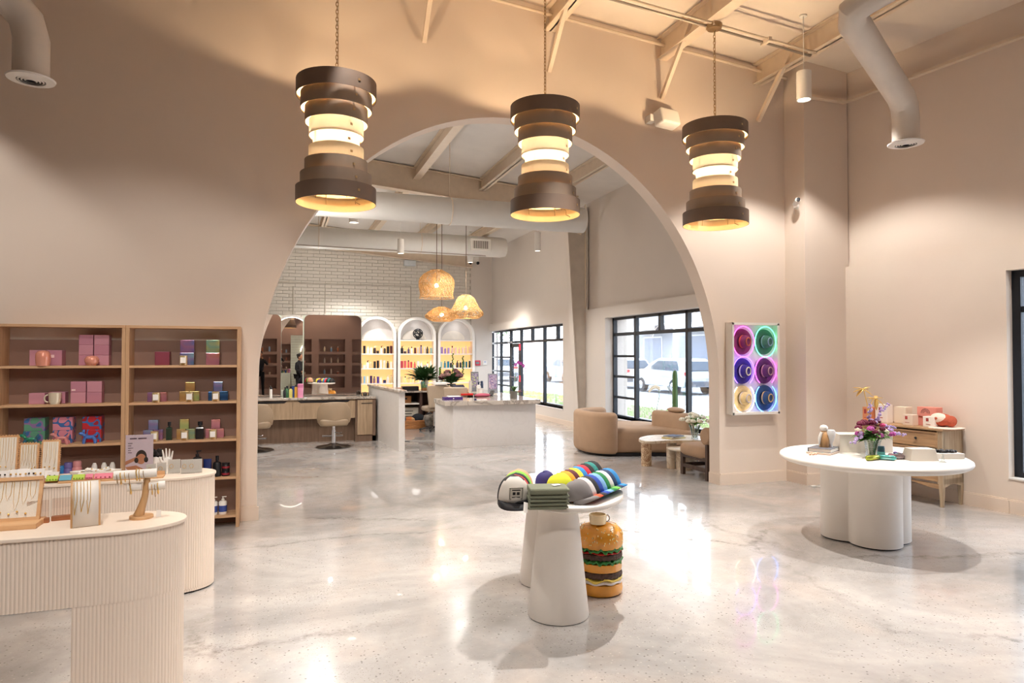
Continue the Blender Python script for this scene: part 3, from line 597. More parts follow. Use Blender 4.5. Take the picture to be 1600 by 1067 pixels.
# ================================================================ BOOKCASES
def bookcase(x0, x1, label, xr):
    t = T('bookcase', label, 'bookcase', (x0, 6.82, 0), 0, 'oak bookcases on the front wall'); w_ = x1-x0; D = .235
    MB().bb(0, .03, 0, D, 0, 1.845).build('side_panel', 'oak', t, bevel=.002); MB().bb(w_-.03, w_, 0, D, 0, 1.845).build('side_panel', 'oak', t, bevel=.002)
    MB().bb(0, w_, 0, D, 1.845, 1.87).build('top_panel', 'oakx', t, bevel=.002)
    for z in (1.51, 1.175, .825, .47, .115): MB().bb(.03, w_-.03, .004, D-.008, z-.022, z).build('shelf', 'oakx', t, bevel=.0015)
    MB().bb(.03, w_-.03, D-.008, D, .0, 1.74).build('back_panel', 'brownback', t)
    return t
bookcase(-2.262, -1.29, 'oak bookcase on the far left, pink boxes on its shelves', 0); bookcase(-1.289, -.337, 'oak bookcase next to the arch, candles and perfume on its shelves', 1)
YS = 6.93
SHZ = [1.51, 1.175, .825, .47, .115]
pink = pm('pink_box', '#c58b99', .5, var=.03); pink2 = pm('dusty_rose_box', '#bb7f90', .5, var=.03)
def carton(label, x0, x1, z, h, d=.1, y=6.90, m=None, grp=None, rz=0, lid=True, name='gift_box', mark=None):
    t = T(name, label, 'box', ((x0+x1)/2, y, z), rz, grp); w_ = x1-x0
    MB().bb(-w_/2, w_/2, 0, d, 0, h*(.72 if lid else 1)).build('base', m, t, bevel=.004)
    if lid: MB().bb(-w_/2-.0015, w_/2+.0015, -.0015, d+.0015, h*.72, h-.001).build('lid', m, t, bevel=.002)
    if mark: MB().bb(*mark).build('printed_mark', pm('pale_mark', '#e9c9c8', .5), t)
    return t
g = 'pink gift boxes on the bookcase'
U = .0057  # metres per photo pixel at the shelf plane
def bx(px0, px1, z, hp, label, m, lid=True, d=.1, grp=None, y=6.92, name='gift_box', rz=0, mark=None):
    return carton(label, XY(px0, y), XY(px1, y), z, hp*U, d, y, m, grp, rz, lid, name, mark)
z = SHZ[0]
bx(46, 72, z, 24, 'pink box behind the peach vase, left of the top shelf', pink, False, .12, g); bx(73.5, 97, z, 24, 'pink box with a pale mark, right of the peach vase', pink2, False, .12, g, mark=(-.03, 0, -.003, 0, .07, .095))
for r in range(3):
    for c_, (a, b) in enumerate(((123, 145.5), (147, 170.5))):
        bx(a, b, z+r*16*U, 16, 'pink lidded box, %s of three, in the %s column of the tall top shelf stack' % (['lowest', 'middle', 'topmost'][r], ['left', 'right'][c_]), pink if (r+c_) % 2 else pink2, False, .1, g)
z = SHZ[1]
bx(46, 71.5, z, 17, 'single pink box left of the cream mug', pink, False, .1, g); bx(77, 103, z, 18, 'pink box behind the cream mug', pink2, False, .1, g, y=6.94)
for r in range(2):
    for c_, (a, b) in enumerate(((111, 135), (136.5, 160))):
        bx(a, b, z+r*17*U, 17, 'pink lidded box, %s left-hand middle shelf stack, %s side' % (['lower row of the', 'upper row of the'][r], ['left', 'right'][c_]), pink if (r+c_) % 2 == 0 else pink2, False, .1, g, mark=(-.05, -.02, -.003, 0, .015, .03) if (r == 1 and c_ == 0) else None)
z = SHZ[2]; pats = [('green', '#5f9a7e', '#8a6f9c', '#3f6fa5'), ('pink', '#d78a9b', '#3f6ba8', '#c97a90'), ('red', '#c22b35', '#3d6fb0', '#a81f2c')]
for i, (a, b) in enumerate(((39, 72), (84, 115), (130, 160))):
    nm, c1, c2, c3 = pats[i]
    for r in range(2): bx(a, b, z+r*20*U, 20, '%s and blue patterned box, %s of its stack of two' % (nm, ['lower', 'upper'][r]), blotch('pattern_'+nm, c1, c2, c3, 16), False, .12, 'patterned boxes on the third shelf', y=6.93)
def shiny(n, c): return pm('glossy_'+n, c, .15, .25, coat=.8, var=.05)
# peach vase, bowl, mug
t = T('peach_vase', 'rounded glossy peach vase in front of a pink box', 'vase', (XY(68, 6.86), 6.855, SHZ[0])); MB().lathe([(0, 0), (.05, 0), (.054, .02), (.058, .07), (.055, .105), (.042, .125), (.015, .133), (0, .133)], seg=28).build('body', shiny('peach', '#e59a84'), t, smooth=60)
t = T('peach_bowl', 'small round glossy peach bowl at the foot of the pink stack', 'bowl', (XY(144, 6.86), 6.86, SHZ[0])); MB().lathe([(0, 0), (.035, 0), (.055, .03), (.058, .055), (.045, .08), (.02, .088), (0, .088)], seg=28).build('body', shiny('peach', '#e59a84'), t, smooth=60)
t = T('cream_mug', 'cream ceramic mug with a loop handle on its left', 'mug', (XY(87, 6.86), 6.86, SHZ[1])); MB().lathe([(0, 0), (.035, 0), (.046, .03), (.047, .085), (.052, .1), (.046, .1), (.042, .085), (.03, .01), (0, .01)], seg=28).build('body', shiny('cream', '#e9dfc8'), t, smooth=50)
MB().tube([(-.045+.0*q, 0, .05) if False else (-.05-.028*sin(q), 0, .05+.032*cos(q)) for q in [pi*k/8 for k in range(9)]], .007, 8).build('handle', shiny('cream', '#e9dfc8'), t, smooth=60)
# glossy little dog figurines
def dog(px, label, cb, cl, rz=0):
    t = T('dog_figurine', label, 'figurine', (XY(px, 6.85), 6.85, SHZ[2]), rz, 'glossy dog figurines'); mb_ = shiny('dog_'+cb[1:], cb); ml = shiny('dog_'+cl[1:], cl)
    MB().ball((0, 0, .055), (.045, .018, .018), 14, 10).build('trunk', mb_, t, smooth=80)
    for s_ in (-1, 1):
        for q in (-.012, .012): MB().tube([(s_*.03, q, .055), (s_*.042, q, .03), (s_*.044, q, .0)], [.014, .013, .011], 10).build('leg', ml, t, smooth=80)
    h = MB().ball((-.06, 0, .088), (.026, .015, .015), 12, 8).build('head', mb_, t, smooth=80)
    for q in (-.012, .012): MB().ball((-.045, q, .108), (.008, .007, .017), 8, 6).build('ear', ml, h, smooth=80)
    MB().tube([(-.035, 0, .065), (-.05, 0, .082)], .013, 10).build('neck', mb_, t, smooth=80); MB().tube([(.04, 0, .065), (.055, 0, .085), (.056, 0, .1)], [.008, .01, .005], 8).build('tail', ml, t, smooth=80)
dog(50, 'glossy green and teal dog figurine', '#2f8f6b', '#2d6f86'); dog(98, 'glossy pink dog figurine', '#e49a9a', '#df8e8e'); dog(142, 'glossy blue dog figurine', '#4f7ccc', '#4f7ccc')
# right bookcase: fragrance boxes and candles
def cand(px, z, label, glass='#e9c58a'):
    t = T('glass_candle', label, 'candle', (XY(px, 6.85), 6.85, z), 0, 'white labelled candles on the right bookcase')
    MB().lathe([(0, 0), (.033, 0), (.034, .085), (.031, .088), (.03, .08), (.03, .01), (0, .01)], seg=20).build('jar', irid('candle_glass', '#e2c070', '#efe0b8', '#b98a50'), t, smooth=40)
    MB().lathe([(0, .01), (.029, .01), (.029, .07), (0, .07)], seg=16).build('wax', 'paper', t, smooth=40); MB().bb(-.022, .022, -.036, -.033, .02, .072).build('paper_label', 'paper', t)
ir = {'purple': irid('irid_purple', '#8f78b4', '#bd84a6', '#8a8ac4'), 'blue': irid('irid_blue', '#6a92c0', '#a08ec4', '#9cc8e0'), 'green': irid('irid_green', '#b9bd7a', '#8fbba6', '#ccc888'),
      'rose': irid('irid_rose', '#c27d92', '#d0909c', '#d88e7c'), 'amber': irid('irid_amber', '#b98a5a', '#d8b070', '#ccb880'), 'navy': irid('irid_navy', '#2a3f68', '#3f6fa8', '#2f4a58'), 'lime': irid('irid_lime', '#9db878', '#c4cb86', '#d0ad72')}
g2 = 'iridescent fragrance boxes'
def fb(a, b, z, hp, label, k, y=6.93, d=.09): return bx(a, b, z, hp, label, ir[k], False, d, g2, y=y, name='fragrance_box')
z = SHZ[0]; bx(242, 265, z, 22, 'maroon box alone on the left of the top shelf', pm('maroon_box', '#85384a', .4), False, .1, g2, name='fragrance_box')
fb(281, 303, z, 20, 'blue iridescent box under the purple one', 'blue'); fb(281.5, 303.5, z+20*U, 21, 'purple iridescent box on top of the blue one', 'purple'); cand(287, z, 'candle in front of the blue iridescent box')
fb(322, 343, z, 20, 'rose iridescent box under the green one', 'rose'); fb(322, 343, z+20*U, 21, 'yellow green iridescent box on the rose one', 'green')
z = SHZ[1]; fb(231, 245, z, 15, 'violet box left behind the single candle', 'purple'); fb(246, 261, z, 15, 'rose box right behind the single candle', 'rose'); cand(245, z, 'candle before the violet and rose pair')
fb(281, 296, z, 16, 'amber box, left of the middle pair', 'amber'); fb(297, 312, z, 16, 'lime box, right of the middle pair', 'lime'); fb(290, 305, z+16*U, 15, 'amber box crowning the middle trio', 'amber'); cand(297, z, 'candle in front of the amber trio')
fb(326, 341, z, 15, 'dark teal box, left of the right-hand pair', 'navy'); fb(342, 357, z, 15, 'navy box, right of the right-hand pair', 'navy'); fb(334, 348, z+15*U, 16, 'blue box crowning the navy trio', 'blue'); cand(338, z, 'candle in front of the navy trio')
z = SHZ[2]; fb(225, 240, z, 16, 'lilac blue box, left of the lower left pair', 'blue'); fb(241, 256, z, 16, 'violet blue box, right of the lower left pair', 'purple'); fb(233, 248, z+16*U, 16, 'blue violet box on top of the lower left pair', 'blue'); cand(243, z, 'candle in front of the lower left lilac trio')
fb(277, 291, z, 16, 'amber box, left of the lower middle pair', 'amber'); fb(292, 306, z, 16, 'green box, right of the lower middle pair', 'green'); fb(282, 296, z+16*U, 16, 'olive box on top of the lower middle pair', 'lime'); cand(290, z, 'candle in front of the olive trio')
fb(322, 336, z, 15, 'coral box, left of the lower right pair', 'rose'); fb(337, 351, z, 15, 'red box, right of the lower right pair', 'rose'); fb(331, 345, z+15*U, 15, 'pink box on top of the coral pair', 'rose'); cand(334, z, 'candle in front of the coral trio')
def perfume(px, z, label, w_, h, body, capc='black', neck=True, y=6.90, name='perfume_bottle', seg=4, cat='bottle', grp=None):
    t = T(name, label, cat, (XY(px, y), y, z), 0, grp); rr = w_/2*(1.414 if seg == 4 else 1); Mz = Matrix.Rotation(pi/4 if seg == 4 else 0, 3, 'Z')
    MB().lathe([(0, 0), (rr, 0), (rr, h*.62), (rr*.8, h*.70), (rr*.3, h*.72), (rr*.3, h*.78)], seg=seg, mat=Mz).build('body', body, t, smooth=None if seg == 4 else 40, bevel=.003)
    MB().lathe([(0, h*.78), (rr*.42, h*.78), (rr*.42, h), (0, h)], seg=12).build('cap', capc, t, smooth=40); return t
perfume(266, SHZ[2], 'square dark green perfume bottle between boxes', .05, .165, pm('dark_green_glass', '#26382c', .12, coat=.5)); perfume(314, SHZ[2], 'squat black perfume bottle beside the green box', .07, .16, pm('black_glass', '#0e1016', .08, coat=.6))
def pumpb(x, y, z, label, r, h, body, pumpm='black', lab=None, name='pump_bottle', grp=None):
    t = T(name, label, 'bottle', (x, y, z), 0, grp); MB().lathe([(0, 0), (r*.95, 0), (r, .006), (r, h*.68), (r*.8, h*.74), (r*.35, h*.76), (r*.35, h*.82), (0, h*.82)], seg=20).build('body', body, t, smooth=40)
    m = MB(); m.cyl((0, 0, h*.8), r*.4, h*.06, 12); m.cyl((0, 0, h*.86), r*.15, h*.1, 8); m.box((r*.3, 0, h*.97), (r*1.1, r*.35, h*.045)); m.build('pump', pumpm, t)
    if lab: MB().lathe([(r*1.012, h*.15), (r*1.012, h*.5)], seg=20, cap=False).build('label_band', lab, t, smooth=40)
    return t
z = SHZ[3]
pumpb(XY(310, 6.9), 6.9, z, 'black pump bottle at the left of the lower shelf', .04, .25, 'black')
t = T('squeeze_tube', 'dark blue squeeze tube standing on its cap', 'tube', (XY(326, 6.9), 6.9, z)); MB().lathe([(0, .025), (.03, .025), (.034, .1), (.035, .165)], seg=16, sy=.5).build('body', pm('navy_tube', '#1d2f6b', .3), t, smooth=40); MB().lathe([(.024, 0), (.026, .025), (0, .025)], seg=16).build('cap', 'black', t, smooth=40)
perfume(341, z, 'rounded black bottle second from the right end', .07, .19, 'black', y=6.9, name='toiletry_bottle', seg=18)
for k in range(2):
    t = T('cosmetic_jar', 'small black jar with a red band, %s of two' % ['lower', 'upper'][k], 'jar', (XY(354.5, 6.9), 6.9, z+k*.062), 0, 'stacked black and red jars'); MB().lathe([(0, 0), (.033, 0), (.036, .012), (.036, .035), (.03, .045)], seg=18).build('body', 'black', t, smooth=40)
    MB().lathe([(.0365, .012), (.0365, .03)], seg=18, cap=False).build('band', pm('red_band', '#8e2230', .4), t, smooth=40); MB().lathe([(0, .045), (.034, .045), (.034, .06), (0, .061)], seg=18).build('lid', 'black', t, smooth=40)
for k, px in enumerate((336, 350.5)): pumpb(XY(px, 6.9), 6.9, SHZ[4], 'white bottle with a blue label on the lowest shelf, %s one' % ['left', 'right'][k], .036, .165, 'white', 'white', pm('blue_label', '#3a4f9a', .5), grp='blue labelled white bottles')
# left bookcase, fourth shelf
z = SHZ[3]; t = T('blue_can', 'bright blue can, left of the purple flask', 'can', (XY(99, 6.9), 6.9, z)); MB().lathe([(0, 0), (.03, 0), (.032, .01), (.032, .15), (.026, .165), (0, .165)], seg=20).build('body', pm('blue_can_paint', '#1f6fae', .3), t, smooth=40)
for px, c, nm, hh in ((109.5, '#6b5f9c', 'purple', .19), (123, '#d28d8d', 'pink', .2)):
    t = T('drink_flask', nm+' drink flask with a domed lid', 'flask', (XY(px, 6.9), 6.9, z)); MB().lathe([(0, 0), (.036, 0), (.038, .01), (.038, hh*.7), (.03, hh*.76)], seg=20).build('body', pm('flask_'+nm, c, .4), t, smooth=40); MB().lathe([(0, hh*.76), (.034, hh*.76), (.034, hh*.95), (.028, hh), (0, hh)], seg=20).build('lid', pm('flask_'+nm, c, .4), t, smooth=40)
for k, px in enumerate((150, 165, 178)):
    t = T('soap_jug', 'rounded clear jug of yellow soap with a white cap, %s of three' % ['left', 'middle', 'right'][k], 'bottle', (XY(px, 6.9), 6.9, z), 0, 'soap jugs'); MB().lathe([(0, 0), (.036, 0), (.042, .03), (.04, .09), (.022, .125), (0, .125)], seg=20).build('body', pm('soap_jug_body', '#d9c795', .25), t, smooth=50)
    MB().lathe([(.024, .12), (.022, .15), (.012, .175), (0, .175)], seg=16).build('cap', 'white', t, smooth=40); MB().lathe([(.0425, .03), (.041, .07)], seg=20, cap=False).build('label_band', pm('mustard_label', '#c9a640', .5) if k != 1 else pm('green_label', '#9fae72', .5), t, smooth=50)
# ================================================================ FLUTED DISPLAY TABLES
def racetrack(x0, xe, yc, b, a, step=.004):
    """open outline: front edge from x0 to the rounded end at xe and back along the rear"""
    P = []; xc = xe-a; k = int((xc-x0)/step)
    P += [(x0+(xc-x0)*i/k, yc-b) for i in range(k)]
    m_ = int(pi*(a+b)/2/step); P += [(xc+a*sin(pi*i/m_), yc-b*cos(pi*i/m_)) for i in range(m_+1)]
    P += [(xc-(xc-x0)*i/k, yc+b) for i in range(1, k+1)]; return P
def flutes(P, pitch=.0155, dep=.0032):
    out = []; s = 0
    for i, p in enumerate(P):
        q = P[min(i+1, len(P)-1)]; o = P[max(i-1, 0)]; t_ = Vector((q[0]-o[0], q[1]-o[1])).normalized(); nn = Vector((t_.y, -t_.x))
        f = abs(sin(pi*s/pitch)); out.append((p[0]+nn.x*dep*f, p[1]+nn.y*dep*f)); s += sqrt((q[0]-p[0])**2+(q[1]-p[1])**2)
    return out
def strip(m, P, z0, z1):
    n = len(P); m.add([(x, y, z0) for x, y in P]+[(x, y, z1) for x, y in P], [(i, i+1, n+i+1, n+i) for i in range(n-1)])
def ftable(label, x0, xe, yc, b, a, ztop, zap, legx):
    t = T('fluted_display_table', label, 'table', (0, 0, 0), 0, 'fluted display tables'); P = racetrack(x0, xe, yc, b, a)
    m = MB(); m.prism([p for p in P[::6]], ztop-.018, ztop); o = m.build('table_top', 'ftop', t, bevel=.004)
    Q = racetrack(x0, xe-.012, yc, b-.012, a-.012, .0026)
    m = MB(); strip(m, flutes(Q), zap, ztop-.018); m.prism(Q[::11], zap, zap+.01); m.build('fluted_apron', 'flute', t, smooth=35)
    for j, (la, lb) in enumerate(legx):
        if lb > xe-.1:
            Lq = racetrack(la, xe-.0125, yc, b-.0125, a-.0125, .0026); m = MB(); strip(m, flutes(Lq), 0.012, zap); m.add([(la, Lq[0][1], 0.012), (la, Lq[0][1], zap), (la, Lq[-1][1], zap), (la, Lq[-1][1], .012)], [(0, 1, 2, 3)]); m.build('leg', 'flute', t, smooth=35)
            MB().prism(racetrack(la+.02, xe-.03, yc, b-.03, a-.03, .02), 0, .014).build('plinth', 'black', t)
        else: MB().bb(la, lb, yc-b+.02, yc+b-.02, 0, zap).build('leg', 'flute', t)
    return t
ftable('low cream fluted display table with a rounded end, nearest the camera', -3.6, -.415, 3.625, .205, .29, .82, .50, [(-.845, -.42), (-3.6, -3.2)])
ftable('cream fluted counter in front of the bookcases, behind the nearer fluted table', -3.6, -.41, 5.21, .22, .29, .785, .03, [(-3.5, -.42)])
# ---------------------------------------------------------------- things on the rear fluted counter (z .785)
ZB = .785
def at(px, py, z):
    s = (px-800)/FPX; v = (533.5-py)/FPX; cp, sp_ = cos(PIT), sin(PIT)
    d = Vector((sin(YAW)*cp, cos(YAW)*cp, sp_))+Vector((cos(YAW), -sin(YAW), 0))*s+Vector((-sin(YAW)*sp_, -cos(YAW)*sp_, cp))*v
    k = (z-EYE)/d.z; return (d.x*k, d.y*k)
def at_y(px, py, Y):
    s = (px-800)/FPX; v = (533.5-py)/FPX; cp, sp_ = cos(PIT), sin(PIT)
    d = Vector((sin(YAW)*cp, cos(YAW)*cp, sp_))+Vector((cos(YAW), -sin(YAW), 0))*s+Vector((-sin(YAW)*sp_, -cos(YAW)*sp_, cp))*v
    return (d.x*Y/d.y, EYE+d.z*Y/d.y)
def necklace(m, x0, x1, z1, z0, y0, y1):  # u-shaped chain drawn on a board
    xm = (x0+x1)/2; m.tube([(x0, y0(z1), z1), (x0+.1*(x1-x0), y0((z0+z1)/2), (z0*.7+z1*.3)), (xm, y0(z0), z0), (x1-.1*(x1-x0), y0((z0+z1)/2), z0*.7+z1*.3), (x1, y0(z1), z1)], .0009, 4)
def board(label, pxa, pxb, y, h, n, tilt=.12, notch=True):
    xa, xb = XY(pxa, y), XY(pxb, y); w_ = xb-xa; t = T('necklace_board', label, 'jewellery display', ((xa+xb)/2, y, ZB), 0, 'cream necklace boards with notched edges')
    rx = -.14; yy = lambda z: -.006+z*.14
    MB().box((0, .012+h/2*.14, h/2), (w_, .012, h), rx=rx).build('wooden_back', 'lightw', t); MB().box((0, .004+h/2*.14, h/2), (w_-.02, .006, h-.02), rx=rx).build('linen_panel', 'linen', t)
    m = MB(); k = int(h/.014)
    for i in range(k):
        z = .01+i*.014
        for s_ in (-1, 1): m.box((s_*(w_/2), .01+z*.14, z), (.008, .014, .007))
    for i in range(int(w_/.016)): m.box((-w_/2+.01+i*.016, .01+h*.14, h), (.008, .014, .008))
    m.build('notched_edge', 'lightw', t); m = MB(); rr_ = random.Random(int(pxa*7))
    for i in range(n):
        xc = -w_/2+w_*(i+1)/(n+1); ww = w_*.055; necklace(m, xc-ww, xc+ww, h-.012, h*rr_.uniform(.25, .45), yy, yy); 
    m.build('necklace', 'gold', t)
    m = MB()
    for i in range(n): xc = -w_/2+w_*(i+1)/(n+1); m.ball((xc, yy(h*.3)-.002, h*rr_.uniform(.24, .36)), .005, 8, 5)
    m.build('charm', 'gold', t, smooth=60)
board('tall cream necklace board cut by the left edge of the picture', -14, 28, 5.22, .29, 4); board('cream necklace board with many thin chains, middle of three', 30, 61, 5.24, .235, 6); board('cream necklace board with a single gold chain, rightmost of three', 65, 94, 5.24, .25, 3)
t = T('earring_tray', 'reddish wooden tray holding white earring cards', 'tray', (-1.56, 5.12, ZB)); MB().box((0, 0, .01), (.56, .12, .02), rz=.0).build('tray_base', 'redw', t, bevel=.003)
for k, px in enumerate((8, 24, 40, 52, 63, 74, 85)):
    x = XY(px, 5.13); t = T('earring_card', 'white earring card leaning on the tray, %s of seven' % ORD[k], 'earring card', (x, 5.12+.01*(k % 2), ZB+(.021 if px < 70 else .0)), .15*(k % 3-1), 'white earring cards')
    MB().box((0, .012, .03), (.066, .003, .06+.008*(k % 3)), rx=-.35).build('card', 'paper', t); m = MB()
    for s_ in (-1, 1): m.ball((s_*.014, .0, .036), .006, 8, 5)
    m.build('earring', 'gold' if k % 3 else 'dchrome', t, smooth=60)
# coloured sticker pads on a wooden strip
t = T('wooden_strip_tray', 'long pale wooden strip tray for hair clips on the fluted counter', 'tray', (-1.02, 5.055, ZB)); MB().box((0, 0, .006), (.60, .085, .012)).build('base', 'lightw', t, bevel=.002); MB().box((0, .045, .018), (.60, .006, .036)).build('rear_lip', 'lightw', t)
for k, (a, b, c, nm) in enumerate(((74, 94, '#b5d04a', 'lime green'), (95, 115, '#5aa3bd', 'blue'), (116, 135, '#b5d04a', 'second lime green'), (136, 148, '#e07f95', 'small pink'), (149, 179, '#e87f93', 'long pink'))):
    xa, xb = XY(a, 5.04), XY(b, 5.04); t = T('clip_card', nm+' card of hair clips on the wooden strip', 'clip card', ((xa+xb)/2, 5.045, ZB+.013), 0, 'coloured hair clip cards'); w_ = xb-xa
    MB().box((0, 0, .018), (w_*.95, .003, .04), rx=-.75).build('card', pm('clip_card_'+c[1:], c, .5), t); m = MB()
    if nm != 'blue':
        for q in range(4): m.ball((-w_*.35+q*w_*.23, -.012, .012), .005, 8, 5)
        m.build('clip', pm('clip_dot_'+c[1:], '#8aa52e' if c == '#b5d04a' else '#c05a74', .4), t, smooth=60)
t = T('trinket_tray', 'white tray heaped with small jewellery cards', 'tray', (XY(152, 5.26), 5.27, ZB)); MB().lathe([(0, 0), (.14, 0), (.155, .035), (.148, .035), (.135, .008), (0, .008)], seg=32, sy=.42).build('dish', 'white', t, smooth=40)
for k in range(9):
    o = tag(MB().box((0, 0, 0), (.05, .035, .003)).build('jewellery_card', 'paper', loc=(XY(132+k*5.3, 5.26), 5.25+.02*(k % 3-1), ZB+.03+.006*(k % 4))), 'small white jewellery card in the trinket tray, %s' % ORD[k], 'card', 'cards in the trinket tray'); o.rotation_euler = (rnd.uniform(-.3, .3), rnd.uniform(-.35, .35), rnd.uniform(0, 3)); 
    m = MB(); m.ball((0, 0, .004), .005, 8, 5); m.build('earring', 'gold', o)
# sign with a facial illustration
xs = XY(219, 5.26); t = T('counter_sign', 'pink portrait sign in a clear stand, woman pressing black stones to her cheeks', 'sign', (xs, 5.28, ZB)); wS, hS = .17, .265
MB().box((0, 0, hS/2), (wS, .004, hS)).build('sign_card', pm('sign_pink', '#f2dfec', .4, var=.0), t); MB().bb(-wS/2-.004, wS/2+.004, -.005, -.003, 0, hS+.004).build('acrylic_front', 'acryl', t)
skin = pm('print_skin', '#c98763', .6); m = MB(); f_ = -.0032
def flat(m, pts, y=f_): m.add([(x, y, z) for x, z in pts], [tuple(range(len(pts)))])
m = MB(); flat(m, [(x, z) for x, z in ell(.012, .115, .034, .045, 20)]); m.build('printed_hair', pm('print_dark', '#2a1e1c', .6), t)
m = MB(); flat(m, ell(.012, .098, .028, .036, 20), f_-.0002); flat(m, [(-.085, .085), (-.01, .118), (.0, .1), (-.085, .06)], f_-.0003); flat(m, [(-.085, .045), (-.02, .055), (.04, .02), (.055, .0), (-.05, .0)], f_-.0003); m.build('printed_figure', skin, t)
m = MB(); flat(m, ell(-.018, .09, .013, .018, 14), f_-.0005); flat(m, ell(.042, .092, .013, .019, 14), f_-.0005); m.build('printed_stones', 'black', t)
def text(body, size, loc, mat, parent, name='lettering', rot=(pi/2, 0, 0), align='CENTER', ext=.0004):
    c = bpy.data.curves.new(name, 'FONT'); c.body = body; c.size = size; c.extrude = ext; c.align_x = align; c.resolution_u = 2
    o = bpy.data.objects.new(name, c); COL.objects.link(o); o.location = loc; o.rotation_euler = rot; c.materials.append(M[mat] if isinstance(mat, str) else mat)
    me = bpy.data.meshes.new_from_object(o.evaluated_get(bpy.context.evaluated_depsgraph_get())); q = bpy.data.objects.new(name, me); COL.objects.link(q); q.location = loc; q.rotation_euler = rot
    bpy.data.objects.remove(o); o = q
    if parent: o.parent = parent
    return o
ink = pm('print_ink', '#6b5566', .6); m = MB()
for q, (hx, hw) in enumerate(((-.038, .042), (.018, .052))): m.bb(hx-hw/2, hx+hw/2, f_-.0006, f_-.0002, .236, .244)
m.build('printed_heading', ink, t); m = MB()
for q in range(5): m.bb(-.07, -.07+[.028, .02, .032, .018, .024][q], f_-.0006, f_-.0002, .205-q*.016, .209-q*.016)
m.build('printed_lines', ink, t)
# hand-shaped ring holder (mannequin hand)
def hand(label, loc, rz, s=1.0, mat='white', name='ring_holder_hand', curl=.12):
    t = T(name, label, 'ring holder', loc, rz); me_m = MB(); bm_pts = []
    m = MB(); m.tube([(0, 0, 0), (0, 0, .02*s), (0, 0, .035*s)], [.017*s, .015*s, .017*s], 12); m.ball((0, 0, .060*s), (.027*s, .012*s, .032*s), 14, 10)
    m.build('palm', mat, t, smooth=80)
    for i, (x, L_, a) in enumerate(((-.021, .052, -.16), (-.007, .060, -.04), (.007, .056, .06), (.020, .043, .2))):
        p0 = Vector((x*s, 0, .082*s)); d = Vector((sin(a), 0, cos(a))); p1 = p0+d*L_*.42*s; d2 = Vector((sin(a), -curl, cos(a))).normalized(); p2 = p1+d2*L_*.34*s; d3 = Vector((sin(a), -curl*2.2, cos(a))).normalized(); p3 = p2+d3*L_*.28*s
        MB().tube([p0-d*.012*s, p0, p1, p2, p3], [.0062*s, .0062*s, .0056*s, .005*s, .0036*s], 8).build('finger', mat, t, smooth=80)
    MB().tube([(-.018*s, 0, .045*s), (-.031*s, -.004*s, .062*s), (-.040*s, -.008*s, .08*s), (-.045*s, -.012*s, .094*s)], [.009*s, .0075*s, .0065*s, .004*s], 8).build('thumb', mat, t, smooth=80); return t
hand('white porcelain hand ring holder behind the clear cards', (XY(264, 5.30), 5.30, ZB+.0), 0, 1.12)
t = T('scrunchie_stand', 'dark fluffy hair scrunchie on a white block behind the clear cards', 'hair accessory', (XY(246, 5.34), 5.34, ZB)); MB().bb(-.035, .035, -.02, .02, 0, .10).build('block', 'white', t, bevel=.004); m = MB()
for q in range(14): a = 2*pi*q/14; m.ball((.028*cos(a), .01*sin(a), .125+.018*sin(a*2)), .016, 8, 6)
m.build('scrunchie', pm('black_velour', '#1d1718', .9), t, smooth=60)
for k, (a, b, h) in enumerate(((230, 246, .078), (247, 262, .085), (263, 283, .1), (284, 318, .1))):
    xa, xb = XY(a, 5.16), XY(b, 5.16); y = 5.16+(.03 if k == 2 else 0); t = T('acrylic_card_holder', 'clear acrylic holder with jewellery card on the fluted counter, %s of four' % ORD[k], 'card holder', ((xa+xb)/2, y, ZB), 0, 'clear acrylic jewellery holders'); w_ = (xb-xa)*.97
    MB().bb(-w_/2, w_/2, 0, .003, 0, h).build('acrylic_sheet', 'acryl', t); MB().bb(-w_/2, w_/2, .006, .008, .004, h*.95).build('card', pm('grey_card', '#f2efe8', .6), t); MB().bb(-w_/2, w_/2, -.012, .012, 0, .003).build('foot', 'acryl', t)
    m = MB()
    for q in range(max(1, int(w_/.045))): xx = -w_/2+.022+q*.045; m.tube([(xx+.012*cos(v), -.0015, h*.5+.014*sin(v)) for v in [2*pi*j/10 for j in range(10)]], .0012, 4, closed=True)
    m.build('bracelet', 'gold', t)
# ---------------------------------------------------------------- things on the near fluted table (z .82)
ZN = .82
xn = XY(14, 3.56); t = T('necklace_easel', 'wooden slanted easel with cream cloth hung with gold necklaces', 'jewellery display', (-1.155, 3.66, ZN), R(0)); rx = -.30
MB().box((0, -.0, .012), (.26, .15, .024)).build('base', 'lightw', t, bevel=.003)
fr = MB()
for c, d in (((0, .018, .028), (.235, .018, .016)), ((0, .018+.052, .205), (.235, .018, .016))): fr.box(c, d, rx=rx)
for s_ in (-1, 1): fr.box((s_*.111, .045, .115), (.014, .018, .19), rx=rx)
fr.build('frame', 'lightw', t); MB().box((0, .048, .116), (.21, .008, .172), rx=rx).build('linen_panel', 'linen', t); m = MB(); yy = lambda z: .036+(z-.116)*.31
for q in range(6): xc = -.08+q*.032; necklace(m, xc-.012, xc+.012, .195, .07+.022*(q % 3), yy, yy)
for q in range(5): m.ball((-.07+q*.033, yy(.06)-.003, .055+.01*(q % 2)), .005, 8, 5)
m.build('necklace', 'gold', t, smooth=60)
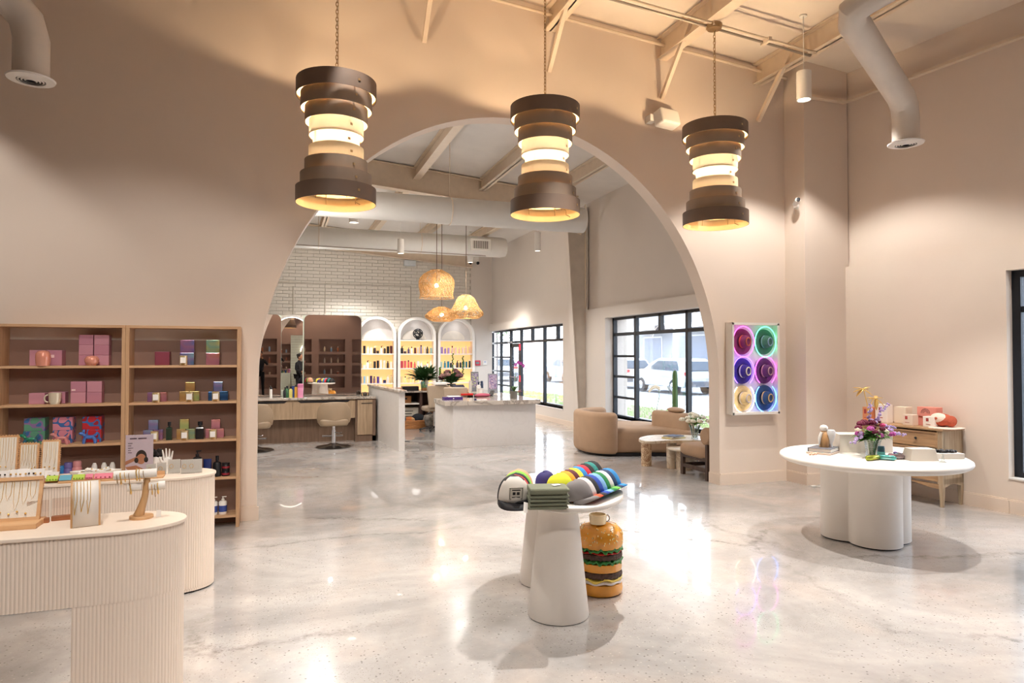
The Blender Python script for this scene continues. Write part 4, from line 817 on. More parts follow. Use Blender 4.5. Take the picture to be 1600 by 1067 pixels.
for k, (px, py_, Y) in enumerate(((63, 820, 3.70), (102, 813, 3.74))):
    x = XY(px, Y); t = T('card_stand', 'small wooden block holding a blank clear card, %s one on the near table' % ['left', 'right'][k], 'card stand', (x, Y, ZN), .12, 'wood and acrylic card stands')
    MB().bb(-.045, .045, -.012, .012, 0, .022).build('block', 'redw', t, bevel=.002); MB().bb(-.043, .043, -.0015, .0015, .018, .105).build('card', glassm('pinkish_acrylic', (.98, .93, .90), .03), t)
# arched bust
t = T('arched_necklace_block', 'ash wood block with a curved white velvet front and three gold chains', 'jewellery display', (XY(137, 3.60), 3.60, ZN), .25)
side = [(-.045, 0), (-.045, .12)]+[(-.045+.075*(1-cos(a)), .12+.075*sin(a)) for a in [pi/2*k/8 for k in range(1, 9)]]+[(.045, .195), (.045, 0)]
m = MB(); m.slab(side, 'x', -.058, .058); m.build('wooden_block', 'kraftw', t, smooth=30); m = MB(); fr_ = side[:10]; pts = [(a-.002, b) for a, b in fr_]
vs = [(-.05, y, z) for y, z in pts]+[(.05, y, z) for y, z in pts]; n = len(pts); m.add([(x, y-.002, z+.002) for x, y, z in vs], [(i, i+1, n+i+1, n+i) for i in range(n-1)]); m.build('velvet_front', 'velvet', t, smooth=60).modifiers.new('s', 'SOLIDIFY').thickness = .003
m = MB()
for q in (-1, 0, 1):
    m.tube([(-.018+q*.026-.0, -.052, .07-.012*abs(q)), (-.022+q*.026, -.053, .12)]+[(-.02+q*.026, -.052+.075*(1-cos(a)), .125+.075*sin(a)) for a in [pi/2*k/6 for k in range(6)]], .0013, 4)
    m.tube([(-.018+q*.026, -.052, .07-.012*abs(q)), (-.008+q*.026, -.053, .12)]+[(-.008+q*.026, -.052+.075*(1-cos(a)), .125+.075*sin(a)) for a in [pi/2*k/6 for k in range(6)]], .0013, 4)
m.build('necklace', 'gold', t)
# bracelet t-bar
t = T('bracelet_stand', 'wooden bracelet stand with white velvet crossbars full of bangles', 'jewellery display', (XY(224, 3.66), 3.66, ZN), .12)
MB().lathe([(0, 0), (.052, 0), (.052, .012), (.05, .014), (0, .014)], seg=32).build('round_base', 'lightw', t, smooth=30)
m = MB(); m.tube([(-.012, 0, .012), (0, 0, .05), (.014, 0, .1), (.024, 0, .19)], [.024, .018, .015, .014], 12); m.build('post', 'kraftw', t, smooth=60)
def bar(x0, x1, y, z, r): return MB().tube([(x0, y, z), (x1, y, z)], r, 20)
bar(-.115, .065, -.02, .215, .021).build('velvet_bar', 'velvet', t, smooth=40); bar(-.06, -.0, .0, .15, .019).build('velvet_bar', 'velvet', t, smooth=40); bar(.03, .10, -.0, .15, .02).build('velvet_bar', 'velvet', t, smooth=40)
k = 0
for x, y, z, r, dz in [(-.1, -.02, .215, .026, -.012), (-.085, -.02, .215, .03, -.014), (-.068, -.02, .215, .026, -.008), (-.05, -.02, .215, .032, -.018), (-.02, -.02, .215, .027, -.004), (-.008, -.02, .215, .029, -.006), (.01, -.02, .215, .028, -.01), (-.045, 0, .15, .024, -.008), (.045, 0, .15, .029, -.014), (.058, 0, .15, .033, -.02), (.07, 0, .15, .028, -.012)]:
    MB().tube([(x+.003*sin(a*2), y+r*cos(a), z+dz*1+r*sin(a)) for a in [2*pi*j/20 for j in range(20)]], .0016+.0012*(k % 3 == 1), 5, closed=True).build('bangle', 'gold' if k % 3 else 'brassc', t, smooth=60); k += 1
tag(MB().box((0, 0, .016), (.02, .004, .032)).build('price_tag', 'paper', loc=(XY(251, 3.66), 3.66, ZN)), 'tiny white price tag beside the bracelet stand', 'tag')
# ================================================================ HAT TABLE
HX, HY, ZH = 1.77, 4.15, .72
t = T('display_table', 'white oval table on two cone legs covered with caps', 'table', (HX, HY, 0)); rt = 0
prof = [(-.0, ZH-.032), (-.012, ZH-.028)]
m = MB(); P0 = ell(0, 0, .375, .575, 56, -.25); P1 = ell(0, 0, .403, .605, 56, -.25); n = 56
vs = [(x, y, ZH-.034) for x, y in P0]+[(x, y, ZH-.022) for x, y in P1]+[(x, y, ZH-.008) for x, y in P1]+[(x*.99, y*.99, ZH) for x, y in P1]; fs = []
for r_ in range(3): fs += [(r_*n+i, r_*n+(i+1) % n, (r_+1)*n+(i+1) % n, (r_+1)*n+i) for i in range(n)]
fs += [tuple(reversed(range(n))), tuple(range(3*n, 4*n))]; m.add(vs, fs); m.build('table_top', 'mattewhite', t, smooth=50)
for lx, ly in ((-.125, -.27), (.035, .33)): MB().lathe([(0, 0.004), (.185, .004), (.188, .012), (.118, ZH-.034), (0, ZH-.034)], (lx, ly, 0), 48).build('leg', 'mattewhite', t, smooth=40); 
for lx, ly in ((-.125, -.27), (.035, .33)): MB().lathe([(0, 0), (.18, 0), (.18, .004), (0, .004)], (lx, ly, 0), 48).build('foot_glide', 'black', t)
def cap(label, loc, rz, crown, brim, front=None, lean=0, s=1.0, patch=False, grp='caps on the oval table', btn=True, roll=0, bl=.072):
    t = T('baseball_cap', label, 'cap', loc, rz, grp); t.rotation_euler = (lean, roll, rz); cm = pm('cap_'+crown[1:], crown, .75, var=.05, bump=.1, bscale=200); fm = pm('cap_'+front[1:], front, .75, var=.04, bump=.1, bscale=200) if front else cm
    m = MB(); seg, rg = 24, 8; a_, b_, h_ = .088*s, .098*s, .118*s; vs = []; fs = []
    for i in range(rg+1):
        q = (pi/2)*i/rg; rr_ = cos(q)**.75 if i < rg else 0
        for k in range(seg): a = 2*pi*k/seg; fz = h_*sin(q)*(1+.07*max(0, -sin(a))); vs.append((a_*rr_*cos(a), b_*rr_*sin(a), fz))
    for i in range(rg):
        for k in range(seg): fs.append((i*seg+k, i*seg+(k+1) % seg, (i+1)*seg+(k+1) % seg, (i+1)*seg+k))
    m.add(vs, fs); o = m.build('crown', [cm, fm], t, smooth=60); o.modifiers.new('s', 'SOLIDIFY').thickness = .003
    for p in o.data.polygons:
        c = p.center
        if c.y < -.022*s: p.material_index = 1
    m = MB(); vs = []; fs = []; nn = 14; 
    for j, (ra, dz) in enumerate(((0, 0), (.5, -.004), (1, -.014))):
        for i in range(nn+1):
            a = pi+pi*i/nn; x = a_*.98*cos(a); y = b_*.98*sin(a); L_ = bl*s*sin(pi*i/nn)**.7; arc = -.9*(x*x)*(ra+.3)*2; vs.append((x, y-L_*ra, .004+dz+arc*1.2*ra))
    for j in range(2):
        for i in range(nn): a = j*(nn+1)+i; fs.append((a, a+1, a+nn+2, a+nn+1))
    m.add(vs, fs); o = m.build('brim', pm('cap_'+brim[1:], brim, .75, bump=.1, bscale=200), t, smooth=60); o.modifiers.new('s', 'SOLIDIFY').thickness = .004
    if btn: MB().ball((0, 0, h_+.002), (.006*s, .006*s, .004*s), 8, 5).build('button', cm, t, smooth=60)
    if patch:
        pr = Matrix.Rotation(-.14, 3, 'X'); yp = -.0965; pm_ = pm('patch_cream', '#d8d2c6', .7); 
        MB().box((0, yp*s, .055*s), (.076*s, .003, .072*s), rx=.23).build('patch', pm_, t, bevel=.001); m = MB()
        for c, d in (((0, 0, .028), (.056, .001, .002)), ((0, 0, -.028), (.056, .001, .002)), ((-.027, 0, 0), (.002, .001, .056)), ((.027, 0, 0), (.002, .001, .056)), ((0, 0, .017), (.036, .001, .005)), ((0, 0, -.019), (.036, .001, .004)), ((-.009, 0, 0), (.012, .001, .014)), ((.009, 0, 0), (.012, .001, .014))):
            cc = Matrix.Rotation(.23, 3, 'X') @ Vector((c[0]*1.2, -.0025, c[2]*1.15)); m.box((cc.x*s, yp*s+cc.y, .055*s+cc.z*s), (d[0]*s*1.2, d[1], d[2]*s*1.15), rx=.23)
        m.build('patch_print', 'black', t); MB().box((.012, -.135*s, -.012), (.03, .0012, .02), rx=-.9).build('sticker', 'paper', t)
    return t
ZC = ZH+.018
cap('black and cream trucker cap with a square patch, frontmost on the left', (1.335, 3.83, ZC+.012), R(-12), '#1a1a1e', '#1b1b20', '#cfc9c1', .12, 1.12, True, bl=.078)
for k, (c, b, lab) in enumerate((('#c5232e', '#1a1a1e', 'red and black cap behind the patch cap'), ('#1c1c20', '#1c1c20', 'black cap behind the red one'), ('#7fc043', '#1c1c20', 'green edged cap behind the black one'), ('#c99b7c', '#a88468', 'tan cap at the back of the left row'))):
    cap(lab, (1.365+.022*k, 3.885+.042*k, ZC+.004*k), R(-4), c, b, None, -.12, 1.1)
rowA = [('#d8dc2e', 'acid yellow'), ('#ef9a1c', 'orange'), ('#5a1a24', 'maroon'), ('#e3d53a', 'lemon yellow'), ('#2c86c8', 'sky blue'), ('#d02236', 'red'), ('#17171b', 'black'), ('#1b7f78', 'teal'), ('#1b1b1e', 'jet black')]
for k, (c, nm) in enumerate(rowA): cap(nm+' cap in the back row of caps, %s' % ORD[k].replace('left', 'its front'), (1.70+.047*k, 3.97+.041*k, ZC+.001*k), R(58), c, c if k != 5 else '#17171b', None, -.2, .93, bl=.05)
tag(cap('deep violet cap poking out left of the yellow one', (1.70, 4.22, ZC-.004), R(100), '#2b2566', '#2b2566', None, -.2, .75), 'deep violet cap poking out left of the yellow one', 'cap', 'caps on the oval table')
rowB = [('#7f7a7a', 'grey'), ('#d8d4d4', 'off-white and orange'), ('#26262c', 'charcoal'), ('#1d45a8', 'royal blue'), ('#7fb1df', 'light blue'), ('#1f7f45', 'green'), ('#dddadb', 'white'), ('#17365e', 'navy'), ('#2383c6', 'bright blue')]
for k, (c, nm) in enumerate(rowB): cap(nm+' cap in the front row of caps, %s' % ORD[k].replace('left', 'its front'), (1.71+.040*k, 3.72+.031*k, ZC+.001*k), R(42), c, {1: '#e2572b', 3: '#1d45a8', 6: '#6fc04a'}.get(k, c), None, -.25, .95, bl=.046)
olive = pm('olive_cloth', '#777b68', .85, var=.08, bump=.2, bscale=120)
for k in range(5):
    t = T('folded_shirt', 'olive green folded garment, %s in the stack of five' % ['lowest', 'second from the bottom', 'middle', 'second from the top', 'topmost'][k], 'folded clothes', (1.475+.003*(k % 2), 3.66-.003*k, ZH+.001+k*.0215), R(-16+1.5*(k % 3)), 'stack of olive folded garments')
    w_, d_ = .215, .16; h = .02 if k < 4 else .038; 
    sec = [(-d_/2, .002)]+[(-d_/2-.012*sin(a), h/2-h/2*cos(a)) for a in [pi*j/6 for j in range(1, 6)]]+[(-d_/2, h), (d_/2, h*.96), (d_/2, .002)]
    MB().slab(sec, 'x', -w_/2, w_/2).build('folded_body', olive, t, bevel=.008, seg=3, smooth=60); MB().slab([(a*1.0, b*.45+h*.45) for a, b in sec], 'x', -w_/2+.004, w_/2+.012).build('sleeve_fold', olive, t, bevel=.003, smooth=60)
    if k == 4: MB().box((.055, -.0, h+.004), (.05, .03, .002), rx=.05, rz=.4).build('paper_tag', 'paper', t)
tag(MB().box((0, 0, 0), (.026, .002, .06), rx=-.55, ry=.3).build('swing_tag', 'paper', loc=(1.325, 3.595, ZH+.022)), 'white swing tag hanging off the front left of the hat table', 'tag')
# ================================================================ BURGER STOOL
t = T('burger_stool', 'glossy burger shaped stool under the oval hat table', 'stool', (2.075, 4.17, 0)); t.scale = (1, 1, 1.05); bun = pm('bun_glaze', '#dd9730', .25, var=.12, scale=10, coat=.5)
def wavy(r, z, amp, th, name, mat, nw=17, seed=1):
    rr_ = random.Random(seed); m = MB(); n = 72; vs = []; fs = []; ph = rr_.uniform(0, 6)
    prof = [(.6, -th/2), (1, -th*.4), (1.03, 0), (1, th*.4), (.6, th/2)]
    for k, (a, dz) in enumerate(prof):
        for i in range(n): q = 2*pi*i/n; wv = amp*sin(nw*q+ph)+amp*.6*sin(nw*.53*q+2*ph); ra = r*a+(amp*.5*cos(nw*q*1.3+ph) if k in (1, 2, 3) else 0); vs.append((ra*cos(q), ra*sin(q), z+dz+(wv if k in (1, 2, 3) else 0)))
    for k in range(4): fs += [(k*n+i, k*n+(i+1) % n, (k+1)*n+(i+1) % n, (k+1)*n+i) for i in range(n)]
    fs += [tuple(reversed(range(n))), tuple(range(4*n, 5*n))]; return m.add(vs, fs).build(name, mat, t, smooth=70)
MB().lathe([(0, 0), (.13, 0), (.15, .012), (.153, .04), (.148, .075), (0, .078)], seg=40).build('bottom_bun', bun, t, smooth=60)
wavy(.148, .088, .004, .018, 'onion_layer', pm('onion_white', '#ded6d4', .35), 9, 2); wavy(.147, .104, .007, .016, 'cheese_slice', pm('cheese_yellow', '#e9cf5e', .35), 7, 3)
wavy(.146, .133, .004, .042, 'patty', pm('patty_brown', '#4b3226', .6, var=.25, scale=40, bump=.6, bscale=60), 31, 4)
MB().lathe([(0, .155), (.146, .155), (.15, .175), (.147, .205), (0, .207)], seg=40).build('middle_bun', bun, t, smooth=60)
wavy(.149, .217, .008, .02, 'lettuce_layer', pm('lettuce_green', '#2f7a34', .4, var=.3, scale=30), 21, 5); wavy(.146, .25, .004, .042, 'patty', pm('patty_brown', '#4b3226', .6), 31, 6)
wavy(.147, .275, .003, .012, 'tomato_layer', pm('tomato_red', '#c22a22', .3), 8, 7); wavy(.15, .290, .009, .02, 'lettuce_layer', pm('lettuce_green', '#2f7a34', .4), 19, 8)
MB().lathe([(0, .298), (.148, .298), (.157, .325), (.156, .36), (.145, .40), (.115, .430), (.06, .445), (0, .448)], seg=44).build('top_bun', bun, t, smooth=60); m = MB()
for k in range(110):
    a = rnd.uniform(0, 2*pi); z = rnd.uniform(.325, .432); pp = [(.325, .157), (.36, .156), (.40, .145), (.43, .115), (.445, .06)]; r_ = next(r0+(r1-r0)*(z-a0)/(a1-a0) for (a0, r0), (a1, r1) in zip(pp[:-1], pp[1:]) if z <= a1)+.001; m.ball((r_*cos(a), r_*sin(a), z), (.0042, .0042, .006), 6, 4)
m.build('sesame_seeds', pm('sesame', '#f0dca0', .5), t, smooth=60)['kind'] = 'stuff'
t = T('gold_trinket_cup', 'cream and gold cup with a chrome ring on the burger top', 'cup', (2.04, 4.13, .471)); MB().lathe([(0, 0), (.055, 0), (.06, .06), (.052, .062), (.05, .01), (0, .01)], seg=28).build('cup_body', pm('cream_gold_glaze', '#e8d4ae', .25, .2), t, smooth=40)
MB().tube([(.052+.02*cos(a), -.03, .035+.022*sin(a)) for a in [2*pi*j/14 for j in range(14)]], .005, 8, closed=True).build('ring_handle', 'chrome', t, smooth=60)
# ================================================================ RIGHT SIDE OF THE SHOP
# neon hat art on the arch wall
t = T('neon_hat_picture', 'white shadow box picture of six hats ringed with neon tubes', 'wall art', (5.25, 6.93, .87)); AW, AH = .71, 1.135
m = MB(); m.bb(0, AW, 0, .13, 0, .03); m.bb(0, AW, 0, .13, AH-.03, AH); m.bb(0, .03, 0, .13, 0, AH); m.bb(AW-.03, AW, 0, .13, 0, AH); m.build('box_frame', 'white', t, bevel=.003)
MB().bb(.02, AW-.02, .085, .11, .02, AH-.02).build('backboard', pm('art_backboard', '#ded8e2', .5, var=.01), t)
HATS = [(0, 2, '#e052c8', '#7a2b5e', '#b5553f', 'maroon speckled'), (1, 2, '#58e0a0', '#3f6f62', '#7f98b0', 'grey green'), (0, 1, '#7a5cff', '#3d2c8c', '#e8e0d0', 'violet blue'), (1, 1, '#e04fd0', '#5c2a68', '#b08a9a', 'purple'), (0, 0, '#fff0cf', '#e8cf9a', '#c9c0c4', 'cream straw'), (1, 0, '#5c9cff', '#2a4a78', '#c9a878', 'blue felt')]
for cx, rw, nc, hc, bc, nm in HATS:
    x, z = .190+cx*.330, .20+rw*.335+(.03 if rw == 2 else 0); rx_, rz_ = .157, .180+(.01 if rw == 2 else 0); lo = .0 if rw in (2,) else 0
    a0, a1 = (-pi/2, 1.5*pi) if rw == 2 else ((-.30*pi, 1.30*pi) if rw == 1 else (-1.28*pi-.0+0, .28*pi))
    pts = [(x+rx_*cos(a), .030, z+rz_*sin(a)) for a in [a0+(a1-a0)*j/40 for j in range(41)]]
    MB().tube(pts, .0065, 8, closed=(rw == 2)).build('neon_tube', emis('neon_'+nc[1:], nc, 4.5 if nc != '#fff0cf' else 3.5), t, smooth=60)
    h = MB().lathe([(0, 0), (.142, 0), (.150, .012), (.142, .016), (.075, .018)], (0, 0, 0), 32, sx=1, sy=1.06, mat=Matrix.Rotation(pi/2, 3, 'X'), cap=False).build('hat_brim', pm('hat_'+hc[1:], hc, .8, var=.15, scale=20, bump=.2), t, smooth=50); h.location = (x, .075, z)
    c = MB().lathe([(.078, .015), (.08, .06), (.072, .085), (.05, .1), (.02, .098), (0, .094)], (0, 0, 0), 28, mat=Matrix.Rotation(pi/2-.0, 3, 'X') @ Matrix.Rotation(.32, 3, 'Y'), cap=False).build('hat_crown', pm('hat_'+hc[1:], hc, .8), h, smooth=60)
    MB().lathe([(.0815, .02), (.0825, .04)], (0, 0, 0), 28, mat=Matrix.Rotation(pi/2, 3, 'X') @ Matrix.Rotation(.32, 3, 'Y'), cap=False).build('hat_band', pm('hatband_'+bc[1:], bc, .6), h, smooth=60)
    Mq = Matrix.Rotation(pi/2, 3, 'X') @ Matrix.Rotation(.32, 3, 'Y')
    MB().tube([Mq @ Vector((.048*cos(a), .048*sin(a), .101)) for a in [2*pi*j/24 for j in range(24)]], .008, 8, closed=True).build('crown_ring', pm('hatband_'+bc[1:], bc, .6), h, smooth=60)
# oval (round) white table on a clover pedestal
t = T('display_table', 'large round white table with a bullnose edge and clover pedestal', 'table', (4.81, 4.48, 0)); ZR = .75
MB().lathe([(0, .685), (.66, .685), (.70, .690), (.725, .705), (.735, .722), (.730, .738), (.715, .748), (.69, .75), (0, .75)], seg=72).build('table_top', 'mattewhite', t, smooth=50)
lob = [(-.02, -.05, .205), (-.07, .22, .20), (.19, .05, .205), (.13, .25, .19)]
def clover(sc_=1.0):
    P = []
    for k in range(144):
        a = 2*pi*k/144; d = (cos(a), sin(a)); cx, cy = .05, .12; best = 0
        for lx, ly, r_ in lob:
            r_ *= sc_; ox, oy = lx-cx, ly-cy; b = d[0]*ox+d[1]*oy; disc = b*b-(ox*ox+oy*oy-r_*r_)
            if disc >= 0: best = max(best, b+sqrt(disc))
        P.append((cx+d[0]*best, cy+d[1]*best))
    return P
MB().prism(clover(), .012, .69).build('pedestal', 'mattewhite', t, smooth=30); MB().prism(clover(.95), 0, .012).build('plinth', 'black', t)
def Rt(px, py): return at(px, py, ZR)
# books and mannequin vase
x, y = 4.50, 4.69; b1 = tag(MB().box((0, 0, .009), (.20, .26, .018)).build('book', pm('pale_book_cover', '#d8c3b4', .5), loc=(x-.01, y+.0, ZR), rz=R(-62), bevel=.002), 'pale pinkish book under the grey one on the round table', 'book', 'books on the round table')
t = T('book', 'grey hardback book lying on the pale book, glass goblet on it', 'book', (x+.005, y+.01, ZR+.0185), R(-60), 'books on the round table'); MB().box((0, 0, .0015), (.19, .25, .003)).build('cover', pm('grey_book', '#64666e', .5), t); MB().box((0, 0, .0295), (.19, .25, .003)).build('cover', pm('grey_book', '#64666e', .5), t); MB().box((-.0935, 0, .0155), (.003, .25, .031)).build('spine', pm('grey_book', '#64666e', .5), t); MB().box((.002, 0, .0155), (.18, .24, .025)).build('pages', 'paper', t)
t = T('penguin_vase', 'frosted white penguin shaped figure with wooden panel on the grey book', 'figurine', (x+.02, y+.02, ZR+.0497), R(-10)); MB().lathe([(0, 0), (.045, 0), (.05, .05), (.045, .10), (.03, .135), (.0, .15)], seg=20, sx=.8).build('wooden_body', 'kraftw', t, smooth=50)
MB().lathe([(0, .0), (.018, .002), (.012, .03), (.034, .09), (.04, .13), (.032, .15), (.0, .155)], (.045, -.03, 0), 20).build('white_goblet', pm('frosted_white', '#eef0f2', .3, alpha=.92), t, smooth=50); MB().ball((.0, 0, .165), (.035, .035, .028), 16, 10).build('head', 'white', t, smooth=60)
for s_ in (-1, 1): MB().tube([(s_*.03, -.01, .13), (s_*.05, -.012, .08), (s_*.052, -.01, .02)], [.012, .014, .006], 8).build('wing', 'white', t, smooth=60)
t = T('hair_clip_pile', 'pinkish hair clips at the left end of the round table', 'hair clips', (4.30, 4.62, ZR), 0); m = MB()
for k in range(5): m.tube([(-.04+.018*k, -.02+.01*(k % 2), .008), (-.02+.018*k, .01, .014), (.0+.018*k, .03, .006)], .006, 6)
m.build('clip', pm('peach_plastic', '#e3b9a0', .3), t, smooth=60)
# wide white box + flowers in glass vase
cxb, cyb = 4.86, 4.58
t = T('white_display_box', 'wide cream box standing behind the flower vase', 'box', (cxb, cyb, ZR), R(-18)); MB().bb(-.235, .235, 0, .16, 0, .15).build('carton_body', pm('cream_box', '#ece4d8', .5, var=.01), t, bevel=.004); MB().bb(-.238, .238, -.003, .163, .15, .162).build('lid', pm('cream_box', '#ece4d8', .5), t, bevel=.003)
t = T('flower_vase', 'cut glass vase of purple, burgundy and white flowers on the round table', 'flower vase', (4.725, 4.39, ZR)); MB().lathe([(0, 0), (.045, 0), (.052, .01), (.05, .05), (.062, .12), (.075, .15), (.071, .15), (.058, .12), (.045, .05), (.045, .012), (0, .012)], seg=24).build('vase_body', 'clear', t, smooth=40)
m = MB(); 
for k in range(16): a = 2*pi*k/16; m.tube([(.02*cos(a), .02*sin(a), .015), (.03*cos(a+1), .03*sin(a+1), .08), (.06*cos(a), .06*sin(a), .17)], .0028, 5)
m.build('stem', 'leaf2', t)
def rose(c, r, mat, par, name='flower', seed=0):
    m = MB(); c = Vector(c); r_ = random.Random(seed); m.ball(c, (r*.55, r*.55, r*.6), 10, 7)
    for ring, (n, rad, up) in enumerate(((5, .55, .55), (7, .8, .25), (8, 1.0, -.1))):
        for k in range(n):
            a = 2*pi*k/n+ring*.5+r_.uniform(-.2, .2); p = c+Vector((cos(a)*rad*r*.7, sin(a)*rad*r*.7, up*r*.5)); m.ball(p, (r*.36, r*.36, r*.42), 8, 5)
    return m.build(name, mat, par, smooth=80)
burg = pm('burgundy_petal', '#6b1638', .7, var=.2); mag = pm('magenta_petal', '#b0489a', .6, var=.15); wht = pm('white_petal', '#efe6d2', .6); lil = pm('lilac_petal', '#bda6d6', .6, var=.12); hot = pm('pink_petal', '#d0427c', .6)
r_ = random.Random(5); k = 0
for (dx, dz, col, rr_) in [(-.16, .25, burg, .03), (-.12, .28, burg, .034), (-.08, .29, burg, .034), (-.04, .28, burg, .032), (0, .285, burg, .034), (.04, .28, burg, .032), (-.10, .245, mag, .03), (-.03, .25, burg, .03), (.08, .29, burg, .03), (.10, .26, hot, .026), (-.12, .195, mag, .036), (.01, .185, mag, .032), (.09, .205, wht, .045), (.15, .19, mag, .035), (.14, .225, burg, .026), (-.17, .235, wht, .026), (-.05, .215, burg, .026), (.05, .235, burg, .024)]:
    rose((dx, r_.uniform(-.08, .03), dz), rr_, col, t, 'flower', k); k += 1
m = MB()
for k in range(90): a = r_.uniform(0, 2*pi); b = r_.uniform(.02, .16); m.leaf((b*.4*cos(a), b*.4*sin(a), .15+r_.uniform(0, .05)), (cos(a), sin(a)*.8, r_.uniform(-.1, .7)), r_.uniform(.06, .14), .035, .35)
m.build('foliage', 'leaf2', t)['kind'] = 'stuff'
for (x0, z0, x1, z1, y_) in [(.0, .29, .0, .44, .02), (.03, .3, .17, .45, .0), (.14, .22, .33, .17, -.03), (-.14, .2, -.24, .12, -.02), (.12, .25, .26, .23, .02)]:
    m = MB(); s_ = MB(); s_.tube([(x0*.5, 0, .17), (x0, y_, z0), (x1, y_, z1)], .002, 5); s_.build('stem', 'leaf2', t)
    for q in range(16): u = q/15; m.ball((x0+(x1-x0)*u+r_.uniform(-.018, .018), y_+r_.uniform(-.02, .02), z0+(z1-z0)*u+r_.uniform(-.012, .012)), .0125*(1.15-.4*u), 7, 5)
    m.build('lilac_spray', lil, t, smooth=80)
t = T('gold_flower_stem', 'tall gold metal stem with two gold blooms above the bouquet', 'ornament', (4.80, 4.55, ZR)); t.scale = (1, 1, 1.13); m = MB(); m.tube([(.0, -.055, .003), (0.0, -.05, .25), (-.01, -.05, .38), (-.05, -.05, .50)], .004, 7); m.tube([(-.0, -.05, .33), (.05, -.05, .41), (.09, -.05, .425)], .0035, 6); m.build('stem', 'gold', t, smooth=60)
for c, dirs in (((-.055, -.05, .50), [(-1, 0, -.55), (-.8, .3, -.1), (.7, 0, .25), (1, .2, .12), (.3, -.6, -.3), (-.3, .6, .2)]), ((.09, -.05, .425), [(-1, 0, .1), (1, .1, .22), (.6, -.4, -.5), (-.3, -.3, -.7), (-.6, .5, .2), (.5, .5, .3)])):
    m = MB()
    for d in dirs: m.leaf(c, d, .085, .035, .2)
    o = m.build('gold_bloom', 'gold', t, smooth=40); o.modifiers.new('s', 'SOLIDIFY').thickness = .002
# drink bottles / scrunchie pile in front of the vase
for k, (dx, dy, rz_, L_, c, nm) in enumerate(((-.14, -.20, .15, .17, '#9aa33c', 'olive and orange'), (-.03, -.235, -.9, .13, '#63b8b4', 'turquoise'), (.055, -.20, -2.3, .13, '#c88fa6', 'pink'), (.10, -.22, -.35, .11, '#8f7f84', 'mauve grey'))):
    o = tag(MB().tube([(-L_/2, 0, .022), (-L_*.42, 0, .022), (L_*.35, 0, .022), (L_*.5, 0, .022)], [.010, .022, .021, .008], 14).build('hair_tool', irid('hair_tool_'+c[1:], c, c, '#c08a4a' if k == 0 else '#d8d0d4'), loc=(4.70+dx, 4.37+dy+.06, ZR), rz=rz_, smooth=50), nm+' rolled accessory lying in front of the flower vase', 'accessory', 'rolled accessories before the vase')
t = T('bottle_brush', 'dark teal capped bottle leaning on the vase, ribbon tied on', 'bottle', (4.72, 4.30, ZR)); MB().lathe([(0, 0), (.026, 0), (.028, .08), (.024, .1), (0, .1)], seg=16).build('body', pm('dark_teal', '#2f5563', .3), t, smooth=40); MB().lathe([(.029, .02), (.030, .055), (.029, .055)], seg=16, cap=False).build('ribbon', pm('turquoise_ribbon', '#6fc4bf', .4), t, smooth=40)
# right hand trays
t = T('cream_riser', 'cream tapered block riser on the right of the round table', 'riser', (4.945, 4.13, ZR), R(-20)); m = MB(); m.prism([(-.115, -.07), (.115, -.07), (.115, .07), (-.115, .07)], 0, .095, [(-.095, -.055), (.095, -.055), (.095, .055), (-.095, .055)]); m.build('block', pm('cream_box', '#ece4d8', .5), t, bevel=.004)
t = T('clip_tray', 'white tray with black hair accessories beside the cream riser', 'tray', (5.23, 4.13, ZR), R(-20)); MB().bb(-.12, .12, -.06, .09, 0, .045).build('tray_body', 'mattewhite', t, bevel=.004); m = MB()
for k in range(12): m.ball((-.08+.014*k, .02*sin(k*2), .055+.006*cos(k*3)), (.022, .016, .014), 8, 6)
m.build('hair_accessory', 'black', t, smooth=60)
t = T('scatter_clips', 'loose teal, violet and black clips behind the cream riser', 'hair clips', (4.99, 4.34, ZR)); 
for c_, n_ in (('#4b8f96', 0), ('#8f78b8', 1), ('#26222c', 2), ('#e6d7e0', 3)):
    m = MB()
    for k in range(5): m.ball((-.12+.06*k+.012*n_, .02*((k+n_) % 3-1), .014+.012*((k*n_) % 2)), (.022, .012, .012), 8, 5)
    m.build('clip', pm('clip_'+c_[1:], c_, .3), t, smooth=60)
tag(MB().lathe([(0, 0), (.03, 0), (.012, .012), (.006, .06), (.016, .062), (0, .064)], seg=16).build('glass_stand', 'clear', loc=(5.01, 3.98, ZR), smooth=40), 'small clear glass stand in front of the cream riser', 'stand')
# dresser against the leaning wall
dw = (.992, .12); DL = .98; dc = W(1.42, -.385); t = T('dresser', 'weathered wood dresser with drawers and tapered legs behind the round table', 'dresser', (dc[0], dc[1], 0), TH)
# local frame: x towards the wall (0..0.36), y along the wall away from camera (0..DL)
dwm = wood('weathered_wood', '#bda98e', '#a08a70', 'z'); dwy = wood('weathered_wood_long', '#bb9872', '#9c7a58', 'y')
MB().bb(-.012, .372, -.012, DL+.012, .80, .822).build('top_panel', dwy, t, bevel=.004); 
MB().bb(.02, .36, 0, .022, .24, .80).build('side_panel', dwm, t); MB().bb(.02, .36, DL-.022, DL, .24, .80).build('side_panel', dwm, t); MB().bb(.34, .36, .022, DL-.022, .24, .80).build('back_panel', dwm, t)
m = MB(); m.bb(.0, .02, .045, .06, .24, .80); 
for a, b in ((.0, .045), (DL-.045, DL)): m.bb(.0, .045, a, b, .2, .80)
m.bb(.325, .36, .0, .04, .2, .8); m.bb(.325, .36, DL-.04, DL, .2, .8); m.bb(.045, .34, .0, .012, .735, .8); m.bb(.045, .34, .0, .012, .24, .30); m.build('corner_frame', dwm, t, bevel=.003)
